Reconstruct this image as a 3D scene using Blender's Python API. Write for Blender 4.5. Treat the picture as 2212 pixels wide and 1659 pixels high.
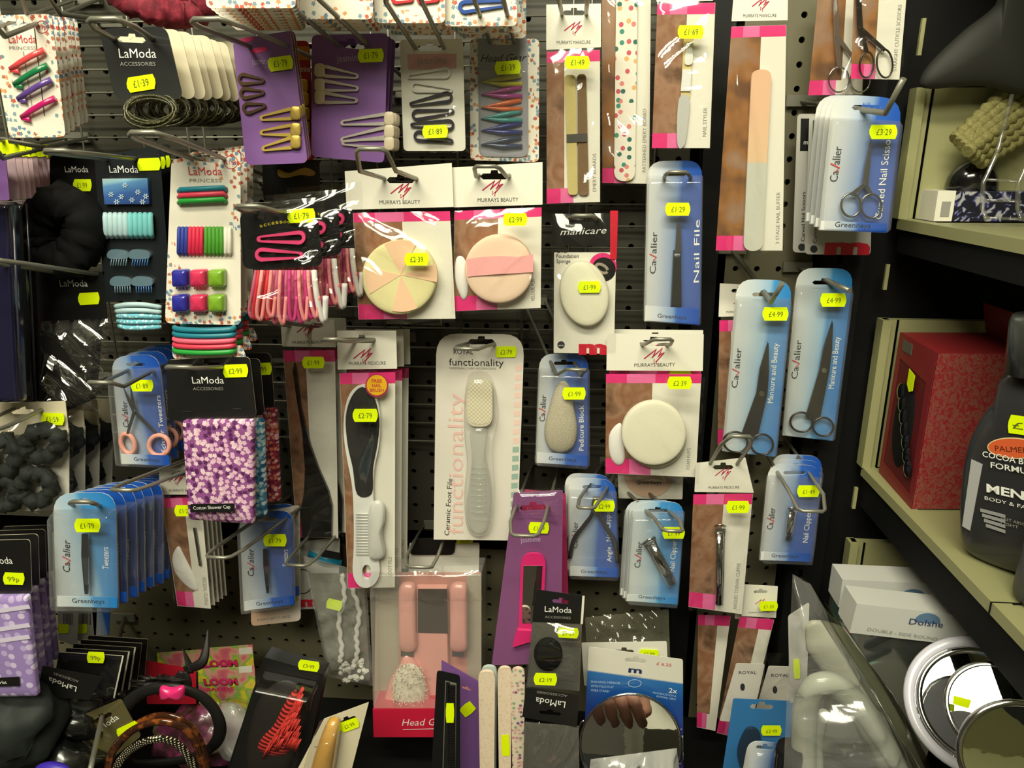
import bpy, math, random
from mathutils import Vector, Matrix, noise
from mathutils.geometry import tessellate_polygon
S = bpy.context.scene
C = S.collection
for o in list(bpy.data.objects): bpy.data.objects.remove(o)
PI = math.pi
# ---------------------------------------------------------------- camera
IW, IH, FP = 2212.0, 1659.0, 1600.0
CAM = Vector((0, -0.92, 1.40))
PITCH = math.atan(476 / FP)
YAW = math.atan(129 / FP * math.cos(PITCH))
c_r = Vector((math.cos(YAW), math.sin(YAW), 0))
c_f = Vector((-math.sin(YAW) * math.cos(PITCH), math.cos(YAW) * math.cos(PITCH), -math.sin(PITCH)))
c_u = c_r.cross(c_f)
cd = bpy.data.cameras.new('camera'); cam = bpy.data.objects.new('camera', cd); C.objects.link(cam)
cd.sensor_width = 36; cd.lens = 36 * FP / IW; cd.clip_start = 0.02
cam.matrix_world = Matrix.Translation(CAM) @ Matrix((c_r, c_u, -c_f)).transposed().to_4x4()
S.camera = cam
# ---------------------------------------------------------------- exposure, world, lamps
S.view_settings.view_transform = 'Standard'
S.view_settings.look = 'None'
S.view_settings.exposure = 0.0
S.view_settings.gamma = 1.0
w = bpy.data.worlds.new('world'); S.world = w; w.use_nodes = True
w.node_tree.nodes['Background'].inputs[0].default_value = (0.80, 0.82, 0.62, 1)
w.node_tree.nodes['Background'].inputs[1].default_value = 0.07
def area(name, loc, tgt, sx, sy, energy, col):
    l = bpy.data.lights.new(name, 'AREA'); l.shape = 'RECTANGLE'; l.size = sx; l.size_y = sy
    l.energy = energy; l.color = col
    o = bpy.data.objects.new(name, l); C.objects.link(o); o.location = loc
    o.rotation_euler = (Vector(tgt) - Vector(loc)).to_track_quat('-Z', 'Y').to_euler()
    return o
WARM = (1.0, 0.965, 0.74)
area('ceiling_tube_light', (-0.25, -1.25, 2.62), (-0.1, 0, 1.15), 1.5, 0.16, 37, WARM)
area('aisle_panel_light', (-0.35, -2.1, 2.6), (-0.1, 0, 1.0), 1.3, 0.5, 36, WARM)

# ---------------------------------------------------------------- pixel to place
def ray(px, py): return c_f + c_r * ((px - IW / 2) / FP) + c_u * ((IH / 2 - py) / FP)
def at(px, py, d=0.0):
    r = ray(px, py); return CAM + r * ((-d - CAM.y) / r.y)
def at_z(px, py, z):
    r = ray(px, py); return CAM + r * ((z - CAM.z) / r.z)
def at_x(px, py, x):
    r = ray(px, py); return CAM + r * ((x - CAM.x) / r.x)

# ---------------------------------------------------------------- materials
MATS = {}
def lin(c):
    c = c / 255.0
    return c / 12.92 if c <= 0.04045 else ((c + 0.055) / 1.055) ** 2.4
def rgb(r, g, b): return (lin(r), lin(g), lin(b), 1)
def mat(name, col, rough=0.5, metal=0.0, coat=0.0, noise_amt=0.0, nscale=60, spec=0.5):
    if name in MATS: return MATS[name]
    m = bpy.data.materials.new(name); m.use_nodes = True; MATS[name] = m
    nt = m.node_tree; b = nt.nodes['Principled BSDF']
    b.inputs['Base Color'].default_value = col
    b.inputs['Roughness'].default_value = rough; b.inputs['Metallic'].default_value = metal
    b.inputs['Coat Weight'].default_value = coat; b.inputs['Coat Roughness'].default_value = 0.15
    b.inputs['Specular IOR Level'].default_value = spec
    n = nt.nodes.new('ShaderNodeTexNoise'); tc = nt.nodes.new('ShaderNodeTexCoord')
    nt.links.new(tc.outputs['Object'], n.inputs['Vector']); n.inputs['Scale'].default_value = nscale
    if noise_amt > 0:
        mx = nt.nodes.new('ShaderNodeMix'); mx.data_type = 'RGBA'
        nt.links.new(n.outputs['Fac'], mx.inputs[0])
        k0, k1 = 1 - noise_amt, 1 + noise_amt
        mx.inputs[6].default_value = (col[0] * k0, col[1] * k0, col[2] * k0, 1)
        mx.inputs[7].default_value = (min(1, col[0] * k1), min(1, col[1] * k1), min(1, col[2] * k1), 1)
        nt.links.new(mx.outputs[2], b.inputs['Base Color'])
    bp = nt.nodes.new('ShaderNodeBump'); bp.inputs['Strength'].default_value = 0.05; bp.inputs['Distance'].default_value = 0.001
    nt.links.new(n.outputs['Fac'], bp.inputs['Height']); nt.links.new(bp.outputs[0], b.inputs['Normal'])
    return m
def _math(nt, op, a, b=None, cl=False):
    n = nt.nodes.new('ShaderNodeMath'); n.operation = op; n.use_clamp = cl
    for i, x in enumerate((a, b)):
        if x is None: continue
        if isinstance(x, (int, float)): n.inputs[i].default_value = x
        else: nt.links.new(x, n.inputs[i])
    return n.outputs[0]

def film(name, refl=0.12, rough=0.08, tint=(1, 1, 1), haze=0.0):
    """thin clear plastic: passes light, reflects more at grazing angles, optional milky haze"""
    if name in MATS: return MATS[name]
    m = bpy.data.materials.new(name); m.use_nodes = True; MATS[name] = m
    nt = m.node_tree; nt.nodes.clear()
    out = nt.nodes.new('ShaderNodeOutputMaterial'); tr = nt.nodes.new('ShaderNodeBsdfTransparent')
    gl = nt.nodes.new('ShaderNodeBsdfGlossy'); gl.inputs['Roughness'].default_value = rough
    tr.inputs[0].default_value = (*tint, 1)
    ge = nt.nodes.new('ShaderNodeNewGeometry'); dp = nt.nodes.new('ShaderNodeVectorMath'); dp.operation = 'DOT_PRODUCT'
    nt.links.new(ge.outputs['Normal'], dp.inputs[0]); nt.links.new(ge.outputs['Incoming'], dp.inputs[1])
    fz = _math(nt, 'POWER', _math(nt, 'SUBTRACT', 1.0, _math(nt, 'ABSOLUTE', dp.outputs['Value'])), 4.0)
    cl = _math(nt, 'MINIMUM', _math(nt, 'ADD', _math(nt, 'MULTIPLY', fz, .75), refl), .8)
    a = nt.nodes.new('ShaderNodeMixShader'); nt.links.new(cl, a.inputs[0])
    nt.links.new(tr.outputs[0], a.inputs[1]); nt.links.new(gl.outputs[0], a.inputs[2])
    last = a
    if haze > 0:
        df = nt.nodes.new('ShaderNodeBsdfDiffuse'); df.inputs[0].default_value = (.8, .8, .78, 1)
        h = nt.nodes.new('ShaderNodeMixShader'); h.inputs[0].default_value = haze
        nt.links.new(a.outputs[0], h.inputs[1]); nt.links.new(df.outputs[0], h.inputs[2]); last = h
    nt.links.new(last.outputs[0], out.inputs[0])
    return m
def ramp_mat(name, stops, kind='noise', scale=30, detail=3, rough=0.5, coat=0.2, coord='Object', axis='X', constant=False, spec=.5, dist=0.0, stretch=(1,1,1)):
    """pattern -> colour ramp"""
    if name in MATS: return MATS[name]
    m = bpy.data.materials.new(name); m.use_nodes = True; MATS[name] = m
    nt = m.node_tree; b = nt.nodes['Principled BSDF']; tc = nt.nodes.new('ShaderNodeTexCoord')
    b.inputs['Roughness'].default_value = rough; b.inputs['Coat Weight'].default_value = coat; b.inputs['Specular IOR Level'].default_value = spec
    mp = nt.nodes.new('ShaderNodeMapping'); mp.inputs['Scale'].default_value = stretch
    nt.links.new(tc.outputs[coord], mp.inputs[0])
    cr = nt.nodes.new('ShaderNodeValToRGB'); e = cr.color_ramp
    if constant: e.interpolation = 'CONSTANT'
    e.elements[0].position = stops[0][0]; e.elements[0].color = stops[0][1]
    e.elements[1].position = stops[-1][0]; e.elements[1].color = stops[-1][1]
    for p, c in stops[1:-1]:
        x = e.elements.new(p); x.color = c
    if kind == 'noise':
        t = nt.nodes.new('ShaderNodeTexNoise'); t.inputs['Scale'].default_value = scale; t.inputs['Detail'].default_value = detail
        t.inputs['Distortion'].default_value = dist
        nt.links.new(mp.outputs[0], t.inputs[0]); nt.links.new(t.outputs['Fac'], cr.inputs[0])
    elif kind == 'voronoi':
        t = nt.nodes.new('ShaderNodeTexVoronoi'); t.inputs['Scale'].default_value = scale
        nt.links.new(mp.outputs[0], t.inputs[0]); nt.links.new(t.outputs['Color'], cr.inputs[0])
    elif kind == 'grad':
        s = nt.nodes.new('ShaderNodeSeparateXYZ'); nt.links.new(mp.outputs[0], s.inputs[0])
        nt.links.new(s.outputs[axis], cr.inputs[0])
    elif kind == 'wave':
        t = nt.nodes.new('ShaderNodeTexWave'); t.inputs['Scale'].default_value = scale; t.bands_direction = axis
        t.inputs['Distortion'].default_value = dist
        nt.links.new(mp.outputs[0], t.inputs[0]); nt.links.new(t.outputs['Fac'], cr.inputs[0])
    elif kind == 'checker':
        t = nt.nodes.new('ShaderNodeTexChecker'); t.inputs['Scale'].default_value = scale
        nt.links.new(mp.outputs[0], t.inputs[0]); nt.links.new(t.outputs['Fac'], cr.inputs[0])
    nt.links.new(cr.outputs[0], b.inputs['Base Color'])
    return m
def dots_mat(name, base, cols, scale=220, size=0.33, border=False, rough=0.45, coat=0.3, density=1.0, aspect=1.0, petals=0, rnd=0.9):
    """scattered spots (or small flowers) of several colours on a base; border=True keeps them near the edges of the card (UV)"""
    if name in MATS: return MATS[name]
    m = bpy.data.materials.new(name); m.use_nodes = True; MATS[name] = m
    nt = m.node_tree; L = nt.links.new; b = nt.nodes['Principled BSDF']
    b.inputs['Roughness'].default_value = rough; b.inputs['Coat Weight'].default_value = coat
    tc = nt.nodes.new('ShaderNodeTexCoord'); s3 = nt.nodes.new('ShaderNodeSeparateXYZ'); mp = nt.nodes.new('ShaderNodeCombineXYZ'); L(tc.outputs['Object'], s3.inputs[0])
    L(s3.outputs['X'], mp.inputs['X']); L(s3.outputs['Z'], mp.inputs['Y'])
    v = nt.nodes.new('ShaderNodeTexVoronoi'); v.voronoi_dimensions = '2D'; v.inputs['Scale'].default_value = scale; v.inputs['Randomness'].default_value = rnd
    L(mp.outputs[0], v.inputs['Vector'])
    M = lambda op, a, b_=None, cl=False: _math(nt, op, a, b_, cl)
    dist = v.outputs['Distance']
    if petals:
        sub = nt.nodes.new('ShaderNodeVectorMath'); sub.operation = 'SUBTRACT'
        sc = nt.nodes.new('ShaderNodeVectorMath'); sc.operation = 'SCALE'; sc.inputs['Scale'].default_value = 1.0
        L(mp.outputs[0], sc.inputs[0]); L(sc.outputs[0], sub.inputs[0]); L(v.outputs['Position'], sub.inputs[1])
        sx = nt.nodes.new('ShaderNodeSeparateXYZ'); L(sub.outputs[0], sx.inputs[0])
        ang = M('ARCTAN2', sx.outputs['X'], sx.outputs['Y'])
        k = M('MULTIPLY', M('ABSOLUTE', M('SINE', M('MULTIPLY', ang, petals / 2.0))), size * 0.5)
        dist = M('SUBTRACT', dist, k)
    hit = M('LESS_THAN', dist, size)
    wn = nt.nodes.new('ShaderNodeSeparateColor'); L(v.outputs['Color'], wn.inputs[0])
    hit = M('MULTIPLY', hit, M('LESS_THAN', wn.outputs[1], density))
    if border:
        uv = nt.nodes.new('ShaderNodeSeparateXYZ'); L(tc.outputs['UV'], uv.inputs[0])
        eu = M('MINIMUM', uv.outputs['X'], M('SUBTRACT', 1.0, uv.outputs['X']))
        ev = M('MULTIPLY', M('MINIMUM', uv.outputs['Y'], M('SUBTRACT', 1.0, uv.outputs['Y'])), aspect)
        e = M('MINIMUM', eu, ev)
        hit = M('MULTIPLY', hit, M('LESS_THAN', e, M('MULTIPLY', wn.outputs[2], 0.26)))
    cr = nt.nodes.new('ShaderNodeValToRGB'); cr.color_ramp.interpolation = 'CONSTANT'; e = cr.color_ramp
    n = len(cols); e.elements[0].color = cols[0]; e.elements[0].position = 0
    e.elements[1].color = cols[-1]; e.elements[1].position = (n - 1) / n
    for i in range(1, n - 1):
        x = e.elements.new(i / n); x.color = cols[i]
    L(wn.outputs[0], cr.inputs[0])
    mx = nt.nodes.new('ShaderNodeMix'); mx.data_type = 'RGBA'; L(hit, mx.inputs[0]); mx.inputs[6].default_value = base
    L(cr.outputs[0], mx.inputs[7]); L(mx.outputs[2], b.inputs['Base Color'])
    return m
WHITE = mat('white_card', rgb(232, 228, 215), .38, coat=.3)
CREAM = mat('cream_card', rgb(215, 205, 178), .5)
BLACK = mat('black_card', rgb(24, 24, 24), .35, coat=.3)
MATTE = mat('matte_black', rgb(16, 16, 17), .85, spec=.2)
PINK = mat('hot_pink_print', rgb(226, 50, 122), .4, coat=.2)
PINK2 = mat('light_pink_print', rgb(232, 110, 165), .4, coat=.2)
RED = mat('red_print', rgb(205, 30, 55), .4, coat=.3)
DARKTXT = mat('dark_ink', rgb(50, 48, 52), .5)
GREYTXT = mat('grey_ink', rgb(150, 148, 142), .5)
WHITETXT = mat('white_ink', rgb(240, 240, 235), .5)
BLUETXT = mat('pale_blue_ink', rgb(165, 200, 235), .5)
REDTXT = mat('red_ink', rgb(205, 70, 70), .5)
YELLOW = mat('fluorescent_yellow_paper', (0.80, 1.0, 0.0, 1), .5, spec=.3)
YINK = mat('price_ink', rgb(95, 105, 20), .6)
HOOK = mat('zinc_wire', rgb(142, 140, 128), .38, metal=.55)
CHROME = mat('chrome', rgb(205, 205, 205), .12, metal=1)
STEEL = mat('brushed_steel', rgb(130, 128, 125), .3, metal=.9)
DSTEEL = mat('dark_steel', rgb(75, 68, 66), .28, metal=.85)
FILM = film('cellophane', .085, .09)
CLEAR = film('clear_blister_plastic', .05, .08, haze=.03)
CLEARG = film('grey_blister_plastic', .06, .1, tint=(.96, .96, .96), haze=.04)
SKINP = ramp_mat('skin_tone_photo_print', [(.0, rgb(60, 38, 25)), (.36, rgb(104, 74, 54)), (.48, rgb(160, 122, 96)), (.58, rgb(140, 96, 68)), (1, rgb(205, 178, 150))], scale=26, detail=4, rough=.35, coat=.4)
SKINP2 = ramp_mat('bronze_photo_print', [(.0, rgb(60, 38, 22)), (.40, rgb(112, 78, 54)), (.52, rgb(152, 104, 60)), (.62, rgb(150, 118, 96)), (1, rgb(196, 150, 100))], scale=26, detail=2, rough=.35, coat=.4)
ORNG = mat('orange_print', rgb(240, 140, 40), .4)
BLUEG = ramp_mat('white_to_blue_print', [(0, rgb(226, 226, 222)), (.22, rgb(205, 212, 222)), (.5, rgb(130, 160, 205)), (.58, rgb(48, 98, 190)), (1, rgb(14, 72, 170))], kind='grad', coord='UV', axis='X', rough=.35, coat=.3)
BLUEL = ramp_mat('white_to_sky_blue_print', [(0, rgb(222, 224, 222)), (.3, rgb(196, 210, 220)), (.55, rgb(150, 190, 222)), (.62, rgb(70, 150, 212)), (1, rgb(30, 120, 200))], kind='grad', coord='UV', axis='X', rough=.35, coat=.3)
FLORC = [rgb(196, 88, 68), rgb(110, 138, 165), rgb(214, 152, 100), rgb(132, 154, 168), rgb(182, 112, 92)]
FLORAL = dots_mat('white_floral_border_card', rgb(232, 226, 212), FLORC, scale=250, size=.34, border=True, aspect=2.0, petals=5, density=.75)
PURPLE = mat('purple_card', rgb(124, 84, 150), .45, coat=.15, noise_amt=.04)

# ---------------------------------------------------------------- text outlines
_TX = {}
def text_mesh(s, shear=0.0, bold=0.0):
    k = (s, shear, bold)
    if k in _TX: return _TX[k]
    cu = bpy.data.curves.new('t', 'FONT'); cu.body = s; cu.size = 1; cu.resolution_u = 2; cu.shear = shear; cu.offset = bold
    o = bpy.data.objects.new('t', cu); C.objects.link(o)
    dg = bpy.context.evaluated_depsgraph_get(); me = o.evaluated_get(dg).to_mesh()
    vs = [v.co.copy() for v in me.vertices]; fs = [tuple(p.vertices) for p in me.polygons]
    o.evaluated_get(dg).to_mesh_clear(); bpy.data.objects.remove(o); bpy.data.curves.remove(cu)
    if vs:
        x0 = min(v.x for v in vs); x1 = max(v.x for v in vs)
    else: x0, x1 = 0, 1
    _TX[k] = (vs, fs, x0, max(1e-4, x1 - x0)); return _TX[k]

# ---------------------------------------------------------------- frames: the plane a packet hangs in
class Fr:
    def __init__(s, TL, TR, BL, d, dr=0.0, db=0.0, world=None):
        if world: a, b, c = [Vector(q) for q in world]
        else: a, b, c = at(*TL, d), at(*TR, d + dr), at(*BL, d + db)
        s.ex = (b - a).normalized(); v = a - c; v = v - s.ex * v.dot(s.ex); s.ez = v.normalized()
        s.ey = s.ez.cross(s.ex); s.o = (a + b) / 2; s.w = (b - a).length; s.h = v.length
        s.R = Matrix((s.ex, s.ey, s.ez)).transposed(); s.Rt = s.R.transposed()
    def L(s, px, py, off=0.0):
        r = ray(px, py); o = s.o - s.ey * off
        t = (o - CAM).dot(s.ey) / r.dot(s.ey)
        return s.Rt @ (CAM + r * t - s.o)
    def P(s, pts, off=0.0):
        return [(lambda q: (q.x, q.z))(s.L(x, y, off)) for x, y in pts]
    def px(s, px, py, off=0.0):       # metres per pixel here
        return (s.L(px + 1, py, off) - s.L(px, py, off)).length

def rrect(x0, y0, x1, y1, r, n=5):
    """pixel rectangle with round corners; r a number or (tl,tr,br,bl)"""
    if not isinstance(r, (tuple, list)): r = (r,) * 4
    out = []
    for (cx, cy, a0, rr) in ((x0 + r[0], y0 + r[0], 180, r[0]), (x1 - r[1], y0 + r[1], 270, r[1]), (x1 - r[2], y1 - r[2], 0, r[2]), (x0 + r[3], y1 - r[3], 90, r[3])):
        if rr <= 0: out.append((cx, cy)); continue
        for i in range(n + 1):
            a = math.radians(a0 + 90 * i / n); out.append((cx + rr * math.cos(a), cy + rr * math.sin(a)))
    return out
def quadr(TL, TR, BR, BL, r=0, n=5):
    """pixel quadrilateral with round corners of r pixels"""
    P = [Vector(p) for p in (TL, TR, BR, BL)]; out = []
    if not isinstance(r, (tuple, list)): r = (r,) * 4
    for i in range(4):
        p, a, b = P[i], P[i - 1], P[(i + 1) % 4]
        if r[i] <= 0: out.append(tuple(p)); continue
        u = (a - p).normalized() * r[i]; v = (b - p).normalized() * r[i]
        for k in range(n + 1):
            t = k / n; q = (p + u) * (1 - t) ** 2 + p * 2 * t * (1 - t) + (p + v) * t ** 2
            out.append(tuple(q))
    return out
def ell(cx, cy, rx, ry=None, n=28, ang=0):
    ry = ry or rx; a = math.radians(ang)
    return [(cx + rx * math.cos(t) * math.cos(a) - ry * math.sin(t) * math.sin(a), cy + rx * math.cos(t) * math.sin(a) + ry * math.sin(t) * math.cos(a)) for t in [2 * PI * i / n for i in range(n)]]
def euro(cx, cy, w, h=None, ang=0):
    """euro slot outline, pixels"""
    h = h or w * .22; r = h / 2; b = w * .14
    pts = [(-w / 2 + r, -r), (-b, -r), (-b * .8, -r - h * .55), (b * .8, -r - h * .55), (b, -r), (w / 2 - r, -r), (w / 2, 0), (w / 2 - r, r), (-w / 2 + r, r), (-w / 2, 0)]
    a = math.radians(ang)
    return [(cx + x * math.cos(a) - y * math.sin(a), cy + x * math.sin(a) + y * math.cos(a)) for x, y in pts]

# ---------------------------------------------------------------- mesh builder
class MB:
    def __init__(s): s.v = []; s.f = []; s.m = []; s.sm = []; s.uv = []; s.mats = []
    def mi(s, m):
        if m not in s.mats: s.mats.append(m)
        return s.mats.index(m)
    def face(s, idx, m, sm=False, uv=None): s.f.append(tuple(idx)); s.m.append(s.mi(m)); s.sm.append(sm); s.uv.append(uv)
    def slab(s, pts, off, th, m, holes=(), side=None):
        """pts: local (x,z) outline; front face at y=-(off+th), back at y=-off"""
        loops = [list(pts)] + [list(h) for h in holes]
        fl = [[Vector((x, z, 0)) for x, z in lp] for lp in loops]
        tris = tessellate_polygon(fl); flat = [p for lp in loops for p in lp]
        xs = [p[0] for p in pts]; zs = [p[1] for p in pts]; x0, z0 = min(xs), min(zs)
        wx = max(1e-6, max(xs) - x0); wz = max(1e-6, max(zs) - z0)
        b = len(s.v); n = len(flat); U = [((x - x0) / wx, (z - z0) / wz) for x, z in flat]
        s.v += [(x, -(off + th), z) for x, z in flat]
        if th > 0: s.v += [(x, -off, z) for x, z in flat]
        for t in tris:
            p = [flat[i] for i in t]
            ar = (p[1][0] - p[0][0]) * (p[2][1] - p[0][1]) - (p[2][0] - p[0][0]) * (p[1][1] - p[0][1])
            t = tuple(t) if ar > 0 else tuple(reversed(t))
            s.face([b + i for i in t], m, False, [U[i] for i in t])
            if th > 0: s.face([b + n + i for i in reversed(t)], side or m, False, [U[i] for i in reversed(t)])
        if th > 0:
            k = 0
            for li, lp in enumerate(loops):
                q = len(lp)
                ar = sum(lp[i][0] * lp[(i + 1) % q][1] - lp[(i + 1) % q][0] * lp[i][1] for i in range(q))
                for i in range(q):
                    a, c = k + i, k + (i + 1) % q
                    if (ar > 0) != (li == 0): a, c = c, a
                    if li: pass
                    s.face([b + a, b + n + a, b + n + c, b + c], side or m, False, [U[a], U[a], U[c], U[c]])
                k += q
        return s
    def stroke(s, pts, wd, off, m, th=0.00015, closed=False):
        """flat ribbon along local (x,z) points"""
        P = [Vector(p) for p in pts]; n = len(P); Lf = []; Rt = []
        for i in range(n):
            a = P[i - 1] if (i or closed) else P[i]; b = P[(i + 1) % n] if (i < n - 1 or closed) else P[i]
            d = (b - a); d = d.normalized() if d.length > 1e-9 else Vector((1, 0)); nn = Vector((-d.y, d.x)) * wd / 2
            Lf.append(P[i] + nn); Rt.append(P[i] - nn)
        for i in range(n if closed else n - 1):
            j = (i + 1) % n
            b0 = len(s.v)
            s.v += [(q.x, -(off + th), q.y) for q in (Rt[i], Rt[j], Lf[j], Lf[i])]
            s.face([b0, b0 + 1, b0 + 2, b0 + 3], m)
        return s
    def tube(s, pts, r, m, seg=8, closed=False, flat=1.0):
        P = [Vector(p) for p in pts]; n = len(P)
        rs = r if isinstance(r, (list, tuple)) else [r] * n
        up = None; rings = []
        for i in range(n):
            a = P[i - 1] if (i or closed) else P[i]; b = P[(i + 1) % n] if (i < n - 1 or closed) else P[i]
            t = (b - a); t = t.normalized() if t.length > 1e-9 else Vector((0, 0, 1))
            if up is None:
                up = Vector((0, -1, 0)) if abs(t.y) < .9 else Vector((0, 0, 1))
            up = up - t * up.dot(t); up = up.normalized() if up.length > 1e-6 else Vector((1, 0, 0))
            sd = t.cross(up); b0 = len(s.v); rings.append(b0)
            for k in range(seg):
                an = 2 * PI * k / seg
                s.v.append(tuple(P[i] + (up * math.sin(an) * flat + sd * math.cos(an)) * rs[i]))
        for i in range(n if closed else n - 1):
            a, b = rings[i], rings[(i + 1) % n]
            for k in range(seg):
                l = (k + 1) % seg
                s.face([a + k, a + l, b + l, b + k], m, True)
        if not closed:
            s.face([rings[0] + k for k in reversed(range(seg))], m); s.face([rings[-1] + k for k in range(seg)], m)
        return s
    def dome(s, pts, off, h, m, n=6, edge=.0, pw=2.0, cen=None, uvm=False):
        """pillow over a closed local outline: rises from off+edge at the rim to off+edge+h"""
        c = Vector(cen) if cen else sum((Vector(p) for p in pts), Vector((0, 0))) / len(pts)
        q = len(pts); rings = []
        xs = [p[0] for p in pts]; zs = [p[1] for p in pts]; x0, z0 = min(xs), min(zs); wx = max(xs) - x0 or 1; wz = max(zs) - z0 or 1
        if edge > 0:
            rings.append(len(s.v)); s.v += [(x, -off, z) for x, z in pts]
        for j in range(n):
            t = j / n; k = math.cos(t * PI / 2); e = math.sin(t * PI / 2)
            rings.append(len(s.v))
            for x, z in pts:
                p = c + (Vector((x, z)) - c) * (k ** (2 / pw) if pw != 2 else k)
                s.v.append((p.x, -(off + edge + h * e), p.y))
        top = len(s.v); s.v.append((c.x, -(off + edge + h), c.y))
        ar = sum(pts[i][0] * pts[(i + 1) % q][1] - pts[(i + 1) % q][0] * pts[i][1] for i in range(q))
        UV = lambda i: ((s.v[i][0] - x0) / wx, (s.v[i][2] - z0) / wz)
        def ff(l):
            l = l if ar > 0 else list(reversed(l)); s.face(l, m, True, [UV(i) for i in l])
        for a, b in zip(rings, rings[1:]):
            for i in range(q):
                j = (i + 1) % q; ff([a + i, a + j, b + j, b + i])
        for i in range(q): ff([rings[-1] + i, rings[-1] + (i + 1) % q, top])
        return s
    def shell(s, pts, off, h, m, inset=.12, lip=0.0, n=3):
        """blister: walls rising from outline to a flat smaller front"""
        c = sum((Vector(p) for p in pts), Vector((0, 0))) / len(pts); q = len(pts); rings = []
        for j in range(n + 1):
            a = PI / 2 * j / n; k = 1 - inset * (1 - math.cos(a)) - inset * .3 * j / n; y = h * (math.sin(a) * .4 + .6 * min(1, j / n * 1.5) if j else 0)
            rings.append(len(s.v))
            for x, z in pts:
                p = c + (Vector((x, z)) - c) * k; s.v.append((p.x, -(off + min(y, h)), p.y))
        ar = sum(pts[i][0] * pts[(i + 1) % q][1] - pts[(i + 1) % q][0] * pts[i][1] for i in range(q))
        for a, b in zip(rings, rings[1:]):
            for i in range(q):
                j = (i + 1) % q; l = [a + i, a + j, b + j, b + i]
                s.face(l if ar > 0 else list(reversed(l)), m, True)
        l = [rings[-1] + i for i in range(q)]; s.face(l if ar > 0 else list(reversed(l)), m)
        return s
    def sheet(s, c4, off, amp, m, nx=18, ny=24, seed=0, pull=None, freq=40, edge0=True):
        """crumpled film over local quad TL,TR,BR,BL (x,z)"""
        a, b, c, d = [Vector(p) for p in c4]; i0 = len(s.v); ca, sa = math.cos(seed * 1.3), math.sin(seed * 1.3)
        for j in range(ny + 1):
            for i in range(nx + 1):
                u, v = i / nx, j / ny
                p = (a * (1 - u) + b * u) * (1 - v) + (d * (1 - u) + c * u) * v
                q = Vector(((p.x * ca + p.y * sa) * freq * .85, (p.y * ca - p.x * sa) * freq * .22, seed * 7.3))
                h = 1 - abs(noise.noise(q)) * 2.6 + .35 * (1 - abs(noise.noise(q * 2.3)) * 2)
                e = min(1, min(u, 1 - u, v, 1 - v) * 8) if edge0 else 1
                s.v.append((p.x, -(off + max(0, h) * amp * e), p.y))
        W = nx + 1
        for j in range(ny):
            for i in range(nx):
                k = i0 + j * W + i; s.face([k, k + W, k + W + 1, k + 1], m, True)
        return s
    def box(s, a, b, m):
        x0, y0, z0 = a; x1, y1, z1 = b; i = len(s.v)
        s.v += [(x0, y0, z0), (x1, y0, z0), (x1, y1, z0), (x0, y1, z0), (x0, y0, z1), (x1, y0, z1), (x1, y1, z1), (x0, y1, z1)]
        for f in ((0, 3, 2, 1), (4, 5, 6, 7), (0, 1, 5, 4), (1, 2, 6, 5), (2, 3, 7, 6), (3, 0, 4, 7)):
            s.face([i + k for k in f], m, False, [(0, 0), (1, 0), (1, 1), (0, 1)])
        return s
    def hexa(s, p8, m, ms=None):
        """box from 8 world/local corners: bottom 4 then top 4 (ccw from above)"""
        i = len(s.v); s.v += [tuple(p) for p in p8]
        for k, f in enumerate(((0, 3, 2, 1), (4, 5, 6, 7), (0, 1, 5, 4), (1, 2, 6, 5), (2, 3, 7, 6), (3, 0, 4, 7))):
            s.face([i + q for q in f], (ms or {}).get(k, m), False, [(0, 0), (1, 0), (1, 1), (0, 1)])
        return s
    def lathe(s, prof, m, org=(0, 0, 0), axis='Z', seg=32, sx=1, sy=1, mats=None):
        """prof list of (r,h)"""
        o = Vector(org); rings = []
        for r, h in prof:
            rings.append(len(s.v))
            for k in range(seg):
                a = 2 * PI * k / seg; x, y = r * math.cos(a) * sx, r * math.sin(a) * sy
                s.v.append(tuple(o + (Vector((x, y, h)) if axis == 'Z' else Vector((x, -h, y)))))
        for j, (a, b) in enumerate(zip(rings, rings[1:])):
            mm = mats[j] if mats else m
            for k in range(seg):
                l = (k + 1) % seg
                s.face([a + k, a + l, b + l, b + k], mm, True)
        return s
    def text(s, t, p0, p1, hgt, off, m, shear=0.0, bold=0.0):
        """text from local baseline start p0 to end p1, cap height hgt"""
        vs, fs, x0, wd = text_mesh(t, shear, bold); a, b = Vector(p0), Vector(p1)
        ex = (b - a); sx = ex.length / wd; ex.normalize(); ez = Vector((-ex.y, ex.x)); sz = hgt / .70; i = len(s.v)
        for v in vs:
            p = a + ex * (v.x - x0) * sx + ez * v.y * sz; s.v.append((p.x, -off, p.y))
        for f in fs: s.face([i + k for k in f], m)
        return s
    def build(s, name, parent=None, label=None, M=None):
        me = bpy.data.meshes.new(name); me.from_pydata(s.v, [], s.f)
        for m in s.mats: me.materials.append(m)
        me.polygons.foreach_set('material_index', s.m); me.polygons.foreach_set('use_smooth', s.sm)
        if any(u is not None for u in s.uv):
            ul = me.uv_layers.new(name='UVMap'); k = 0
            for fi, f in enumerate(s.f):
                u = s.uv[fi]
                for q in range(len(f)):
                    ul.data[k].uv = u[q] if u else (0, 0); k += 1
        me.update()
        o = bpy.data.objects.new(name, me); C.objects.link(o)
        if parent: o.parent = parent
        if M is not None: o.matrix_world = M
        if label: o['label'] = label
        return o

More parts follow.
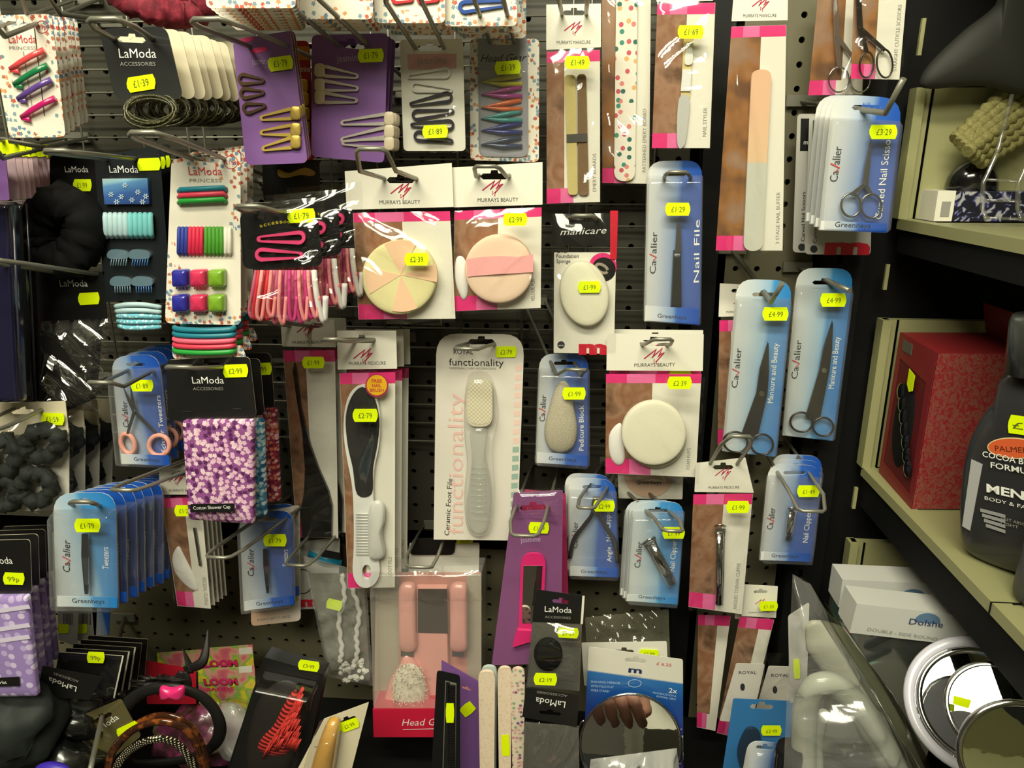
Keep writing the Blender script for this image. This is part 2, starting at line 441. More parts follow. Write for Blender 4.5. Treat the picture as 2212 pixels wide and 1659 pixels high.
def tag(o, label, cat, group=None, kind=None):
    if label: o['label'] = label
    if cat: o['category'] = cat
    if group: o['group'] = group
    if kind: o['kind'] = kind
    return o
def struct(mb, name): return tag(mb.build(name), None, None, kind='structure')
def root(name, fr, label, cat, group=None):
    e = bpy.data.objects.new(name, None); e.empty_display_size = .01; C.objects.link(e)
    e.matrix_world = Matrix.Translation(fr.o) @ fr.R.to_4x4()
    return tag(e, label, cat, group)
def kids(o): return [c for c in bpy.data.objects if c.parent == o]
ORD = ['first', 'second', 'third', 'fourth', 'fifth', 'sixth', 'seventh', 'eighth', 'ninth', 'tenth', 'eleventh', 'twelfth', 'thirteenth', 'fourteenth']
def copy_tree(o, parent=None, skip=()):
    c = o.copy(); C.objects.link(c)
    if parent: c.parent = parent
    for k in kids(o):
        if k.name.split('.')[0] in skip: continue
        copy_tree(k, c, skip)
    return c
def queue(r, n, step, name, group, jitter=.0, seed=0, skip=(), twist=0.0):
    """n copies hanging behind r on the same hook; step = world vector; name completes 'second card from the front of ...'"""
    rnd = random.Random(seed); r['group'] = group; out = []
    for k in range(1, n + 1):
        c = copy_tree(r, None, skip)
        off = Vector(step) * k + Vector((rnd.uniform(-1, 1), 0, rnd.uniform(-1, 1))) * jitter
        c.matrix_world = Matrix.Translation(off) @ r.matrix_world @ Matrix.Rotation(twist * k + rnd.uniform(-1, 1) * jitter * 6, 4, 'Y')
        c['label'] = '%s, %s from the front of its hook' % (name, ORD[k]); c['group'] = group; out.append(c)
    return out
def sticker(par, fr, cx, cy, txt='', w=55, h=28, ang=0, off=.002, faint=False):
    m = MB(); a = math.radians(-ang)
    q = lambda x, y: (cx + x * w * math.cos(a) - y * h * math.sin(a), cy + x * w * math.sin(a) + y * h * math.cos(a))
    sh = [(-.42, -.5), (.44, -.5), (.5, -.15), (.5, .12), (.43, .5), (-.42, .5), (-.5, .15), (-.5, -.15)]
    m.slab(fr.P([q(x, y) for x, y in sh], off), off, .0002, YELLOW)
    if txt: m.text(txt, fr.P([q(-.26, .22)], off)[0], fr.P([q(.28, .22)], off)[0], .42 * h * fr.px(cx, cy, off), off + .0004, YINK)
    return m.build('price_sticker', par, 'fluorescent yellow price sticker')
def hook(A, B, w=.028, label='', lift=10, r=.0021, back=True, rise=None, single=False, dip=.012, group=None):
    """double wire display hook. A=(px,py,d) where the packet hangs, B=(px,py,d) the front loop"""
    a, b = at(*A), at(*B); dr = (a - b).normalized(); up = Vector((0, 0, 1))
    k = b + dr * .022 - up * dip; d2 = (a - k).normalized()
    t = (-0.004 - a.y) / d2.y if d2.y > .05 else 0.0
    e = a + d2 * t
    m = MB(); sd = Vector((1, 0, 0)); hw = w / 2
    if single:
        m.tube([e, k, b], r * 1.35, HOOK)
    else:
        hw2 = hw * .8
        P = [e - sd * hw, k - sd * hw]
        P += [b - sd * hw2 * 1.0 + dr * .004, b - sd * hw2 * .7 - dr * .001 + up * .001, b + sd * hw2 * .7 - dr * .001 + up * .001, b + sd * hw2 + dr * .004]
        P += [k + sd * hw, e + sd * hw]
        m.tube(P, r, HOOK)
    # back plate that hooks in the board or mesh
    if t: m.box((e.x - .017, e.y - .003, e.z - .006), (e.x + .017, e.y + .001, e.z + .006), HOOK)
    o = m.build('wire_hook')
    return tag(o, label, 'hook', group or 'wire display hooks')
# ================================================================ the setting
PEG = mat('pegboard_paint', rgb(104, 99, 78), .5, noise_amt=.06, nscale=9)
HOLE = mat('hole_dark', rgb(8, 8, 7), .9, spec=0)
POST = mat('upright_black', rgb(16, 16, 16), .6, spec=.3)
SHELFC = mat('shelf_cream_enamel', rgb(152, 150, 108), .42, noise_amt=.05, nscale=14)
FASC = mat('fascia_black', rgb(13, 13, 13), .7, spec=.2)
def pegboard(x0, x1, z0, z1, name):
    P = .0254; h = at(1361, 578); m = MB()
    i0, i1 = math.ceil((x0 - h.x) / P), math.floor((x1 - h.x) / P)
    j0, j1 = math.ceil((z0 - h.z) / P), math.floor((z1 - h.z) / P)
    R = .0036; N = 8
    for i in range(i0, i1 + 1):
        for j in range(j0, j1 + 1):
            cx, cz = h.x + i * P, h.z + j * P; b = len(m.v)
            for k in range(N):
                a = 2 * PI * k / N + PI / 8; m.v.append((cx + R * math.cos(a), 0, cz + R * math.sin(a)))
            for k in range(N):
                a = 2 * PI * k / N + PI / 8; m.v.append((cx + R * math.cos(a), .004, cz + R * math.sin(a)))
            sq = [(P / 2, 0), (P / 2, P / 2), (0, P / 2), (-P / 2, P / 2), (-P / 2, 0), (-P / 2, -P / 2), (0, -P / 2), (P / 2, -P / 2)]
            for k in range(N): m.v.append((cx + sq[k][0], 0, cz + sq[k][1]))
            for k in range(N):
                l = (k + 1) % N
                q = [b + 16 + k, b + k, b + l, b + 16 + l]
                m.face([b + 16 + (k) % N, b + (k) % N, b + (k - 1) % N, b + 16 + (k - 1) % N][::-1], PEG)
                m.face([b + k, b + 8 + k, b + 8 + l, b + l][::-1], PEG)
    struct(m, name)
XP = at(1520, 600).x                       # dark upright between the two pegboard bays
XR = at(1722, 300).x
zt, zb = 2.15, at(1100, 1659).z - .25
ZJ = at(1100, 1175).z
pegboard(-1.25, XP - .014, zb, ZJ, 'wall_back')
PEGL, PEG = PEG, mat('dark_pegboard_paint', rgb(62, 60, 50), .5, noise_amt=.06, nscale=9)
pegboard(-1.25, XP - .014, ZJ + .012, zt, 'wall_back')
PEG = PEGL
pegboard(XP + .014, XR + .035, zb, zt, 'wall_back')
m = MB(); m.box((-1.3, .03, zb), (XR + 1.6, .05, zt), HOLE); struct(m, 'wall_back')
m = MB(); m.box((XP - .013, -.012, zb), (XP + .013, .03, zt), POST); struct(m, 'trim_1')
m = MB(); m.box((XR + .04, -.02, zb), (XR + .085, .03, zt), POST)
for k in range(60):
    z = zb + .02 + k * .028
    m.box((XR + .055, -.0205, z), (XR + .060, -.0199, z + .016), HOLE)
struct(m, 'trim_2')
# welded wire mesh that hangs on the left pegboard
m = MB(); h = at(1361, 600)
zz = h.z
for j in range(-9, 27):
    z = zz + .0125 + j * .0254
    m.tube([(-1.2, -.016, z), (h.x + .022, -.016, z)], .00125, HOOK, 5)
k = 0
for x in [h.x + .02 - i * .0762 for i in range(20)]:
    m.tube([(x, -.0185, zz - .24), (x, -.0185, zz + .7)], .0013, HOOK, 5)
    if k % 3 == 1: m.tube([(x - .02, -.0185, zz - .24), (x - .02, -.0185, zz + .7)], .0013, HOOK, 5)
    k += 1
tag(m.build('wire_mesh_panel'), 'grey welded wire mesh panel hung flat against the left pegboard', 'mesh panel')

# shop round about, seen in the mirrors and lighting the place
FLO = mat('vinyl_floor', rgb(70, 64, 56), .4, noise_amt=.1, nscale=4)
CEI = mat('ceiling_tile', rgb(225, 222, 205), .8)
m = MB(); m.box((-3, -4.2, -.02), (3, 1, 0), FLO); struct(m, 'floor')
m = MB(); m.box((-3, -4.2, 2.75), (3, 1, 2.78), CEI); struct(m, 'ceiling')
m = MB(); m.box((-3, -3.0, 0), (3, -2.95, 2.75), mat('far_wall_paint', rgb(222, 218, 200), .7)); struct(m, 'wall_front')

# ---- shelving bay at the right, its fronts running towards the camera
pm = at(1868, 1010, .03); XS = pm.x                # shelf front line
ZM = pm.z
ZU = at(1942, 475, .03).z
ZL = at_x(2212, 1800, XS).z
m = MB()
m.box((XR + .085, .0, 0), (XS + .6, .03, zt), FASC); struct(m, 'wall_right')
m = MB(); m.box((XS + .5, -1.6, 0), (XS + .52, .0, zt), mat('right_bay_back', rgb(90, 88, 72), .6)); struct(m, 'wall_right')
def shelf(z, nm, lab, th=.045):
    e = bpy.data.objects.new('shelf', None); C.objects.link(e); e.location = (XS, -.03, z); tag(e, lab, 'shelf', 'metal shelves of the right-hand bay')
    m = MB()
    L = .94
    m.box((0, -L, -.004), (.5, 0, 0), SHELFC)
    m.box((-.004, -L, -.010), (.012, 0, .0015), SHELFC)
    m.box((.46, -L, -.03), (.5, 0, -.004), SHELFC)
    m.build('shelf_deck', e)
    m = MB(); m.box((.000, -L, -th - .006), (.010, -.0, -.010), FASC)
    m.build('front_fascia', e, 'black ticket rail')
    m = MB()
    for y in (-.30, -.62): m.box((-.005, y - .0012, -.0105), (.2, y, .0019), FASC)
    m.build('joint', e)
    return e
shelf(ZM, 'm', 'cream metal shelf with black front rail that carries the red box and the dark bottle')
shelf(ZU, 'u', 'upper cream metal shelf with black front rail at top right, under the patterned box', .03)
ZB = at(1100, 1659, .25).z - .13
shelf(ZU + .36, 't', 'added cream shelf above the frame that shades the right bay')  # unseen extra shelf, put in to keep ceiling light off the right bay
def panel(z0, z1, lab):
    m = MB(); m.box((XS - .002, -.030, z0), (XS + .5, -.020, z1), SHELFC); m.box((XS - .006, -.036, z0), (XS + .004, -.018, z1), SHELFC)
    m.box((XS + .012, -.032, z0), (XS + .014, -.0305, z1), HOLE)
    o = m.build('end_panel'); tag(o, lab, 'panel')
panel(ZM + .0016, at(1895, 690, .03).z, 'cream end panel behind the red box, standing on the middle shelf')
panel(ZU + .0016, at(1955, 190, .03).z, 'cream end panel above the upper right shelf, behind the round brush')
panel(ZB + .001, at(1835, 1170, .03).z, 'cream end panel behind the white mirror boxes at lower right')
for (x, y, h2) in ((1984, 80, 80), (1910, 598, 55), (1898, 690, 0), (1843, 1075, 45)):
    if h2:
        a = at(x, y + h2 / 2, .032); b = at(x, y - h2 / 2, .032)
        m = MB(); m.box((a.x - .002, -.034, a.z), (a.x + .002, -.030, b.z), SHELFC); struct(m, 'trim_3')
# ================================================================ packet builders
class Card(Fr):
    """a flat pack given by its four photo corners TL,TR,BR,BL at distance d from the pegboard"""
    def __init__(s, q, d, dr=0, db=0):
        super().__init__(q[0], q[1], q[3], d, dr, db); s.q = [Vector(p) for p in q]; s.d = d
    def Q(s, u, v):
        a, b, c, e = s.q; p = (a * (1 - u) + b * u) * (1 - v) + (e * (1 - u) + c * u) * v
        return (p.x, p.y)
    def U(s, pts, off=0): return s.P([s.Q(u, v) for u, v in pts], off)
    def sub(s, u0, v0, u1, v1): return [s.Q(u0, v0), s.Q(u1, v0), s.Q(u1, v1), s.Q(u0, v1)]
    def wpx(s): return (s.q[1] - s.q[0]).length
    def s1(s, off=0): return s.px(*s.Q(.5, .5), off)
def T(m, c, t, p0, p1, h, mt, off=.0012, **k):
    a, b = c.P([p0, p1], off); m.text(t, a, b, h * c.s1(off), off, mt, **k)
def pslab(m, c, pts, off, th, mt, holes=(), side=None):
    m.slab(c.P(pts, off), off, th, mt, [c.P(h, off) for h in holes], side)
def uslab(m, c, u0, v0, u1, v1, off, th, mt, r=0):
    q = c.sub(u0, v0, u1, v1); pslab(m, c, quadr(*q, r=r), off, th, mt)
def pstroke(m, c, pts, w, mt, off=.0012, closed=False): m.stroke(c.P(pts, off), w * c.s1(off), off, mt, closed=closed)
def ptube(m, c, pts, r, mt, off=.002, closed=False, seg=8, flat=1.0):
    """tube along pixels; pts may carry their own offset; r in pixels (number or list)"""
    P = []
    for p in pts:
        o = p[2] if len(p) > 2 else off
        q = c.L(p[0], p[1], o); P.append((q.x, -o, q.z))
    k = c.s1(off); m.tube(P, [x * k for x in r] if isinstance(r, (list, tuple)) else r * k, mt, seg, closed, flat)
def spl(pts, n=6, closed=False):
    """Catmull-Rom through points of any dimension"""
    P = [Vector(p) for p in pts]; N = len(P); out = []
    for i in range(N if closed else N - 1):
        g = (lambda k: P[k % N]) if closed else (lambda k: P[max(0, min(N - 1, k))])
        a, b, c, d = g(i - 1), g(i), g(i + 1), g(i + 2)
        for j in range(n):
            t = j / n; out.append(tuple(.5 * ((2 * b) + (c - a) * t + (2 * a - 5 * b + 4 * c - d) * t * t + (3 * b - a - 3 * c + d) * t ** 3)))
    if not closed: out.append(tuple(P[-1]))
    return out
def scribble(m, c, cx, cy, w, mt=None, off=.0012):
    mt = mt or mat('crimson_ink', rgb(190, 35, 80), .5)
    P = [(-.5, .22), (-.2, -.1), (.12, -.42), (.0, -.1), (-.12, .16), (.1, -.12), (.42, -.5), (.28, -.12), (.16, .12), (.34, -.1), (.5, -.2), (.3, .1), (.1, .4)]
    pstroke(m, c, [(cx + x * w, cy + y * w * .75) for x, y in P], w * .055, mt, off)
    pstroke(m, c, [(cx + x * w, cy + y * w * .75) for x, y in [(.0, .25), (-.02, .5), (.14, .3), (.1, .6)]], w * .045, mt, off)
def tubering(c, cx, cy, rx, ry, ang=0, n=26, off=.004): return ell(cx, cy, rx, ry, n, ang)

def cavalier(q, d, name, label, side, prod=None, price=None, pc=None, mt=None, top=.17, ledge=.905, group=None, dr=0, db=0, depth=.014, r=None, cav=(.16, .62, .36), sx=.90, sy=(.86, .46), pw=52):
    c = Card(q, d, dr, db); mt = mt or BLUEG; W = c.wpx(); r = r or W * .26; S1 = c.s1()
    R = root(name, c, label, 'packaged beauty tool', group)
    m = MB(); hx = c.Q(.5, .085)
    pslab(m, c, quadr(*[c.Q(0, 0), c.Q(1, 0), c.Q(1, 1), c.Q(0, 1)], r=(r, r, 2, 2)), 0, .0006, mt, [euro(hx[0], hx[1], W * .42, W * .07)], WHITE)
    hgt = W * .115
    T(m, c, 'Ca  alier', c.Q(cav[0] + .03, cav[1]), c.Q(cav[0] + .045, cav[2]), hgt, DARKTXT)
    vx, vy = c.Q(cav[0], cav[1] + (cav[2] - cav[1]) * .39)
    pstroke(m, c, [(vx - hgt * .2, vy + hgt * .5), (vx + hgt * .35, vy), (vx - hgt * .75, vy - hgt * .55)], hgt * .18, REDTXT)
    if side: T(m, c, side, c.Q(sx, sy[0]), c.Q(sx, sy[1]), W * .10, WHITETXT, off=.0011)
    m.build('backing_card', R)
    m = MB(); m.shell(c.P(quadr(*c.sub(.005, top, .995, .998), r=5), .0007), .0007, depth, CLEAR, inset=.07)
    m.slab(c.P(quadr(*c.sub(-.02, top - .01, 1.02, 1.0), r=6), .0007), .0007, .0002, CLEAR)
    m.build('blister', R)
    if ledge:
     m = MB(); uslab(m, c, .02, ledge, .985, .995, depth * .8, .0006, mt)
     p = c.U([(.24, .972), (.76, .972)], depth); m.text('Greenheys', p[0], p[1], W * .085 * S1 * .9, depth * .8 + .0009, DARKTXT)
     m.build('bottom_ledge', R)
    if prod: prod(c, R)
    if price: sticker(R, c, pc[0], pc[1], price, pw, pw * .52, off=depth + .001)
    return R, c
def murrays(hq, bq, d, name, label, word='BEAUTY', prod=None, price=None, pc=None, side=None, photo=.47, group=None, hole=True, cre=.006, dr=0, db=0, pm=None, pw=52, hol=None, logo=None, sidex=.93, seed=1, thick=.0008, filmamt=True, cat='packaged beauty tool'):
    q = [hq[0], hq[1], bq[2], bq[3]] if hq else bq
    c = Card(q, d, dr, db); b = Card(bq, d, dr, db); b.o, b.ex, b.ey, b.ez, b.R, b.Rt = c.o, c.ex, c.ey, c.ez, c.R, c.Rt
    R = root(name, c, label, cat, group); m = MB(); W = b.wpx()
    if hq:
        h = Card(hq, d, dr, db); h.o, h.ex, h.ey, h.ez, h.R, h.Rt = c.o, c.ex, c.ey, c.ez, c.R, c.Rt
        hx = hol or h.Q(.5, .2); HW = h.wpx()
        hs = [euro(hx[0], hx[1], min(62, HW * .42), min(13, HW * .09))] if hole else []
        pslab(m, c, quadr(*h.q, r=1), .0016, .0006, WHITE, hs); pslab(m, c, quadr(*h.q, r=1), -.0005, .0006, WHITE, hs)
        lg = logo or h.Q(.52, .55); scribble(m, c, lg[0], lg[1], min(44, HW * .32), off=.0024)
        ty = h.Q(.5, .90)
        k = min(88, HW * .62) / 2
        t0, t1 = (ty[0] - k, ty[1]), (ty[0] + k, ty[1] - 1)
        T(m, c, 'MURRAYS ' + word, t0, t1, min(8, HW * .055), DARKTXT, off=.0024)
        m.build('header_card', R); m = MB()
    uslab(m, b, 0, 0, 1, 1, 0, thick, WHITE)
    uslab(m, b, 0, .0, 1, min(.09, 24 / (b.q[3] - b.q[0]).length), thick, .0001, PINK)
    bh = (b.q[3] - b.q[0]).length; t = min(.09, 24 / bh)
    uslab(m, b, .22, .0, .52, t, thick + .0001, .0001, PINK2)
    uslab(m, b, 0, t, photo, 1 - 32 / bh, thick, .0001, pm or SKINP)
    uslab(m, b, 0, 1 - 32 / bh, .5, 1, thick, .0001, PINK)
    uslab(m, b, .26, 1 - 32 / bh, .5, 1, thick + .0001, .0001, PINK2)
    if side: T(m, b, side[0], b.Q(sidex, side[1]), b.Q(sidex, side[2]), 8, GREYTXT, off=thick + .0003)
    m.build('printed_insert', R)
    if prod: prod(b, R)
    if filmamt:
        m = MB(); m.sheet(b.P([b.Q(-.01, -.01), b.Q(1.01, -.01), b.Q(1.01, 1.01), b.Q(-.01, 1.01)], .004), .004 + (cre if prod else 0), .006, FILM, seed=seed, nx=22, ny=40 if bh > 250 else 26)
        m.build('cellophane_sleeve', R)
    if price: sticker(R, b, pc[0], pc[1], price, pw, pw * .52, off=.013 + (cre if prod else 0))
    return R, b
def lamoda_text(m, c, cx, cy, w, h, mt=WHITETXT, sub='ACCESSORIES', off=.0012, subm=None, ang=0, sy=None):
    a = math.radians(ang); ca, sa = math.cos(a), math.sin(a)
    q = lambda x, y: (cx + x * ca + y * sa, cy - x * sa + y * ca)
    T(m, c, 'LaModa', q(-w / 2, h / 2), q(w / 2, h / 2), h, mt, off)
    if sub: T(m, c, sub, q(-w * .48, h * 1.45), q(w * .48, h * 1.45), h * .42, subm or mt, off)
def clip_slide(m, c, x0, y0, x1, y1, w0, w1, mt, off=.002, th=.0014, bar=True, open_=True):
    """snap hair clip: long teardrop ring from narrow (x0,y0) to broad (x1,y1)"""
    a = math.atan2(y1 - y0, x1 - x0); L = math.hypot(x1 - x0, y1 - y0)
    f = lambda t, s: (x0 + math.cos(a) * t - math.sin(a) * s, y0 + math.sin(a) * t + math.cos(a) * s)
    def outl(k, e):
        P = []
        for i in range(7):
            t = -PI / 2 - PI * i / 6; P.append(f(w0 * k + e + w0 * k * math.cos(t), w0 * k * -math.sin(t) * -1))
        for i in range(9):
            t = PI / 2 - PI * i / 8; P.append(f(L - w1 * k - e + w1 * k * math.cos(t), w1 * k * math.sin(t)))
        return P
    o = outl(1, 0); inn = outl(.45, w0 * 1.0) if open_ else None
    pslab(m, c, o, off, th, mt, [inn] if inn else [])
# ================================================================ products inside the packs
def p_nailfile(c, R):
    m = MB(); pslab(m, c, [(1462, 485), (1466, 480), (1470, 485), (1472, 545), (1458, 545)], .006, .0012, STEEL)
    m.build('file_blade', R, 'steel blade')
    m = MB(); m.shell(c.P(quadr((1454, 540), (1471, 540), (1472, 665), (1448, 665), r=3), .004), .004, .006, BLACK, inset=.2)
    m.build('handle', R, 'black plastic handle')
def scissors(c, R, tip, piv, rl, rr, off=.005, mt=DSTEEL, w=8, name='scissors', tip2=None, ringr=2.6, hm=None, closed=False):
    """rl, rr = (cx, cy, rx, ry, ang) finger rings"""
    e = MB(); tip2 = tip2 or (tip[0] + 2, tip[1] + 3); hm = hm or mt
    for k, (tp, rg, sgn) in enumerate(((tip, rr, -1), (tip2, rl, 1))):
        o = off + k * .0016; d = Vector(piv) - Vector(tp); n = Vector((-d.y, d.x)).normalized()
        t, p = Vector(tp), Vector(piv); g = Vector((rg[0], rg[1] - rg[3] * .9))
        if closed: mid = Vector(((rl[0] + rr[0]) / 2 , (rl[1] + rr[1]) / 2 - rl[3] * .5)); g = mid.lerp(g, .35)
        dg = (g - p).normalized(); ng = Vector((-dg.y, dg.x))
        pts = [t, p + n * w * .75 * sgn + n * w * .2, p + ng * w * .55, g + ng * w * .38, g - ng * w * .38, p - ng * w * .55, p - n * w * .35]
        pts = [tuple(t), tuple(p - d * .45 + n * w * .55), tuple(p + n * w * .6), tuple(g + ng * w * .4), tuple(g - ng * w * .4), tuple(p - n * w * .6), tuple(p - d * .45 - n * w * .45)]
        pslab(e, c, pts, o, .0015, mt)
    pslab(e, c, ell(piv[0], piv[1], w * .3, n=10), off + .003, .0008, CHROME)
    b = e.build(name, R)
    for rg in (rl, rr):
        m = MB(); ptube(m, c, ell(rg[0], rg[1], rg[2], rg[3], 26, rg[4] if len(rg) > 4 else 0), ringr, hm, off + .001, True)
        m.build('finger_ring', b)
    return b
def p_foam(c, R, cx, cy, r, mt, h=.012, name='sponge', wedge=None, n=44):
    m = MB(); P = c.P(ell(cx, cy, r, n=n), .0012)
    m.dome(P, .0012, h * .18, mt, n=4, edge=h * .82, pw=8); o = m.build(name, R)
    if wedge:
        m = MB(); pc = wedge['c']
        for i, (a0, a1) in enumerate(wedge['w']):
            pts = [pc] + [(cx + (r - .3) * .985 * math.cos(math.radians(-t)), cy + (r - .3) * .985 * math.sin(math.radians(-t))) for t in [a0 + (a1 - a0) * k / 10 for k in range(11)]]
            pslab(m, c, pts, .0012 + h, .00035, wedge['m'])
        m.build('pink_wedges', o, 'pale pink wedges')
    return o
def p_brushbristle(*a): pass
def clipper(c, R, a, b, w, mt=CHROME, off=.006):
    """nail clipper from jaw a to tail b"""
    A, B = Vector(a), Vector(b); d = (B - A); L = d.length; d.normalize(); n = Vector((-d.y, d.x))
    q = lambda t, s: tuple(A + d * t * L + n * s * w)
    m = MB(); pslab(m, c, [q(0, -.6), q(.0, .6), q(.12, .5), q(.6, .5), q(1, .42), q(1.0, -.42), q(.6, -.5), q(.12, -.5)], off, .002, mt)
    o = m.build('nail_clipper', R)
    m = MB(); P = [q(.08, 0) + (off + .004,), q(.35, 0) + (off + .0075,), q(.7, 0) + (off + .007,), q(1.0, 0) + (off + .004,)]
    ptube(m, c, P, w * .42, mt, off + .005, flat=.35); m.build('lever', o)
    m = MB(); ptube(m, c, [q(-.02, -.62) + (off + .002,), q(-.04, 0) + (off + .005,), q(-.02, .62) + (off + .002,)], w * .16, mt, off); m.build('jaw', o)
    return o
def tweez(c, R, a, b, w, off=.006):
    A, B = Vector(a), Vector(b); d = (B - A).normalized(); n = Vector((-d.y, d.x)); m = MB()
    q = lambda t, s: tuple(A + (B - A) * t + n * s * w)
    pslab(m, c, [q(0, -.35), q(.35, -.5), q(.8, -.32), q(1, -.2), q(1, .2), q(.8, .32), q(.35, .5), q(0, .35)], off, .0016, BLACK)
    o = m.build('tweezers', R)
    m = MB(); pslab(m, c, [q(.4, -.42), q(.85, -.25), q(.85, .25), q(.4, .42)], off + .002, .0008, CHROME); m.build('polished_tips', o)
    return o

# ================================================================ Cavalier style blister cards
R, c = cavalier([(1399, 348), (1517, 346), (1512, 703), (1391, 694)], .07, 'nail_file_pack', 'blue and white blister card with long nail file, right of the foundation sponge', 'Nail File', p_nailfile, '£1·29', (1464, 452), top=.10, ledge=.9, cav=(.16, .70, .44), sy=(.74, .36), sx=.97, r=36, pw=54)
hook((1463, 386, .07), (1463, 374, .10), label='wire hook holding the blue nail file card', dip=0)

def p_curved(c, R): scissors(c, R, (1880, 300), (1868, 398), (1838, 443, 21, 25), (1882, 445, 22, 26), mt=STEEL, w=10)
R, c = cavalier([(1798, 203), (1950, 212), (1916, 503), (1768, 497)], .13, 'curved_scissors_pack', 'blue blister card with curved nail scissors, price £3.29, front one at top right', 'Curved Nail Scissors', p_curved, '£3·29', (1908, 285), top=.18, ledge=.93, cav=(.17, .64, .38), sy=(.90, .25), sx=.90, r=50, pw=60)
queue(R, 3, at(1765, 203, .075) / 3 - at(1798, 203, .13) / 3, 'blue blister card with curved nail scissors', 'curved nail scissors cards', skip=('price_sticker',))
hook((1862, 237, .13), (1952, 170, .19), label='wire hook at top right with bent tip, carrying the curved scissors cards', single=True, dip=.02)

def p_mani(c, R): scissors(c, R, (1658, 737), (1645, 850), (1589, 955, 26, 22, 10), (1646, 960, 24, 22, 10), mt=DSTEEL, w=20, off=.006, closed=True)
R, c = cavalier([(1592, 602), (1712, 606), (1674, 986), (1560, 974)], .10, 'long_scissors_pack', 'tall white and sky blue long scissors card, left one of the pair priced £4.99', 'Manicure and Beauty', p_mani, '£4·99', (1675, 678), mt=BLUEL, top=.11, ledge=0, cav=(.15, .63, .40), sy=(.70, .36), sx=.86, r=38, pw=56)
hook((1650, 630, .10), (1690, 612, .14), label='wire hook with bent tip holding the left long scissors card', single=True, dip=.015)
def p_mani2(c, R): scissors(c, R, (1797, 692), (1780, 800), (1731, 912, 24, 21, 8), (1778, 922, 22, 20, 8), mt=DSTEEL, w=18, off=.006, closed=True)
R, c = cavalier([(1722, 578), (1845, 580), (1798, 952), (1690, 940)], .06, 'long_scissors_pack', 'tall white and blue card with long scissors, right one of the pair priced £4.99', 'Manicure and Beauty', p_mani2, '£4·99', (1800, 648), mt=BLUEL, top=.11, ledge=0, cav=(.16, .66, .43), sy=(.70, .40), sx=.90, r=38, pw=56)
hook((1785, 605, .06), (1835, 628, .10), label='wire hook holding the right long scissors card', single=True, dip=0)

def p_pumice(c, R):
    m = MB(); st = dots_mat('pumice_stone', rgb(192, 184, 160), [rgb(140, 130, 108), rgb(165, 155, 130)], scale=900, size=.3, rough=.9, coat=0)
    P = spl([(1216, 822), (1232, 838), (1240, 880), (1247, 925), (1238, 962), (1212, 976), (1186, 965), (1176, 930), (1186, 880), (1200, 838)], 5, True)
    m.dome(c.P(P, .002), .002, .010, st, n=7, edge=.004); m.build('pumice_stone', R, 'oval grey pumice stone')
R, c = cavalier([(1165, 763), (1272, 765), (1272, 1008), (1157, 1000)], .08, 'pumice_pack', 'blue blister card with grey oval pumice stone, right of the ceramic foot file', 'Pedicure Block', p_pumice, '£1·99', (1240, 850), top=.14, ledge=.90, cav=(.12, .62, .38), depth=.018, r=34, pw=50)
hook((1215, 782, .08), (1248, 800, .115), label='wire hook holding the pumice stone card')

def p_sciss_tw(c, R):
    o = scissors(c, R, (268, 838), (291, 888), (276, 958, 14, 22, -20), (344, 962, 22, 22, 30), mt=STEEL, w=6, off=.005, hm=mat('pink_grip', rgb(238, 165, 150), .4), ringr=5.0, tip2=(283, 835), name='scissor_tweezers')
R, c = cavalier([(240, 770), (343, 764), (370, 1007), (262, 1002)], .19, 'scissor_tweezers_pack', 'blue blister card with pink handled scissor tweezers, front one left of the shower caps', 'Scissor Tweezers', p_sciss_tw, '£1·89', (307, 833), top=.13, ledge=.905, cav=(.19, .66, .42), sy=(.88, .37), sx=.93, r=34, pw=48)
queue(R, 3, (at(345, 745, .09) - at(291, 767, .19)) / 3, 'blue blister card with scissor tweezers', 'scissor tweezers cards')
hook((305, 800, .19), (213, 828, .29), label='long wire hook sticking out left of the scissor tweezers', dip=.006)

def p_tw(c, R): tweez(c, R, (184, 1152), (188, 1282), 16)
R, c = cavalier([(115, 1066), (250, 1062), (256, 1314), (122, 1310)], .27, 'tweezers_pack', 'light blue tweezers card with £1.79 sticker, front of the long queue at lower left', 'Tweezers', p_tw, '£1·79', (189, 1135), mt=BLUEL, top=.15, ledge=.905, cav=(.20, .70, .42), sy=(.67, .48), sx=.86, r=42, pw=56)
q = queue(R, 9, (at(360, 1022, .10) - at(182, 1064, .27)) / 9, 'blue tweezers blister card', 'queue of tweezers cards', jitter=.0012, seed=3, skip=('price_sticker',))
for o in q:
    for k in kids(o):
        if k.name.startswith(('backing_card', 'bottom_ledge')): 
            k.data = k.data.copy(); k.data.materials[0] = BLUEG
hook((330, 1050, .15), (350, 1045, .155), label='wire hook deep behind the tweezers queue')
hook((186, 1092, .27), (176, 1086, .31), label='front loop of the wire hook in the tweezers card slot', dip=.0)
def p_tw2(c, R): tweez(c, R, (573, 1185), (579, 1280), 11)
R, c = cavalier([(517, 1108), (634, 1100), (637, 1306), (527, 1320)], .13, 'tweezers_pack', 'blue tweezers blister card with £1.79 sticker below the shower caps', 'Tweezers', p_tw2, '£1·79', (594, 1167), top=.10, ledge=.90, cav=(.19, .66, .38), sy=(.60, .42), sx=.88, r=34, pw=50)
queue(R, 1, at(590, 1090, .10) - at(577, 1104, .13), 'blue tweezers blister card below the shower caps', 'tweezers cards below the shower caps')
hook((590, 1118, .13), (468, 1205, .24), label='long wire hook with pointed tip below the shower caps', dip=.0, w=.033)
hook((690, 1165, .10), (640, 1222, .17), label='wire hook sticking out below the tint brush', dip=.0, w=.033)
hook((360, 1010, .17), (265, 1055, .22), label='wire hook rising right of the tweezers queue', dip=.0, w=.03) if False else None

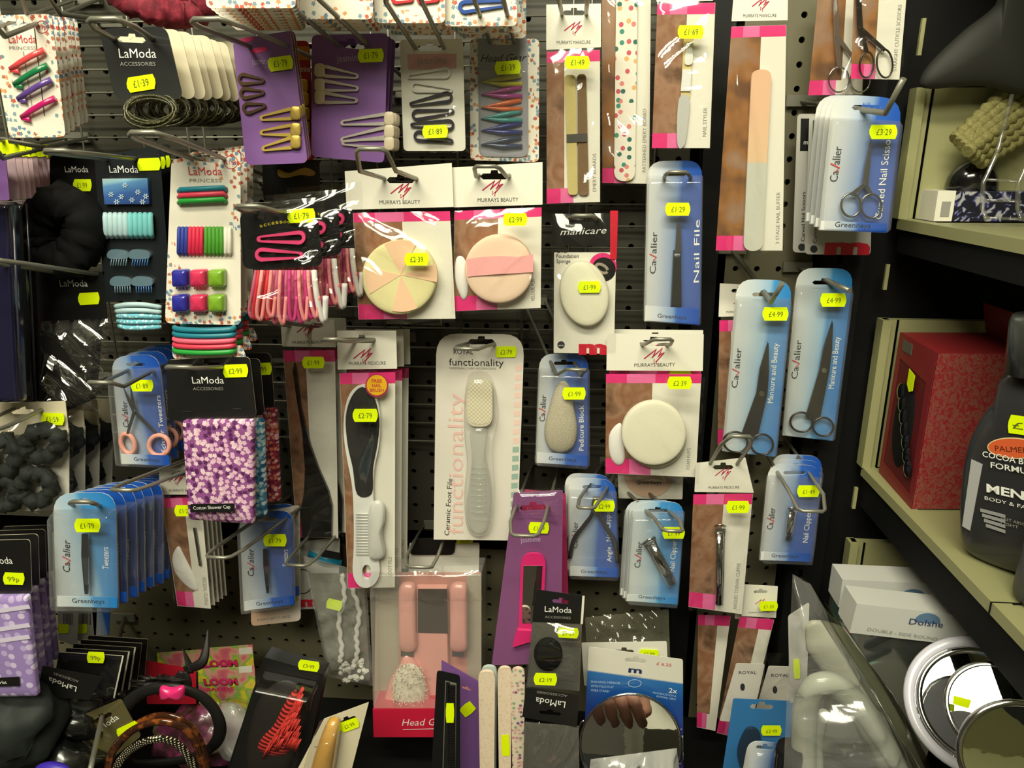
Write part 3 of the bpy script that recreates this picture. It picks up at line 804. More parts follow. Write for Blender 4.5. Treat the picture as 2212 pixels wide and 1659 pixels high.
def p_nip(c, R):
    for k, P in enumerate(([(1283, 1085, .006), (1278, 1112, .007), (1262, 1135, .008), (1240, 1165, .008), (1231, 1205, .006)], [(1292, 1085, .006), (1297, 1112, .007), (1310, 1140, .008), (1327, 1170, .008), (1334, 1215, .006)])):
        m = MB(); ptube(m, c, spl(P, 5), [2.2 + 2.6 * min(1, i / 8) for i in range(21)], DSTEEL if not k else STEEL, .006, flat=.6); m.build('handle', R, 'steel clipper handle')
    m = MB(); pslab(m, c, [(1280, 1072), (1296, 1072), (1300, 1100), (1288, 1112), (1276, 1100)], .004, .004, STEEL); m.build('jaw', R)
R, c = cavalier([(1227, 1030), (1330, 1036), (1337, 1248), (1229, 1244)], .10, 'angled_clipper_pack', 'blue blister card with long handled angle nail clipper, price £2.99', 'Angle . Nail Clipper', p_nip, '£2·99', (1305, 1093), top=.13, ledge=.90, cav=(.15, .72, .45), sy=(.84, .30), sx=.86, r=32, pw=46)
queue(R, 1, at(1270, 1022, .085) - at(1278, 1032, .10), 'blue angle nail clipper card, mostly hidden', 'angle nail clipper cards')
hook((1290, 1052, .10), (1265, 1098, .16), label='wire hook in front of the angle nail clipper card', dip=-.002, w=.024)
def p_clip(c, R): clipper(c, R, (1403, 1170), (1452, 1262), 24)
R, c = cavalier([(1366, 1085), (1479, 1083), (1463, 1306), (1352, 1298)], .14, 'nail_clipper_pack', 'teal blue blister card with large nail clipper, below the foam puffs', 'Nail Clipper', p_clip, '£1·99', (1455, 1151), mt=BLUEL, top=.10, ledge=.93, cav=(.20, .66, .40), sy=(.68, .38), sx=.90, r=34, pw=48)
queue(R, 2, (at(1405, 1080, .105) - at(1422, 1084, .14)) / 2, 'teal blue nail clipper card, mostly hidden', 'large nail clipper cards')
hook((1420, 1103, .14), (1455, 1148, .20), label='wire hook in front of the teal nail clipper card', dip=-.004, w=.026)
def p_clip2(c, R): clipper(c, R, (1712, 1100), (1702, 1165), 17)
R, c = cavalier([(1660, 1000), (1775, 1006), (1751, 1214), (1640, 1210)], .10, 'small_clipper_pack', 'blue blister card with small nail clipper, lowest card by the black upright', 'Nail Clipper', p_clip2, '£1·49', (1746, 1061), top=.13, ledge=.91, cav=(.17, .68, .46), sy=(.80, .48), sx=.90, r=34, pw=48)
queue(R, 2, (at(1722, 982, .06) - at(1716, 1003, .10)) / 2, 'blue small nail clipper card, mostly hidden', 'small nail clipper cards')
hook((1713, 1020, .10), (1755, 1105, .17), label='wire hook in front of the small nail clipper card', dip=-.006, w=.036)

# ================================================================ Murrays style header packs
def p_emery(c, R):
    m = MB(); E1 = mat('tan_emery', rgb(196, 180, 118), .8, noise_amt=.08, nscale=900); E2 = mat('brown_emery', rgb(118, 92, 62), .85, noise_amt=.1, nscale=900)
    pslab(m, c, quadr((1247, 160), (1266, 160), (1272, 422), (1249, 422), r=9), .002, .0012, E2); m.build('emery_board', R, 'brown emery board')
    m = MB(); pslab(m, c, quadr((1219, 162), (1243, 162), (1248, 421), (1227, 421), r=9), .003, .0012, E1); m.build('emery_board', R, 'tan emery board')
    m = MB(); pslab(m, c, [(1224, 290), (1268, 288), (1268, 306), (1224, 308)], .0046, .0004, STEEL); m.build('tape_band', R)
murrays([(1180, 10), (1298, 8), (1298, 102), (1180, 108)], [(1181, 112), (1296, 108), (1296, 436), (1181, 440)], .11, 'emery_boards_pack', 'header pack with tan and brown emery boards bound together, priced £1.49', 'MANICURE', p_emery, '£1·49', (1247, 135), ('EMERY BOARDS', .93, .68), photo=.33, hol=(1240, 28), logo=(1238, 60), seed=2, pw=54)
hook((1240, 30, .11), (1238, -60, .27), label='wire hook running up out of the frame above the emery boards', w=.024)
def p_dotfile(c, R):
    dm = dots_mat('polka_dot_file', rgb(235, 228, 214), [rgb(225, 130, 125), rgb(35, 105, 95), rgb(225, 175, 110), rgb(205, 85, 100), rgb(60, 140, 120)], scale=105, size=.26, rough=.6, density=.9)
    m = MB(); pslab(m, c, quadr((1331, -30), (1377, -30), (1371, 391), (1326, 391), r=(0, 0, 22, 22), n=8), .002, .003, dm); m.build('emery_board', R, 'polka dot emery board')
murrays(None, [(1300, -30), (1406, -30), (1402, 397), (1301, 395)], .06, 'patterned_file_pack', 'clear pack with a polka dot emery board running out of the top of the frame', prod=p_dotfile, side=('PATTERNED EMERY BOARD', .94, .62), photo=.35, seed=3, pm=SKINP2)
def p_styler(c, R):
    m = MB(); WP = mat('white_plastic', rgb(228, 228, 224), .3, coat=.5)
    pslab(m, c, spl([(1489, 90), (1496, 115), (1494, 138), (1479, 138), (1481, 112)], 4, True), .003, .0015, WP); m.build('styler_tip', R)
    m = MB(); pslab(m, c, [(1474, 150), (1493, 150), (1491, 197), (1470, 197)], .003, .0015, WP); m.build('styler_pad', R)
    m = MB(); pslab(m, c, spl([(1468, 210), (1488, 210), (1486, 260), (1478, 312), (1464, 316), (1462, 260)], 4, True), .003, .002, mat('clear_grip', rgb(190, 190, 186), .3)); m.build('grip', R)
    m = MB(); pslab(m, c, [(1478, 60), (1498, 60), (1490, 212), (1470, 212)], .002, .0008, mat('bare_wood', rgb(205, 185, 120), .6)); m.build('stick', R)
murrays([(1418, -60), (1545, -60), (1540, 2), (1418, 4)], [(1420, 8), (1545, 6), (1533, 320), (1408, 320)], .09, 'nail_styler_pack', 'glossy wrapped pack with white nail styler priced £1.69, beside the dotted file', prod=p_styler, price='£1·69', pc=(1492, 69), side=('NAIL STYLER', .92, .72), photo=.52, seed=4, pw=56, cre=.004, word='MANICURE')
def p_buffer(c, R):
    bm = ramp_mat('three_stage_buffer', [(0, rgb(200, 200, 188)), (.50, rgb(196, 196, 184)), (.505, rgb(225, 190, 152)), (1, rgb(225, 180, 148))], kind='grad', coord='UV', axis='Y', rough=.7, coat=0)
    m = MB(); pslab(m, c, quadr((1622, 151), (1665, 151), (1645, 541), (1604, 541), r=20, n=7), .002, .004, bm); m.build('nail_buffer', R, 'long rounded buffer, peach upper half and grey lower half')
murrays([(1586, -30), (1702, -30), (1701, 44), (1580, 46)], [(1580, 58), (1698, 54), (1690, 541), (1546, 541)], .11, 'nail_buffer_pack', 'very tall pack with peach and grey three stage nail buffer', 'MANICURE', p_buffer, '', (1663, 113), ('3 STAGE NAIL BUFFER', .97, .74), photo=.55, seed=5, hole=False, logo=(1643, 8), pw=54, sidex=.95, pm=SKINP2)
def p_str_sc(c, R): scissors(c, R, (1850, -90), (1857, 60), (1872, 140, 15, 28, 5), (1911, 137, 17, 31, -5), mt=DSTEEL, w=10, ringr=2.2)
murrays(None, [(1846, -60), (1962, -60), (1942, 172), (1838, 170)], .09, 'straight_scissors_pack', 'clear pack with cuticle scissors, right one hanging at the top right edge of the pegboard', prod=p_str_sc, side=('STRAIGHT CUTICLE SCISSORS', .92, .30), photo=.48, seed=6, pm=SKINP2)
def p_str_sc2(c, R): scissors(c, R, (1800, -60), (1808, 80), (1812, 172, 22, 27, 5), (1858, 172, 22, 27, 0), mt=CHROME, w=10, ringr=1.8)
murrays(None, [(1772, -60), (1870, -60), (1862, 204), (1746, 206)], .05, 'straight_scissors_pack', 'clear pack with scissors behind and left of the other scissors pack at top right', prod=p_str_sc2, photo=.6, seed=7, pm=SKINP2)

def p_wedge(c, R):
    G = mat('pale_yellow_sponge', rgb(228, 220, 165), .85); Pk = mat('pale_pink_sponge', rgb(240, 200, 165), .85)
    p_foam(c, R, 867, 596, 79, G, .013, 'sponge', dict(c=(866, 594), w=[(65, 118), (-10, 20), (166, 210), (255, 297)], m=Pk))
R, c = murrays([(745, 370), (976, 352), (980, 447), (749, 453)], [(763, 460), (972, 456), (984, 688), (775, 690)], .17, 'wedge_sponge_pack', 'pack with round pink and yellow wedge sponge priced £2.39', 'BEAUTY', p_wedge, '£2·39', (900, 560), photo=.5, seed=8, cre=.012, hol=(866, 389), logo=(866, 411))
hook((866, 386, .17), (800, 325, .28), label='wire hook rising in front of the wedge sponge pack', w=.032)
def p_puff(c, R):
    p_foam(c, R, 1080, 578, 73, mat('peach_velour', rgb(235, 205, 180), .9), .014, 'powder_puff')
    m = MB(); rb = mat('pink_satin', rgb(245, 175, 175), .25, coat=.4); q0 = [(1008, 560), (1040, 555), (1080, 553), (1120, 555), (1152, 549)]; q1 = [(1010, 598), (1040, 595), (1080, 592), (1120, 590), (1152, 588)]
    for i in range(4):
        b = len(m.v)
        for (x, y), o in ((q0[i], 0), (q0[i + 1], 0), (q1[i + 1], 0), (q1[i], 0)):
            f = .0155 + .002 * (1 - abs(x - 1080) / 80); l = c.L(x, y, f); m.v.append((l.x, -f, l.z))
        m.face([b, b + 3, b + 2, b + 1], rb, True)
    m.build('ribbon', R, 'pink satin ribbon across the puff')
    m = MB(); m.dome(c.P(spl([(985, 560), (1000, 555), (1010, 580), (1012, 630), (1000, 648), (984, 610)], 4, True), .001), .001, .004, mat('white_cotton', rgb(235, 232, 228), .9)); m.build('cotton_pad', R)
R, c = murrays([(976, 362), (1172, 350), (1172, 442), (980, 448)], [(982, 456), (1170, 448), (1168, 665), (980, 672)], .165, 'powder_puff_pack', 'pack with peach velour puff and pink ribbon priced £2.99', 'BEAUTY', p_puff, '£2·99', (1113, 474), ('VELOUR PUFF', .93, .7), photo=.5, seed=9, cre=.013, hol=(1068, 381), logo=(1064, 404))
hook((1068, 378, .165), (1050, 362, .20), label='wire hook above the powder puff pack', w=.03, dip=.004)
def p_fpuff(c, R):
    Wf = mat('white_foam', rgb(232, 228, 205), .9)
    p_foam(c, R, 1415, 940, 66, mat('cream_foam', rgb(205, 198, 172), .9), .008, 'foam_puff'); 
    m = MB(); m.dome(c.P(ell(1411, 931, 69, 68, 40), .009), .009, .002, Wf, n=4, edge=.008, pw=8); m.build('foam_puff', R)
    m = MB(); m.dome(c.P(spl([(1335, 915), (1345, 925), (1350, 990), (1335, 1005), (1318, 985), (1316, 940)], 4, True), .001), .001, .004, mat('white_cotton', rgb(235, 232, 228), .9)); m.build('cotton_pad', R)
R, c = murrays([(1311, 720), (1520, 722), (1518, 801), (1310, 800)], [(1309, 808), (1515, 808), (1503, 1030), (1308, 1022)], .11, 'foam_puffs_pack', 'pack with stacked white foam puffs priced £2.39', 'BEAUTY', p_fpuff, '£2·39', (1468, 827), ('FOAM PUFFS', .93, .72), photo=.49, seed=10, cre=.016, hol=(1412, 741), logo=(1413, 768))
queue(R, 1, at(1418, 712, .075) - at(1415, 721, .11), 'pack with white foam puffs, mostly hidden', 'foam puffs packs', skip=('cellophane_sleeve',))
hook((1412, 744, .11), (1432, 735, .15), label='wire hook holding the foam puffs pack', w=.027, dip=.002)
def p_tint(c, R):
    m = MB(); P = [(638, 782), (642, 800), (652, 880), (672, 960), (690, 1010), (712, 1060), (719, 1090), (718, 1157), (655, 1157), (652, 1100), (659, 1060), (661, 1010), (655, 930), (643, 860), (635, 800)]
    pslab(m, c, P, .003, .004, BLACK); m.build('tint_brush', R, 'long tapering black tint brush')
R, c = murrays([(606, 688), (722, 690), (726, 750), (610, 748)], [(612, 757), (724, 757), (731, 1162), (642, 1160)], .09, 'tint_brush_pack', 'long narrow pack with black tapering tint brush priced £1.99', 'BEAUTY', p_tint, '£1·99', (677, 783), photo=.42, seed=11, hol=(675, 703), logo=(660, 712), pw=48)
queue(R, 1, at(690, 686, .07) - at(664, 689, .09), 'tint brush pack, mostly hidden', 'tint brush packs', skip=('price_sticker',))
hook((650, 705, .09), (580, 695, .17), label='short wire hook tip under the pink hair ties', w=.024, dip=0)
def p_foot(c, R):
    WP = mat('white_plastic', rgb(228, 228, 224), .3, coat=.5)
    m = MB(); P = spl([(782, 830), (812, 850), (823, 900), (820, 960), (810, 1010), (808, 1070), (812, 1120), (815, 1180), (822, 1230), (812, 1256), (793, 1266), (774, 1258), (764, 1232), (766, 1180), (766, 1120), (763, 1050), (752, 990), (745, 940), (746, 890), (758, 848)], 4, True)
    hole = ell(794, 1232, 10, 16, 14)
    pslab(m, c, P, .003, .004, WP, [hole]); o = m.build('foot_file', R, 'white paddle with black abrasive face')
    m = MB(); P = spl([(783, 836), (808, 858), (819, 905), (816, 955), (806, 1010), (803, 1066), (772, 1068), (762, 1010), (751, 960), (747, 900), (760, 856)], 4, True)
    pslab(m, c, P, .0075, .0004, mat('black_grit', rgb(34, 34, 32), .7, noise_amt=.3, nscale=1500)); m.build('abrasive_face', o)
    m = MB()
    m.dome(c.P(spl([(813, 1080), (830, 1090), (832, 1120), (826, 1150), (832, 1190), (826, 1204), (806, 1206), (798, 1190), (798, 1100)], 4, True), .007), .007, .005, mat('white_plastic_translucent', rgb(212, 212, 206), .25, coat=.5), edge=.003); m.build('nail_brush', R)
    m = MB()
    for i in range(15): ptube(m, c, [(768, 1110 + i * 6.2, .009), (799, 1110 + i * 6.2, .009)], 1.2, WP, .009, seg=5)
    tag(m.build('bristles', R), None, None, kind='stuff')
    m = MB(); pslab(m, c, ell(814, 833, 25, n=30), .012, .0004, mat('magenta_ring', rgb(175, 40, 90), .5)); pslab(m, c, ell(814, 832, 22, n=30), .0125, .0004, mat('amber_sticker', rgb(250, 190, 20), .5))
    for i, (t, w_) in enumerate((('FREE', 22), ('NAIL', 20), ('BRUSH', 30))): T(m, c, t, (814 - w_ / 2, 826 + i * 10), (814 + w_ / 2, 826 + i * 10), 6.5, REDTXT, off=.0132, bold=.02)
    m.build('offer_sticker', R, 'round amber sticker reading FREE NAIL BRUSH')
R, c = murrays([(728, 714), (856, 714), (858, 796), (730, 798)], [(734, 806), (854, 804), (853, 1268), (752, 1270)], .15, 'foot_file_pack', 'long pack with black and white foot file and round free nail brush sticker', 'PEDICURE', p_foot, '£2·79', (789, 897), ('FOOT FILE', .95, .86), photo=.4, seed=12, cre=.012, hol=(782, 735), logo=(784, 768), pw=54, filmamt=True)
queue(R, 2, (at(826, 711, .085) - at(792, 714, .15)) / 2, 'foot file pack, mostly hidden', 'foot file packs', skip=('price_sticker', 'offer_sticker'))
hook((790, 733, .15), (715, 735, .25), label='wire hook sticking out left above the foot file pack', w=.02, dip=.001)
def p_ptw(c, R):
    m = MB(); m.dome(c.P(spl([(385, 1180), (398, 1200), (420, 1245), (428, 1275), (408, 1270), (380, 1240), (372, 1205)], 4, True), .001), .001, .003, mat('white_cotton', rgb(235, 232, 228), .9)); m.build('cotton_pad', R)
    m = MB(); pslab(m, c, [(418, 1140), (424, 1140), (436, 1220), (431, 1222)], .002, .0015, STEEL); m.build('tweezers', R)
R, c = murrays([(343, 1010), (440, 1014), (446, 1068), (347, 1068)], [(349, 1076), (435, 1076), (456, 1314), (384, 1308)], .16, 'pointed_tweezers_pack', 'narrow header pack with pointed tweezers and a face print, front of a fan of packs', 'BEAUTY', p_ptw, '£1·29', (400, 1103), ('POINTED TWEEZERS', .97, .72), photo=.55, seed=13, hol=(390, 1025), logo=(380, 1035), pw=46)
queue(R, 4, (at(432, 1000, .11) - at(392, 1012, .16)) / 4, 'pointed tweezers pack', 'fan of pointed tweezers packs', skip=('price_sticker', 'cellophane_sleeve'))
hook((440, 990, .16), (262, 1060, .30), label='long wire hook rising over the tweezers queue', w=.03, dip=0)
def p_toenail(c, R):
    clipper(c, R, (1556, 1140), (1553, 1305), 18)
murrays([(1503, 1000), (1610, 988), (1628, 1064), (1500, 1062)], [(1498, 1068), (1626, 1066), (1602, 1326), (1487, 1310)], .12, 'toenail_clipper_pack', 'header pack with angled toenail clipper and photo of feet, priced £1.99', 'PEDICURE', p_toenail, '£1·99', (1594, 1095), ('ANGLED TOENAIL CLIPPER', .97, .58), photo=.52, seed=14, hol=(1562, 1009), logo=(1562, 1022), pw=50, sidex=.90)
hook((1562, 1003, .12), (1600, 945, .19), label='wire hook loop above the toenail clipper pack', w=.03, dip=.0)
for i, (x, y, dd) in enumerate(((1640, 1262, .10), (1625, 1268, .07))):
    murrays([(x - 32, y), (x + 40, y + 4), (x + 36, y + 72), (x - 38, y + 68)], [(x - 42, y + 70), (x + 32, y + 76), (x - 32, y + 335), (x - 92, y + 320)] if not i else [(1508, 1328), (1578, 1330), (1545, 1578), (1505, 1570)], dd, 'orange_stick_pack', ['narrow leaning pack with pink band, £1.30 sticker, low beside the black upright', 'narrow pack with hand photo tucked left behind the leaning pack with £1.30 sticker'][i], 'MANICURE', None, '£1·30' if not i else None, (1660, 1309), photo=.62, seed=15 + i, pw=40, pm=SKINP, filmamt=not i)
# ================================================================ hair accessories on the left
def flat_card(q, d, name, label, mt, r=10, hole=None, cat='hair accessory card', group=None, dr=0, db=0, back=None, hw=55, draw=None, th=.0007, hh=None):
    c = Card(q, d, dr, db); R = root(name, c, label, cat, group); m = MB()
    pslab(m, c, quadr(*c.q, r=r), 0, th, mt, [euro(hole[0], hole[1], hw, hh or hw * .2, hole[2] if len(hole) > 2 else 0)] if hole else [], side=back)
    if draw: draw(m, c)
    m.build('card', R); return R, c
GLIT = lambda n, col: mat(n, col, .3, coat=.5, noise_amt=.35, nscale=1400)
# --- princess slides, far left
def dA(m, c):
    lamoda_text(m, c, 49, 85, 60, 15, REDTXT, 'PRINCESS', subm=GREYTXT, ang=0)
    pslab(m, c, ell(91, 58, 14), .0008, .0002, REDTXT, [ell(91, 58, 12.6)]); T(m, c, '99p', (82, 63), (100, 63), 9, REDTXT)
    for x in (50, 74): pstroke(m, c, [(x, 110 if x == 50 else 60), (x + 22, 250)], 1.5, BLACK if x > 60 else GREYTXT)
R, c = flat_card([(-28, 34), (112, 30), (143, 296), (22, 298)], .24, 'hair_slide_card', 'floral card with four diagonal slides, price 99p, front one of the far left row', FLORAL, 12, (44, 54, 5), draw=dA, hw=66)
for i, (col, x, y, l) in enumerate(((rgb(235, 80, 85), 22, 150, 'red'), (rgb(30, 125, 75), 30, 183, 'green'), (rgb(100, 70, 150), 38, 214, 'violet'), (rgb(200, 25, 110), 46, 254, 'magenta'))):
    mt = mat('glossy_slide_%s' % l, col, .3, coat=.6); m = MB()
    ptube(m, c, [(x, y, .003), (x + 20, y - 14, .005), (x + 45, y - 29, .006), (x + 73, y - 42, .004)], [5.5, 6, 6, 6.5], mt, .003, flat=.6)
    ptube(m, c, [(x + 1, y + 1, .003), (x + 16, y + 4, .003), (x + 18, y + 10, .003)], [5, 5, 3], mt, .003, flat=.6); m.build('hair_slide', R, l + ' slide')
queue(R, 5, (at(108, 40, .12) - at(42, 32, .24)) / 5, 'floral hair slide card', 'hair slide cards, far left', jitter=.001, seed=4)
hook((44, 52, .24), (-60, 40, .34), label='wire hook entering from the left edge above the hair slides', w=.03)
hook((190, 42, .10), (70, -10, .26), label='wire hook crossing the top left corner of the frame', w=.03)
# --- black card with gold and black elastics
BH = ramp_mat('black_halftone_card', [(0, rgb(40, 42, 40)), (.5, rgb(26, 27, 27)), (1, rgb(22, 22, 24))], kind='grad', coord='UV', axis='Y', rough=.4)
def dB(m, c): lamoda_text(m, c, 298, 116, 80, 18, WHITETXT, 'ACCESSORIES', subm=GREYTXT, ang=0)
R, c = flat_card([(215, 62), (360, 57), (398, 214), (250, 218)], .30, 'elastics_card', 'black card with glittering black and gold elastics, front one on the upper left hook', BH, 22, (285, 86, 3), draw=dB, hw=62, back=CREAM)
ELG = ramp_mat('black_gold_cord', [(0, rgb(14, 14, 12)), (.55, rgb(20, 20, 14)), (.60, rgb(90, 86, 20)), (1, rgb(190, 180, 70))], scale=1500, detail=1, rough=.4)
def elastics(c, R, n=6, cx=327, cy=238, rx=54, ry=28, seed=1):
    rnd = random.Random(seed)
    for i in range(n):
        m = MB(); P = [(x, y, .003 + .0022 * (i % 3) + .004 * math.sin(t * .22)) for t, (x, y) in enumerate(ell(cx + rnd.uniform(-4, 4), cy + i * 2.6 - 6, rx + rnd.uniform(-4, 3), ry + rnd.uniform(-6, 4), 28, rnd.uniform(-8, 8)))]
        ptube(m, c, P, 3.3, ELG, .003, True, 6); m.build('hair_elastic', R)
elastics(c, R)
sticker(R, c, 305, 180, '£1·39', 62, 33, 9, off=.0015)
q = queue(R, 8, (at(462, 96, .13) - at(287, 60, .30)) / 8, 'black and cream elastics card', 'black and gold elastics cards', jitter=.0012, seed=5, skip=('price_sticker',))
for o in q:
    o.matrix_world = o.matrix_world @ Matrix.Rotation(.12, 4, 'Z')
    for k in kids(o):
        if k.name.startswith('card'): k.data = k.data.copy(); k.data.materials[0] = CREAM
hook((287, 84, .30), (225, 45, .37), label='wire hook with bent loop above the black and gold elastics cards', w=.032, dip=.0)
# --- floral cards cut off by the top of the frame
for i, (x0, x1, yb, d, n, pal) in enumerate(((446, 640, 18, .30, 8, 'red'), (646, 806, 42, .24, 3, 'none'), (810, 962, 50, .22, 2, 'red'), (958, 1117, 57, .21, 2, 'blue'))):
    R, c = flat_card([(x0 - 6, yb - 250), (x1 - 2, yb - 250), (x1, yb), (x0, yb)], d, 'floral_card', ['floral bordered card at top, leftmost, front of a deep stack', 'floral bordered card at top with nothing else visible, second from left', 'floral bordered card at top with red clips at the frame edge', 'floral bordered card at top with a blue snap clip'][i], FLORAL, 14)
    if pal == 'blue':
        m = MB(); clip_slide(m, c, 1094, 8, 990, 17, 8, 15, GLIT('blue_glitter', rgb(25, 70, 150)), .001, .002); m.build('snap_clip', R, 'blue snap clip')
        m = MB(); pslab(m, c, [(1018, 4), (1056, 5), (1056, 22), (1018, 22)], .0008, .0002, WHITE); m.build('clip_tag', R)
    if pal == 'red' and i: 
        for xx in (860, 915):
            m = MB(); clip_slide(m, c, xx + 35, -2, xx - 15, -2, 8, 12, GLIT('red_glitter', rgb(190, 30, 45)), .001, .002); m.build('snap_clip', R, 'red snap clip')
    queue(R, n, (at(x1 + (20 if i else 20), yb + (48 if i == 0 else 26) , d - (.16 if i == 0 else .07)) - at(x1, yb, d)) / n, 'floral top edge card, %s column' % ORD[i], 'floral cards along the top')
# dark red scrunchies at the top
SC = ramp_mat('crimson_velvet', [(0, rgb(40, 8, 14)), (.5, rgb(120, 22, 44)), (1, rgb(190, 70, 90))], scale=160, rough=.8, coat=0)
def fluffy(pts, r, mt, name, label, cat, world_d, seed=0, lump=.35, seg=12, n=10, closed=True, group=None):
    rnd = random.Random(seed); P = spl([tuple(at(x, y, z)) for x, y, z in pts], n, closed)
    rr = [r * (1 + lump * noise.noise(Vector((i * .8, seed * 3.1, 0)))) for i in range(len(P))]
    m = MB(); m.tube(P, rr, mt, seg, closed)
    for k, v in enumerate(m.v):
        vv = Vector(v); q = noise.noise(vv * 190 + Vector((seed, 0, 0))); w_ = noise.noise(vv * 420)
        m.v[k] = tuple(vv + Vector((noise.noise(vv * 150), noise.noise(vv * 170 + Vector((9, 0, 0))), q)) * r * .5 * lump * 2 + Vector((w_, 0, w_)) * r * .15)
    o = m.build(name); return tag(o, label, cat, group)
fluffy([(260, -18, .2), (330, 20, .2), (400, 32, .18), (440, 0, .18), (360, -30, .18)], .013, SC, 'scrunchie', 'crimson velvet scrunchie at the top edge of the frame, left of the floral cards', 'scrunchie', .2, 1)
# --- purple snap clip cards
GOLD = mat('gold_metal', rgb(215, 185, 95), .35, metal=.6); SILV = mat('silver_metal', rgb(215, 208, 200), .3, metal=.6)
BRNZ = mat('antique_metal', rgb(110, 90, 70), .3, metal=.8)
BEIGE = mat('pearl_disc', rgb(205, 190, 165), .4, coat=.3)
def snaps(c, R, rows, mt, disc=None, w0=6, w1=14):
    for (x0, y0, x1, y1) in rows:
        m = MB(); clip_slide(m, c, x0, y0, x1, y1, w0, w1, mt, .0016, .0014)
        o = m.build('snap_clip', R)
        if disc:
            m = MB(); s = 1 if x1 > x0 else -1
            m.dome(c.P(quadr((x1 - 12 * s, y1 - 15), (x1 + 10 * s, y1 - 15), (x1 + 10 * s, y1 + 15), (x1 - 12 * s, y1 + 15), r=9), .003), .003, .001, disc, n=3, edge=.001, pw=6); m.build('clip_disc', o)
def dP(m, c): T(m, c, 'jasmine', (545, 140), (583, 138), 13, mat('lilac_ink', rgb(190, 170, 205), .5)); pslab(m, c, ell(532, 86, 17, 5, 14, -10), .0008, .0002, PINK); pslab(m, c, ell(560, 108, 18, 6, 14, -8), .0008, .0002, PINK)
R, c = flat_card([(503, 86), (628, 67), (665, 352), (532, 357)], .22, 'snap_clip_card', 'purple card with gold and bronze snap clips, front one of the left purple row', PURPLE, 14, None, draw=dP, back=mat('yellow_edge', rgb(205, 190, 60), .5))
snaps(c, R, [(572, 175, 514, 170), (572, 200, 518, 202), (575, 228, 524, 236)], BRNZ)
snaps(c, R, [(562, 256, 640, 244), (562, 287, 640, 280), (566, 322, 640, 306)], GOLD, GOLD)
sticker(R, c, 606, 137, '£1·79', 54, 30, 8, off=.002)
queue(R, 2, (at(577, 74, .20) - at(566, 76, .22)) / 2, 'purple snap clip card with gold clips', 'purple gold clip cards', skip=('price_sticker',))
hook((580, 100, .22), (448, 45, .34), label='wire hook with wide loop, upper left, above the purple gold clip cards', w=.034, dip=.0)
def dRd(m, c): T(m, c, 'jasmine', (640, 155), (670, 155), 12, WHITETXT)
R, c = flat_card([(560, 90), (668, 88), (682, 345), (574, 350)], .145, 'snap_clip_card', 'red card with gold discs, mostly hidden behind the purple gold clip cards', mat('crimson_card', rgb(165, 18, 30), .45), 12, draw=dRd)
snaps(c, R, [(600, 200, 656, 186), (600, 228, 658, 214), (600, 262, 660, 246), (600, 292, 660, 276)], GOLD, GOLD)
m = MB(); pslab(m, c, [(636, 100), (668, 100), (668, 130), (636, 130)], .0008, .0003, mat('amber_paper', rgb(190, 120, 20), .5)); m.build('label_strip', R)
R, c = flat_card([(566, 345), (690, 345), (692, 432), (570, 434)], .12, 'gold_bow_pack', 'black card with small gold bow, below the purple gold clip cards', BLACK, 6)
m = MB(); pslab(m, c, spl([(603, 366), (625, 374), (660, 362), (682, 372), (676, 380), (650, 378), (620, 384), (604, 380)], 4, True), .001, .003, GOLD); m.build('gold_bow', R)
def dP2(m, c): T(m, c, 'jasmine', (728, 134), (782, 131), 14, mat('lilac_ink', rgb(190, 170, 205), .5))
R, c = flat_card([(674, 76), (838, 72), (830, 352), (673, 338)], .17, 'snap_clip_card', 'purple card with silver snap clips and pale discs, priced £1.79, front one', PURPLE, 12, (758, 98, 6), draw=dP2, hw=66)
snaps(c, R, [(776, 166, 690, 152), (776, 192, 690, 184), (774, 218, 690, 210)], SILV, BEIGE)
snaps(c, R, [(736, 266, 842, 256), (736, 303, 842, 284), (738, 308, 842, 310)], SILV, BEIGE)
sticker(R, c, 801, 120, '£1·79', 56, 29, 2, off=.002)
queue(R, 2, (at(776, 84, .14) - at(756, 74, .17)) / 2, 'purple card with silver snap clips', 'purple silver clip cards', twist=.012, skip=('price_sticker',))
hook((762, 97, .17), (620, -70, .30), label='wire hook running out of the top over the silver clip card', w=.029)
# --- white jasmine card
def dW(m, c):
    pslab(m, c, [(880, 117), (986, 116), (986, 148), (881, 150)], .0008, .0001, mat('dusty_pink', rgb(215, 160, 165), .45)); T(m, c, 'jasmine', (902, 139), (966, 138), 16, GREYTXT)
R, c = flat_card([(864, 86), (1000, 84), (1006, 326), (872, 326)], .15, 'snap_clip_card', 'white card with white and black snap clips and pink name band', WHITE, 10, (928, 105), draw=dW, hw=58)
BLK = mat('black_enamel', rgb(45, 42, 58), .3, coat=.5); WHT = mat('white_enamel', rgb(222, 220, 212), .3, coat=.5)
for (a, b, c2, d2, mt) in ((880, 166, 974, 156, WHT), (978, 196, 888, 186, WHT), (885, 226, 978, 208, BLK), (982, 240, 890, 250, BLK), (887, 270, 982, 270, BLK), (980, 306, 894, 292, BLK)):
    m = MB(); clip_slide(m, c, a, b, c2, d2, 5, 13, mt, .0012, .0022); m.build('snap_clip', R, 'white clip' if mt is WHT else 'black clip')
m = MB(); m.sheet(c.P([(862, 84), (1014, 84), (1014, 330), (868, 330)], .004), .004, .004, FILM, seed=31); m.build('cellophane_sleeve', R)
sticker(R, c, 940, 284, '£1·89', 55, 28, 2, off=.010)
hook((928, 104, .15), (860, -60, .32), label='wire hook running out of the top above the white clip card', w=.028)
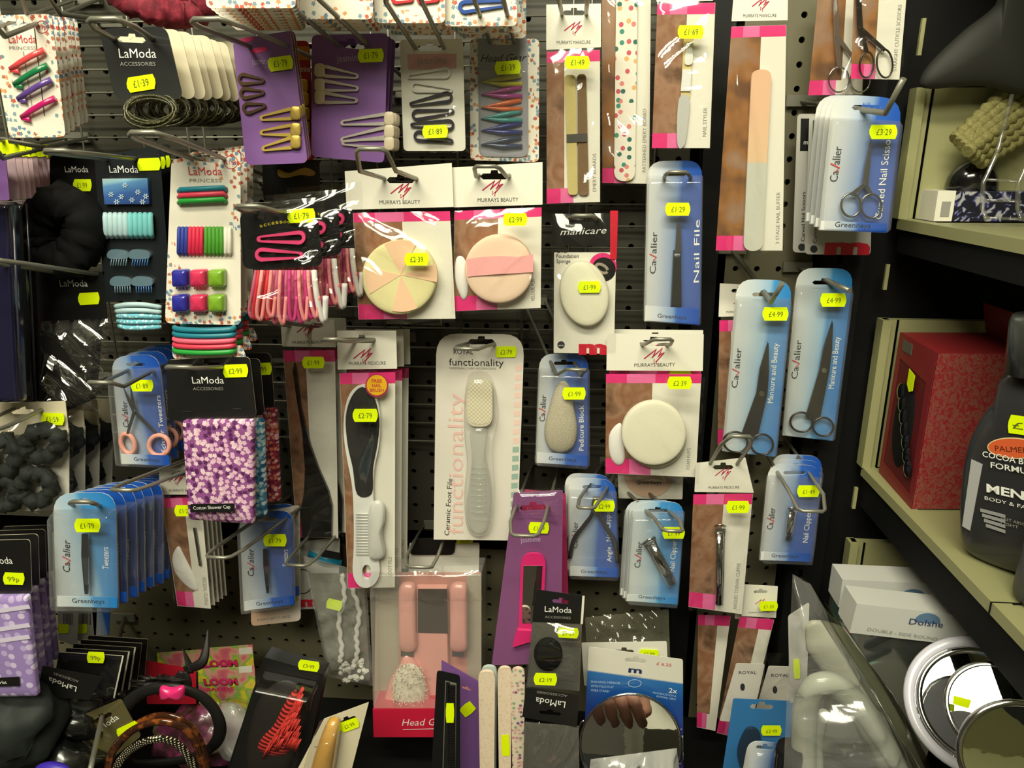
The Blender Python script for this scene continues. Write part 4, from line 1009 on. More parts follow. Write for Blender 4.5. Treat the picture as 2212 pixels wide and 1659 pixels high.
# --- floral card with coloured clips
def dF(m, c): T(m, c, 'Head Gear', (1036, 132), (1138, 132), 16, DARKTXT, shear=.4)
R, c = flat_card([(1015, 84), (1165, 84), (1164, 350), (1016, 346)], .12, 'snap_clip_card', 'floral card with yellow, pink, orange, teal and navy clips, rightmost clip card', FLORAL, 12)
m = MB(); GP = mat('grey_inner_card', rgb(150, 150, 158), .45); pslab(m, c, quadr((1032, 74), (1140, 74), (1142, 340), (1034, 338), r=20), .0014, .0006, GP, [euro(1085, 92, 50, 11)]); dF2 = T(m, c, 'Head Gear', (1038, 134), (1138, 132), 15, BLACK, .0022, shear=.4); m.build('inner_card', R, 'grey inner card')
for i, (y, col, n) in enumerate(((178, rgb(200, 195, 40), 'yellow'), (204, rgb(165, 50, 140), 'purple'), (232, rgb(215, 105, 45), 'orange'), (256, rgb(60, 150, 150), 'teal'), (282, rgb(35, 45, 130), 'blue'), (312, rgb(40, 55, 90), 'navy'))):
    m = MB(); mt = GLIT('glitter_' + n, col)
    ptube(m, c, [(1126, y - 15, .003), (1085, y - 8, .005), (1043, y, .004), (1085, y + 4, .005), (1128, y + 4, .003)], [5, 5.6, 5.6, 5.6, 5], mt, .003); m.build('hair_clip', R, n + ' clip')
m = MB(); m.shell(c.P(quadr((1036, 150), (1142, 150), (1142, 338), (1036, 338), r=12), .002), .002, .009, CLEARG, inset=.05); m.build('blister', R)
sticker(R, c, 1097, 146, '£1·39', 56, 29, 4, off=.0115)
hook((1085, 92, .12), (1050, -60, .27), label='wire hook running out of the top above the coloured clips card', w=.024)
# --- left middle: black scrunchie, blue set, princess set
def dC1(m, c): lamoda_text(m, c, 166, 366, 50, 12, WHITETXT, None)
R, c = flat_card([(108, 336), (222, 332), (214, 470), (110, 470)], .19, 'scrunchie_card', 'black card above the fluffy black scrunchie at left', MATTE, 10, draw=dC1)
sticker(R, c, 178, 400, '£1·99', 40, 26, 0, off=.0015)
m = MB(); P = ell(133, 500, 50, 62, 36)
ptube(m, c, [(x, y, .018) for x, y in P], [40 + 4 * math.sin(i * 2.1) for i in range(36)], MATTE, .018, True, 12); 
for k, v in enumerate(m.v): vv = Vector(v); m.v[k] = tuple(vv + Vector((noise.noise(vv * 160), noise.noise(vv * 200) , noise.noise(vv * 180))) * .006)
m.build('scrunchie', R, 'fluffy black scrunchie')
def dC2(m, c): lamoda_text(m, c, 268, 366, 62, 14, WHITETXT, 'ACCESSORIES', subm=mat('faint_ink', rgb(60, 60, 60), .5), ang=0)
R, c = flat_card([(205, 338), (345, 314), (370, 645), (227, 652)], .20, 'hair_set_card', 'black card with pale blue bands, ties and clear claw clips', mat('black_teal_card', rgb(20, 26, 30), .4), 8, (270, 342, 8), draw=dC2, hw=50)
m = MB(); pslab(m, c, [(226, 386), (323, 385), (327, 440), (231, 441)], .001, .004, ramp_mat('sky_blue_bands', [(0, rgb(30, 60, 130)), (.45, rgb(50, 95, 165)), (.75, rgb(90, 145, 200)), (.85, rgb(150, 200, 220)), (1, rgb(190, 215, 225))], kind='grad', coord='UV', axis='Y', rough=.6))
fl = mat('pale_flower_print', rgb(190, 215, 235), .6)
for (x, y) in ((240, 420), (262, 425), (285, 432), (298, 415), (315, 424), (270, 400), (252, 436), (308, 436)):
    for k in range(6):
        a = k * PI / 3; pstroke(m, c, [(x, y), (x + 6 * math.cos(a), y + 6 * math.sin(a))], 2, fl, .0056)
m.build('headband', R, 'blue flower print bands')
for i in range(10):
    m = MB(); x = 228 + i * 10.8; ptube(m, c, [(x, 462, .003), (x - .5, 470, .006), (x + 1.5, 505, .006), (x + 3, 512, .003)], 5.6, mat('ice_blue_tie', rgb(185, 215, 222), .7) if i < 5 else mat('aqua_tie', rgb(125, 205, 210), .7), .003); m.build('hair_tie', R)
CLR = mat('clear_smoke_plastic', rgb(95, 120, 135), .15, coat=.8)
for r0, yy in enumerate((548, 606)):
    for k in range(2):
        m = MB(); x0 = 236 + k * 46 + r0 * 6
        pslab(m, c, spl([(x0, yy), (x0 + 10, yy - 10), (x0 + 34, yy - 8), (x0 + 46, yy + 2), (x0 + 40, yy + 10), (x0 + 6, yy + 10)], 3, True), .001, .004, CLR)
        for j in range(7): ptube(m, c, [(x0 + 6 + j * 5.4, yy + 8, .004), (x0 + 3 + j * 5.4 + (4 if r0 else 0), yy + 26, .007)], 1.5, CLR if k == 0 else mat('clear_blue_plastic', rgb(55, 95, 145), .2, coat=.8), .004, seg=5)
        m.build('claw_clip', R, 'clear smoky claw clip')
sticker(R, c, 322, 355, '', 50, 27, 2, off=.0015)
for i in range(5):
    m = MB(); y = 662 + i * 10.5; P = [(250 + i * 2, y, .004), (275, y - 4 + i * 2, .012), (310, y - 4 + i * 2, .013), (348, y + 2, .004)]
    ptube(m, c, spl(P, 4), 5.2, dots_mat('dotted_aqua_band', rgb(110, 190, 210), [rgb(225, 240, 240), rgb(210, 235, 240)], scale=260, size=.25, rough=.6) if i > 1 else mat('ice_blue_tie', rgb(185, 215, 222), .7), .004); m.build('hair_tie', R)
queue(R, 2, (at(300, 322, .16) - at(275, 326, .20)) / 2, 'black card with blue hair set', 'black and blue hair set cards', skip=('hair_tie', 'claw_clip', 'headband'))
m = MB(); c0 = c; hook((262, 343, .20), (120, 328, .32), label='wire hook with flat loop left of the black and blue card', w=.028, dip=.0)
def dC3(m, c):
    lamoda_text(m, c, 444, 370, 72, 16, REDTXT, 'PRINCESS', subm=GREYTXT, ang=0)
    pslab(m, c, ell(499, 350, 15), .0008, .0002, REDTXT, [ell(499, 350, 13.6)]); T(m, c, '£1.49', (488, 354), (510, 354), 7, REDTXT)
R, c = flat_card([(371, 344), (520, 326), (521, 702), (357, 698)], .24, 'hair_set_card', 'floral princess card with blue, red and green bands, front one, price £1.49', FLORAL, 14, (446, 344, 8), draw=dC3, hw=60)
TC = [mat('teal_glitter', rgb(30, 120, 140), .4, noise_amt=.3, nscale=1500), mat('rose_glitter', rgb(205, 60, 85), .4, noise_amt=.3, nscale=1500), mat('green_glitter', rgb(40, 150, 60), .4, noise_amt=.3, nscale=1500)]
TC2 = [mat('royal_blue', rgb(45, 60, 150), .6), mat('raspberry', rgb(210, 40, 75), .6), mat('leaf_green', rgb(75, 150, 45), .6), WHITE]
for i in range(3):
    m = MB(); y = 410 + i * 12.5; P = [(388, y + 4, .002), (390, y, .005), (484, y - 4, .005), (486, y, .002)]; ptube(m, c, P, 6, TC[i], .004); m.build('hair_tie', R)
for i, (x0, x1, k) in enumerate(((383, 407, 0), (407, 440, 1), (441, 482, 2), (483, 500, 3))):
    m = MB(); n = max(2, int((x1 - x0) / 8))
    for j in range(n):
        x = x0 + (j + .5) * (x1 - x0) / n; ptube(m, c, [(x + 1, 492, .002), (x, 496, .004), (x - (1 if i < 2 else -1), 545, .004), (x, 549, .002)], (x1 - x0) / n / 1.9, TC2[i], .003, seg=6)
    m.build('hair_bands', R, ['blue bands', 'red bands', 'green bands', 'white bands'][i])
m = MB(); pslab(m, c, [(374, 492), (502, 489), (502, 492), (374, 495)], .001, .0012, BLACK); pslab(m, c, [(371, 547), (502, 546), (502, 550), (371, 551)], .001, .0012, BLACK); m.build('retaining_bars', R) if False else None
CL = [mat('blue_claw', rgb(45, 45, 150), .25, coat=.7), mat('pink_claw', rgb(205, 50, 90), .25, coat=.7), mat('lime_claw', rgb(120, 165, 45), .25, coat=.7)]
for r0 in range(2):
    y = 600 + r0 * 54
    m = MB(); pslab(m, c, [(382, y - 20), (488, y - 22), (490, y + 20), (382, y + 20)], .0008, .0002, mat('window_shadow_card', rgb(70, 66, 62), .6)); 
    for k in range(3):
        x = 377 + k * 39
        mm = MB(); mm.dome(c.P(quadr((x, y - 19), (x + 34, y - 20), (x + 35, y + 18), (x + 1, y + 19), r=6), .002), .002, .006, CL[k], n=4, edge=.003, pw=5)
        for j in range(4): ptube(mm, c, [(x + 5 + j * 7.5, y + 12, .006), (x + 4 + j * 7.5, y + 24, .003)], 1.8, CL[k], .004, seg=5)
        mm.build('claw_clip', R, ['blue claw clip', 'pink claw clip', 'lime green claw clip'][k])
for i, col in enumerate((0, 0, 1, 1, 2)):
    m = MB(); y = 712 + i * 12; P = spl([(377, y - 4, .002), (390, y, .007), (440, y + 2, .010), (495, y, .007), (506, y - 4, .002)], 4); ptube(m, c, P, 6.4, TC[col] if i != 2 else mat('rose_pink', rgb(235, 95, 120), .5), .004); m.build('hair_tie', R)
m = MB(); pslab(m, c, quadr((372, 746), (522, 746), (535, 776), (374, 776), r=(0, 0, 12, 12)), -.0006, .0005, FLORAL); m.build('card_foot', R)
queue(R, 2, (at(478, 320, .19) - at(446, 334, .24)) / 2, 'floral princess hair set card', 'floral princess hair set cards', skip=('claw_clip', 'hair_bands'))
hook((450, 343, .24), (310, 290, .38), label='wire hook with long tines above the floral princess hair set', w=.03, dip=.0)
# --- black accessories packs with pink ties
PK = [mat('salmon_tie', rgb(240, 150, 150), .6), mat('red_tie', rgb(210, 45, 60), .6), mat('magenta_tie', rgb(205, 60, 130), .6), mat('mauve_tie', rgb(190, 90, 120), .6), mat('white_tie', rgb(228, 225, 222), .6), mat('rose_tie', rgb(235, 120, 150), .6)]
def dC4(m, c):
    for i, ch in enumerate('accessories'):
        x = 562 + i * 8.6; y = 492 - 9 * math.sin(i / 10 * PI * .8); T(m, c, ch, (x, y), (x + 6, y - 2), 8, mat('gold_ink', rgb(195, 180, 40), .5))
R, c = flat_card([(518, 458), (684, 440), (698, 575), (526, 582)], .25, 'hair_tie_pack', 'black card with two pink snap clips over a bunch of pink and white ties', MATTE, 20, (580, 470, 5), draw=dC4, hw=50)
HP = mat('bubblegum_enamel', rgb(238, 75, 130), .25, coat=.7)
for (a, b, c2, d2) in ((557, 516, 662, 512), (657, 551, 553, 549)):
    m = MB(); clip_slide(m, c, a, b, c2, d2, 7, 15, HP, .001, .003); m.build('snap_clip', R, 'pink snap clip')
rnd = random.Random(7)
for i in range(20):
    x = 553 + i * 6.6; k = [3, 1, 0, 1, 1, 0, 5, 3, 0, 2, 3, 2, 5, 2, 0, 5, 2, 0, 3, 4][i]; m = MB(); dx = (i - 6) * 2.3; o = .003 + (i % 3) * .004
    P = spl([(x, 584, o), (x - 3 + dx * .2, 620, o + .004), (x - 6 + dx * .6, 670 + rnd.uniform(-6, 16), o + .002), (x + 4 + dx * .6, 690 + rnd.uniform(-8, 10), o - .001), (x + 10 + dx * .5, 640, o)], 5)
    ptube(m, c, P, 4.2 if k != 4 else 6.5, PK[k], o, seg=7); m.build('hair_tie', R)
m = MB(); m.sheet(c.P([(520, 440), (700, 425), (712, 700), (540, 702)], .012), .012, .012, FILM, seed=40, freq=60); m.build('cellophane_bag', R)
sticker(R, c, 651, 466, '£1·79', 60, 30, 2, off=.004)
queue(R, 2, (at(690, 415, .17) - at(600, 449, .25)) / 2, 'black card pack with pink and white hair ties', 'pink hair tie packs', skip=('price_sticker',))
hook((590, 455, .25), (535, 448, .30), label='wire hook loop over the pink hair ties pack', w=.03, dip=.002)
# --- purple booklet stack at far left
R, c = flat_card([(-60, 300), (12, 322), (22, 432), (-60, 432)], .30, 'purple_card', 'purple card at the far left edge, front of a stack with white edges', PURPLE, 3)
sticker(R, c, 0, 318, '', 40, 30, 5)
q = queue(R, 9, (at(86, 322, .14) - at(-24, 310, .30)) / 9, 'purple card with white edge at far left', 'stack of purple cards at far left', jitter=.001, seed=9)
for i, o in enumerate(q):
    o.matrix_world = o.matrix_world @ Matrix.Rotation(.25, 4, 'Z')
    if i != 9:
        for k in kids(o):
            if k.name.startswith('card'): k.data = k.data.copy(); k.data.materials[0] = mat('lilac_white_card', rgb(205, 175, 185), .5)
hook((20, 330, .26), (-60, 300, .34), label='wire hook crossing the left edge above the purple stack', w=.03) 
m = MB()
# long dark wire ledge at the left
hook((180, 338, .10), (-70, 296, .33), label='long wire hook slanting down from the left frame edge', w=.03, dip=0)
# --- dark wallets hanging below
LEATH = mat('black_patent', rgb(20, 20, 24), .18, coat=.9)
for i, (x0, x1, x2, x3, d, lab, mt) in enumerate(((-60, 32, 52, -60, .27, 'dark glossy case at far left, frontmost of three', mat('indigo_patent', rgb(26, 24, 52), .15, coat=1)), (30, 62, 84, 50, .22, 'dark glossy case second in the row at far left', LEATH), (50, 70, 92, 72, .19, 'crimson edged case behind the black ones at far left', mat('crimson_leather', rgb(130, 20, 34), .4)))):
    c = Card([(x0, 432), (x1, 436), (x2, 868), (x3, 872)], d); R = root('zip_case', c, lab, 'case', 'dark cases at far left'); m = MB()
    m.shell(c.P(quadr(*c.q, r=8), 0), 0, .010, mt, inset=.06); m.slab(c.P(quadr(*c.q, r=8), 0), -.004, .004, mt); m.build('case_body', R)
    m = MB(); ptube(m, c, [(x1 - 4, 440), (x2 - 6, 862)], 2.2, mat('piping', rgb(60, 60, 70), .3, coat=.6), .010); m.build('piping', R)
# --- net in glossy foil bag
def dC10(m, c): lamoda_text(m, c, 160, 612, 60, 14, WHITETXT, None)
R, c = flat_card([(78, 588), (226, 586), (232, 690), (84, 702)], .20, 'hair_net_pack', 'glossy bag of black nets under a black header card at left', BLACK, 4, draw=dC10)
m = MB(); m.dome(c.P([(96, 700), (222, 690), (216, 780), (208, 860), (150, 885), (98, 865)], .002), .002, .018, mat('black_net', rgb(26, 25, 22), .7), n=5, edge=.004, pw=5)
m.build('hair_net', R, 'folded black net')
m = MB(); m.sheet(c.P([(84, 694), (240, 688), (214, 890), (98, 880)], .024), .024, .014, film('shiny_bag', .22, .08), seed=44, freq=55, nx=24, ny=34); m.build('cellophane_bag', R)
sticker(R, c, 192, 645, '', 46, 26, 3, off=.0015)
hook((180, 592, .20), (-30, 562, .32), label='long wire hook from the left frame edge above the net bag', w=.03, dip=.0)
# --- black scrunchies in clear bag, £1.59
R, c = flat_card([(-60, 872), (142, 866), (150, 940), (-60, 960)], .24, 'black_scrunchie_pack', 'clear bag of black scrunchies priced £1.59 at far left', CREAM, 4, (50, 889, 0), hw=54)
m = MB(); pslab(m, c, [(-60, 940), (150, 925), (150, 1100), (-60, 1108)], -.001, .0005, WHITE); m.build('backing_sheet', R)
for (cx, cy, rx, ry) in ((92, 958, 48, 40), (78, 1052, 44, 44), (5, 985, 40, 50), (10, 1065, 40, 40)):
    m = MB(); P = ell(cx, cy, rx * .72, ry * .72, 26); ptube(m, c, [(x, y, .012) for x, y in P], [15 + 4 * math.sin(i * 1.9) for i in range(26)], mat('black_ribbing', rgb(24, 30, 28), .8), .012, True, 10)
    for k, v in enumerate(m.v): vv = Vector(v); m.v[k] = tuple(vv + Vector((noise.noise(vv * 220), noise.noise(vv * 200), noise.noise(vv * 260))) * .004)
    m.build('scrunchie', R)
m = MB(); m.sheet(c.P([(-60, 905), (158, 898), (158, 1108), (-60, 1112)], .022), .022, .012, FILM, seed=46, freq=60); m.build('cellophane_bag', R)
sticker(R, c, 114, 905, '£1·59', 50, 26, -2, off=.004)
queue(R, 3, (at(160, 862, .12) - at(50, 868, .24)) / 3, 'bag of black scrunchies', 'black scrunchie bags', skip=('price_sticker', 'cellophane_bag'))
hook((60, 884, .24), (-40, 930, .34), label='wire hook from the left edge at the black scrunchie bag', w=.03, dip=0)
# --- cotton shower caps
CAPM = dots_mat('purple_flower_cotton', rgb(150, 80, 150), [rgb(240, 200, 220), rgb(235, 190, 215), rgb(90, 25, 90), rgb(245, 215, 225)], scale=190, size=.34, petals=5, rough=.8, coat=0)
CAPB = dots_mat('blue_flower_cotton', rgb(60, 140, 180), [rgb(170, 215, 230), rgb(220, 235, 240), rgb(30, 90, 140)], scale=210, size=.34, petals=5, rough=.8, coat=0)
CAPR = dots_mat('red_flower_cotton', rgb(160, 30, 60), [rgb(235, 180, 190), rgb(215, 130, 100), rgb(100, 20, 50)], scale=230, size=.34, petals=5, rough=.8, coat=0)
def dCap(m, c):
    lamoda_text(m, c, 450, 821, 68, 15, WHITETXT, 'ACCESSORIES', subm=GREYTXT)
    pstroke(m, c, [(394, 889), (412, 889)], 1.5, STEEL); pstroke(m, c, [(503, 883), (521, 882)], 1.5, STEEL)
def cap(q, bq, d, lab, mt, dr, hole, strip=True, price=True):
    R, c = flat_card(q, d, 'shower_cap_pack', lab, BLACK, 12, hole, cat='shower cap', draw=dr, back=CREAM, hw=66, group='cotton shower caps')
    m = MB(); P = c.P(quadr(*bq, r=8), .001); m.dome(P, .001, .004, mt, n=4, edge=.004, pw=8); m.build('folded_cap', R)
    m = MB(); m.sheet(c.P([(bq[0][0] - 8, bq[0][1] - 4), (bq[1][0] + 4, bq[1][1] - 4), (bq[2][0] + 4, bq[2][1] + 4), (bq[3][0] - 6, bq[3][1] + 2)], .010), .010, .004, FILM, seed=len(lab), freq=45); m.build('cellophane_bag', R)
    if strip:
        m = MB(); pslab(m, c, quadr((411, 1089), (507, 1087), (507, 1105), (411, 1107), r=2), .015, .0003, BLACK); T(m, c, 'Cotton Shower Cap', (418, 1101), (498, 1098), 8, WHITETXT, off=.0158); m.build('name_label', R, 'black label reading Cotton Shower Cap')
    if price: sticker(R, c, 509, 801, '£2·99', 54, 28, 2, off=.002)
    return R
cap([(360, 777), (540, 770), (555, 900), (364, 908)], [(398, 905), (552, 904), (552, 1128), (412, 1118)], .24, 'purple flowered cotton shower cap pack, frontmost of the shower caps', CAPM, dCap, (448, 790, -2))
def dn(m, c): pass
cap([(396, 777), (562, 774), (572, 896), (400, 904)], [(420, 905), (572, 902), (578, 1112), (430, 1118)], .205, 'blue flowered shower cap pack peeping out behind the purple one', CAPB, dn, None, False, False)
R = cap([(440, 764), (585, 762), (594, 880), (445, 885)], [(450, 885), (600, 880), (608, 1080), (470, 1085)], .15, 'red flowered shower cap pack, rearmost right of the purple one', CAPR, dn, None, False, False)
c = Card([(440, 764), (585, 762), (594, 880), (445, 885)], .15); sticker(R, c, 563, 797, '£2·99', 48, 26, 2, off=.002)
hook((448, 792, .24), (385, 795, .30), label='wire hook loop on the purple shower cap header', w=.032, dip=.0)
# --- rain hats, lower left
RH = dots_mat('lilac_spotted_film', rgb(158, 134, 196), [rgb(212, 198, 232), rgb(190, 172, 220)], scale=90, size=.3, rough=.25, coat=.6)
def dRH(m, c): lamoda_text(m, c, -2, 1210, 60, 16, WHITETXT, None)
R, c = flat_card([(-60, 1168), (66, 1164), (70, 1284), (-60, 1284)], .30, 'rain_hat_pack', 'lilac spotted rain hat pack with black header, lower left edge', BLACK, 10, draw=dRH, cat='rain hat', back=CREAM)
m = MB(); m.dome(c.P(quadr((-60, 1284), (66, 1282), (88, 1498), (-60, 1500), r=6), .001), .001, .004, RH, n=4, edge=.004, pw=8)
for y in (1310, 1350, 1375): pstroke(m, c, [(-60, y + 18), (64, y)], 10, mat('white_band_print', rgb(215, 205, 230), .4), .0095)
m.build('folded_hat', R)
m = MB(); pslab(m, c, [(-60, 1466), (42, 1462), (43, 1482), (-60, 1484)], .010, .0003, BLACK); T(m, c, 'Rain Hat', (-20, 1478), (15, 1477), 8, WHITETXT, off=.0108); m.build('name_label', R)
sticker(R, c, 30, 1250, '99p', 46, 26, -2, off=.002)
queue(R, 3, (at(60, 1135, .18) - at(4, 1166, .30)) / 3, 'lilac rain hat pack with black header', 'rain hat packs', skip=('price_sticker',))
# ================================================================ lower part: low hooks and the base tray
def proj(p):
    v = Vector(p) - CAM; z = v.dot(c_f); return (IW / 2 + FP * v.dot(c_r) / z, IH / 2 - FP * v.dot(c_u) / z)
def z_for(x, y, py):
    lo, hi = -1.0, 3.0
    for _ in range(50):
        mid = (lo + hi) / 2
        if proj((x, y, mid))[1] > py: lo = mid
        else: hi = mid
    return lo
m = MB(); m.box((-1.2, -.33, ZB - .03), (XS + .5, -.0, ZB), FASC); m.box((-1.2, -.334, ZB - .10), (XS + .5, -.33, ZB + .0), FASC)
tag(m.build('base_tray'), 'dark base tray that runs along the bottom under the jumbled packets', 'shelf')
# --- purple mirror comb packs
def dMC(m, c): T(m, c, 'jasmine', (1125, 1172), (1168, 1170), 13, mat('lilac_ink', rgb(190, 170, 205), .5))
VIO = mat('violet_card', rgb(132, 80, 128), .45, coat=.15)
R, c = flat_card([(1110, 1064), (1216, 1058), (1212, 1432), (1062, 1436)], .15, 'mirror_comb_pack', 'violet card with folding pink framed mirror comb priced £1.49', VIO, 4, (1152, 1096, -3), draw=dMC, hw=60, group='mirror comb packs')
HPK = mat('hot_pink_plastic', rgb(225, 45, 120), .3, coat=.6); MIR = mat('mirror_glass', rgb(225, 228, 225), .02, metal=1)
m = MB(); pslab(m, c, quadr((1126, 1192), (1180, 1192), (1172, 1362), (1120, 1362), r=(26, 26, 4, 4)), .002, .004, HPK); o = m.build('mirror_frame', R, 'hot pink frame')
m = MB(); pslab(m, c, [(1131, 1222), (1172, 1222), (1165, 1346), (1127, 1346)], .0062, .0004, MIR); m.build('mirror', o)
m = MB(); pslab(m, c, [(1118, 1355), (1172, 1357), (1168, 1378), (1140, 1382), (1108, 1392), (1112, 1370)], .002, .006, HPK); m.build('hinge', R)
m = MB(); m.sheet(c.P([(1108, 1058), (1220, 1054), (1222, 1110), (1104, 1112)], .006), .006, .008, FILM, seed=52, nx=14, ny=8, freq=60); m.build('cellophane_bag', R)
sticker(R, c, 1164, 1140, '£1·49', 44, 24, -2, off=.003)
R2, c2 = flat_card([(1128, 1056), (1222, 1066), (1228, 1300), (1120, 1440)], .10, 'mirror_comb_pack', 'rose tinted card edge behind the violet mirror comb pack', mat('rose_card', rgb(170, 45, 90), .45), 3, group='mirror comb packs')
hook((1150, 1092, .15), (1132, 1158, .215), label='wire hook in front of the violet mirror comb pack', w=.036, dip=-.004)
hook((925, 1172, .10), (905, 1226, .19), label='wire hook pointing down in front of the brush and mirror set', w=.036, dip=-.004)
hook((900, 694, .06), (855, 697, .14), label='wire hook tip between wedge sponge pack and foot file', w=.026, dip=0)
# --- ceramic foot file card
def dCF(m, c):
    T(m, c, 'ROYAL', (980, 765), (1022, 765), 10, DARKTXT); T(m, c, 'functionality', (970, 789), (1088, 791), 15, GREYTXT if 0 else DARKTXT)
    T(m, c, 'PERSONAL CARE ACCESSORIES', (971, 797), (1072, 798), 4, GREYTXT)
    T(m, c, 'Ceramic Foot File', (970, 1157), (977, 1034), 11, DARKTXT)
    T(m, c, 'functionality', (1000, 1155), (1000, 850), 34, mat('pale_pink_ink', rgb(228, 188, 178), .5))
    for i in range(20):
        y = 790 + i * 19.5; u = (y - 720) / 447; xr = 1133 - 16 * u
        pslab(m, c, [(xr - 17, y), (xr - 3, y - 1), (xr - 3, y + 11), (xr - 17, y + 12)], .0008, .0001, mat('stripe_pink', rgb(232, 200, 190), .5) if i < 9 else mat('stripe_green', rgb(150, 178, 165), .5))
R, c = flat_card([(943, 720), (1133, 722), (1117, 1167), (937, 1165)], .11, 'ceramic_file_card', 'large white card with clear handled ceramic foot file, centre of the wall, priced £2.79', mat('pearl_card', rgb(222, 216, 206), .4, coat=.2), (46, 46, 1, 1), (1040, 738), draw=dCF, hw=58, cat='packaged beauty tool')
m = MB(); m.shell(c.P(spl([(1036, 800), (1060, 812), (1072, 850), (1076, 900), (1066, 950), (1066, 1000), (1070, 1060), (1064, 1130), (1050, 1155), (1024, 1156), (1008, 1130), (1004, 1060), (1010, 990), (1004, 930), (1004, 860), (1012, 812)], 4, True), .001), .001, .016, CLEARG, inset=.12)
m.build('blister', R)
GH = film('clear_handle', .10, .1, tint=(.88, .9, .88), haze=.22)
m = MB(); m.dome(c.P(spl([(1018, 925), (1052, 925), (1050, 980), (1060, 1040), (1062, 1090), (1054, 1140), (1034, 1152), (1014, 1138), (1008, 1090), (1014, 1040), (1020, 980)], 4, True), .003), .003, .007, GH, n=5, edge=.003, pw=4)
o = m.build('foot_file_handle', R, 'clear ribbed handle')
m = MB()
for i in range(9): ptube(m, c, [(1018, 1012 + i * 12, .013), (1036, 1010 + i * 12, .0145), (1052, 1012 + i * 12, .013)], 1.6, GH, .013, seg=5)
m.build('grip_ribs', o)
TX = ramp_mat('ceramic_grid', [(0, rgb(208, 198, 165)), (.5, rgb(208, 198, 165)), (.51, rgb(238, 230, 205)), (1, rgb(238, 230, 205))], kind='checker', scale=420, rough=.6, constant=True)
m = MB(); pslab(m, c, quadr((1009, 818), (1065, 818), (1065, 918), (1009, 918), r=24), .004, .006, mat('cream_ceramic', rgb(214, 206, 180), .5)); pslab(m, c, quadr((1011, 820), (1063, 820), (1063, 916), (1011, 916), r=23), .010, .0004, TX); m.build('ceramic_head', R, 'cream textured ceramic pad')
sticker(R, c, 1093, 760, '£2·79', 46, 24, 1, off=.002)
hook((1040, 742, .11), (1005, 755, .17), label='wire hook over the word royal on the ceramic file card', w=.03, dip=-.001)
# --- manicare sponge
def dMS(m, c):
    T(m, c, 'Oval', (1202, 546), (1225, 546), 8, DARKTXT); T(m, c, 'Foundation', (1202, 557), (1250, 557), 8, DARKTXT); T(m, c, 'Sponge', (1202, 568), (1232, 568), 8, DARKTXT)
    T(m, c, 'm', (1250, 764), (1312, 764), 30, RED, bold=.06); pslab(m, c, ell(1212, 745, 8), .0008, .0001, DARKTXT); T(m, c, 'm', (1207, 748), (1217, 748), 5, WHITETXT, off=.0014)
    pslab(m, c, ell(1302, 576, 30), .0008, .0001, PINK); pslab(m, c, ell(1304, 582, 26), .001, .0001, BLACK); pstroke(m, c, ell(1300, 580, 14, 8, 14, 30), 6, mat('tan_photo', rgb(150, 140, 125), .5), .0014)
R, c = flat_card([(1197, 545), (1331, 545), (1326, 764), (1196, 762)], .10, 'foundation_sponge_pack', 'pack with black glossy header and oval cream foundation sponge priced £1.99', WHITE, 2, draw=dMS, cat='packaged beauty tool')
m = MB(); pslab(m, c, [(1194, 465), (1324, 462), (1326, 532), (1192, 530)], .001, .0006, BLACK, [euro(1258, 474, 60, 10)]); T(m, c, 'manicare', (1210, 508), (1310, 504), 14, WHITETXT, off=.0018, shear=.3); pslab(m, c, [(1318, 455), (1335, 455), (1332, 560), (1318, 560)], .0014, .0006, RED); m.build('header_card', R, 'black header reading manicare')
m = MB(); m.dome(c.P(ell(1262, 632, 52, 70, 36, -12), .001), .001, .003, mat('cream_foam_oval', rgb(228, 224, 200), .85), n=4, edge=.009, pw=8); m.build('sponge', R)
m = MB(); m.sheet(c.P([(1190, 462), (1334, 460), (1330, 762), (1194, 762)], .014), .014, .006, FILM, seed=61, freq=50, nx=20, ny=34); m.build('cellophane_bag', R)
sticker(R, c, 1273, 620, '£1·99', 49, 25, 1, off=.0155)
hook((1258, 474, .10), (1260, 468, .13), label='wire hook loop at the black manicare style header', w=.03, dip=0)
# --- white and black manicure scissors cards at right
for i, (x, y, d, lab) in enumerate(((1722, 246, .035, 'slim white card with black top, left one behind the curved scissors queue'), (1748, 250, .05, 'white card with black top and big red letter, right one behind the curved scissors queue'))):
    def dW2(m, c, x=x, i=i):
        pslab(m, c, [(x + 8, y + 10), (x + 60, y + 10), (x + 58, y + 80), (x + 6, y + 80)], .0008, .0001, BLACK); T(m, c, 'manicare', (x + 14, y + 66), (x + 62, y + 66), 10, WHITETXT)
        T(m, c, 'Curved Nail Scissors', (x + 16, y + 275), (x + 18, y + 168), 8, DARKTXT); pslab(m, c, ell(x + 10, y + 288, 8), .0008, .0001, DARKTXT)
        if i: T(m, c, 'm', (x + 32, y + 298), (x + 130, y + 298), 34, RED, bold=.06)
    flat_card([(x, y), (x + 140, y), (x + 132, y + 301), (x - 10, y + 299)], d, 'manicure_scissors_card', lab, mat('grey_white_card', rgb(190, 188, 182), .4), 10, draw=dW2, cat='packaged beauty tool')
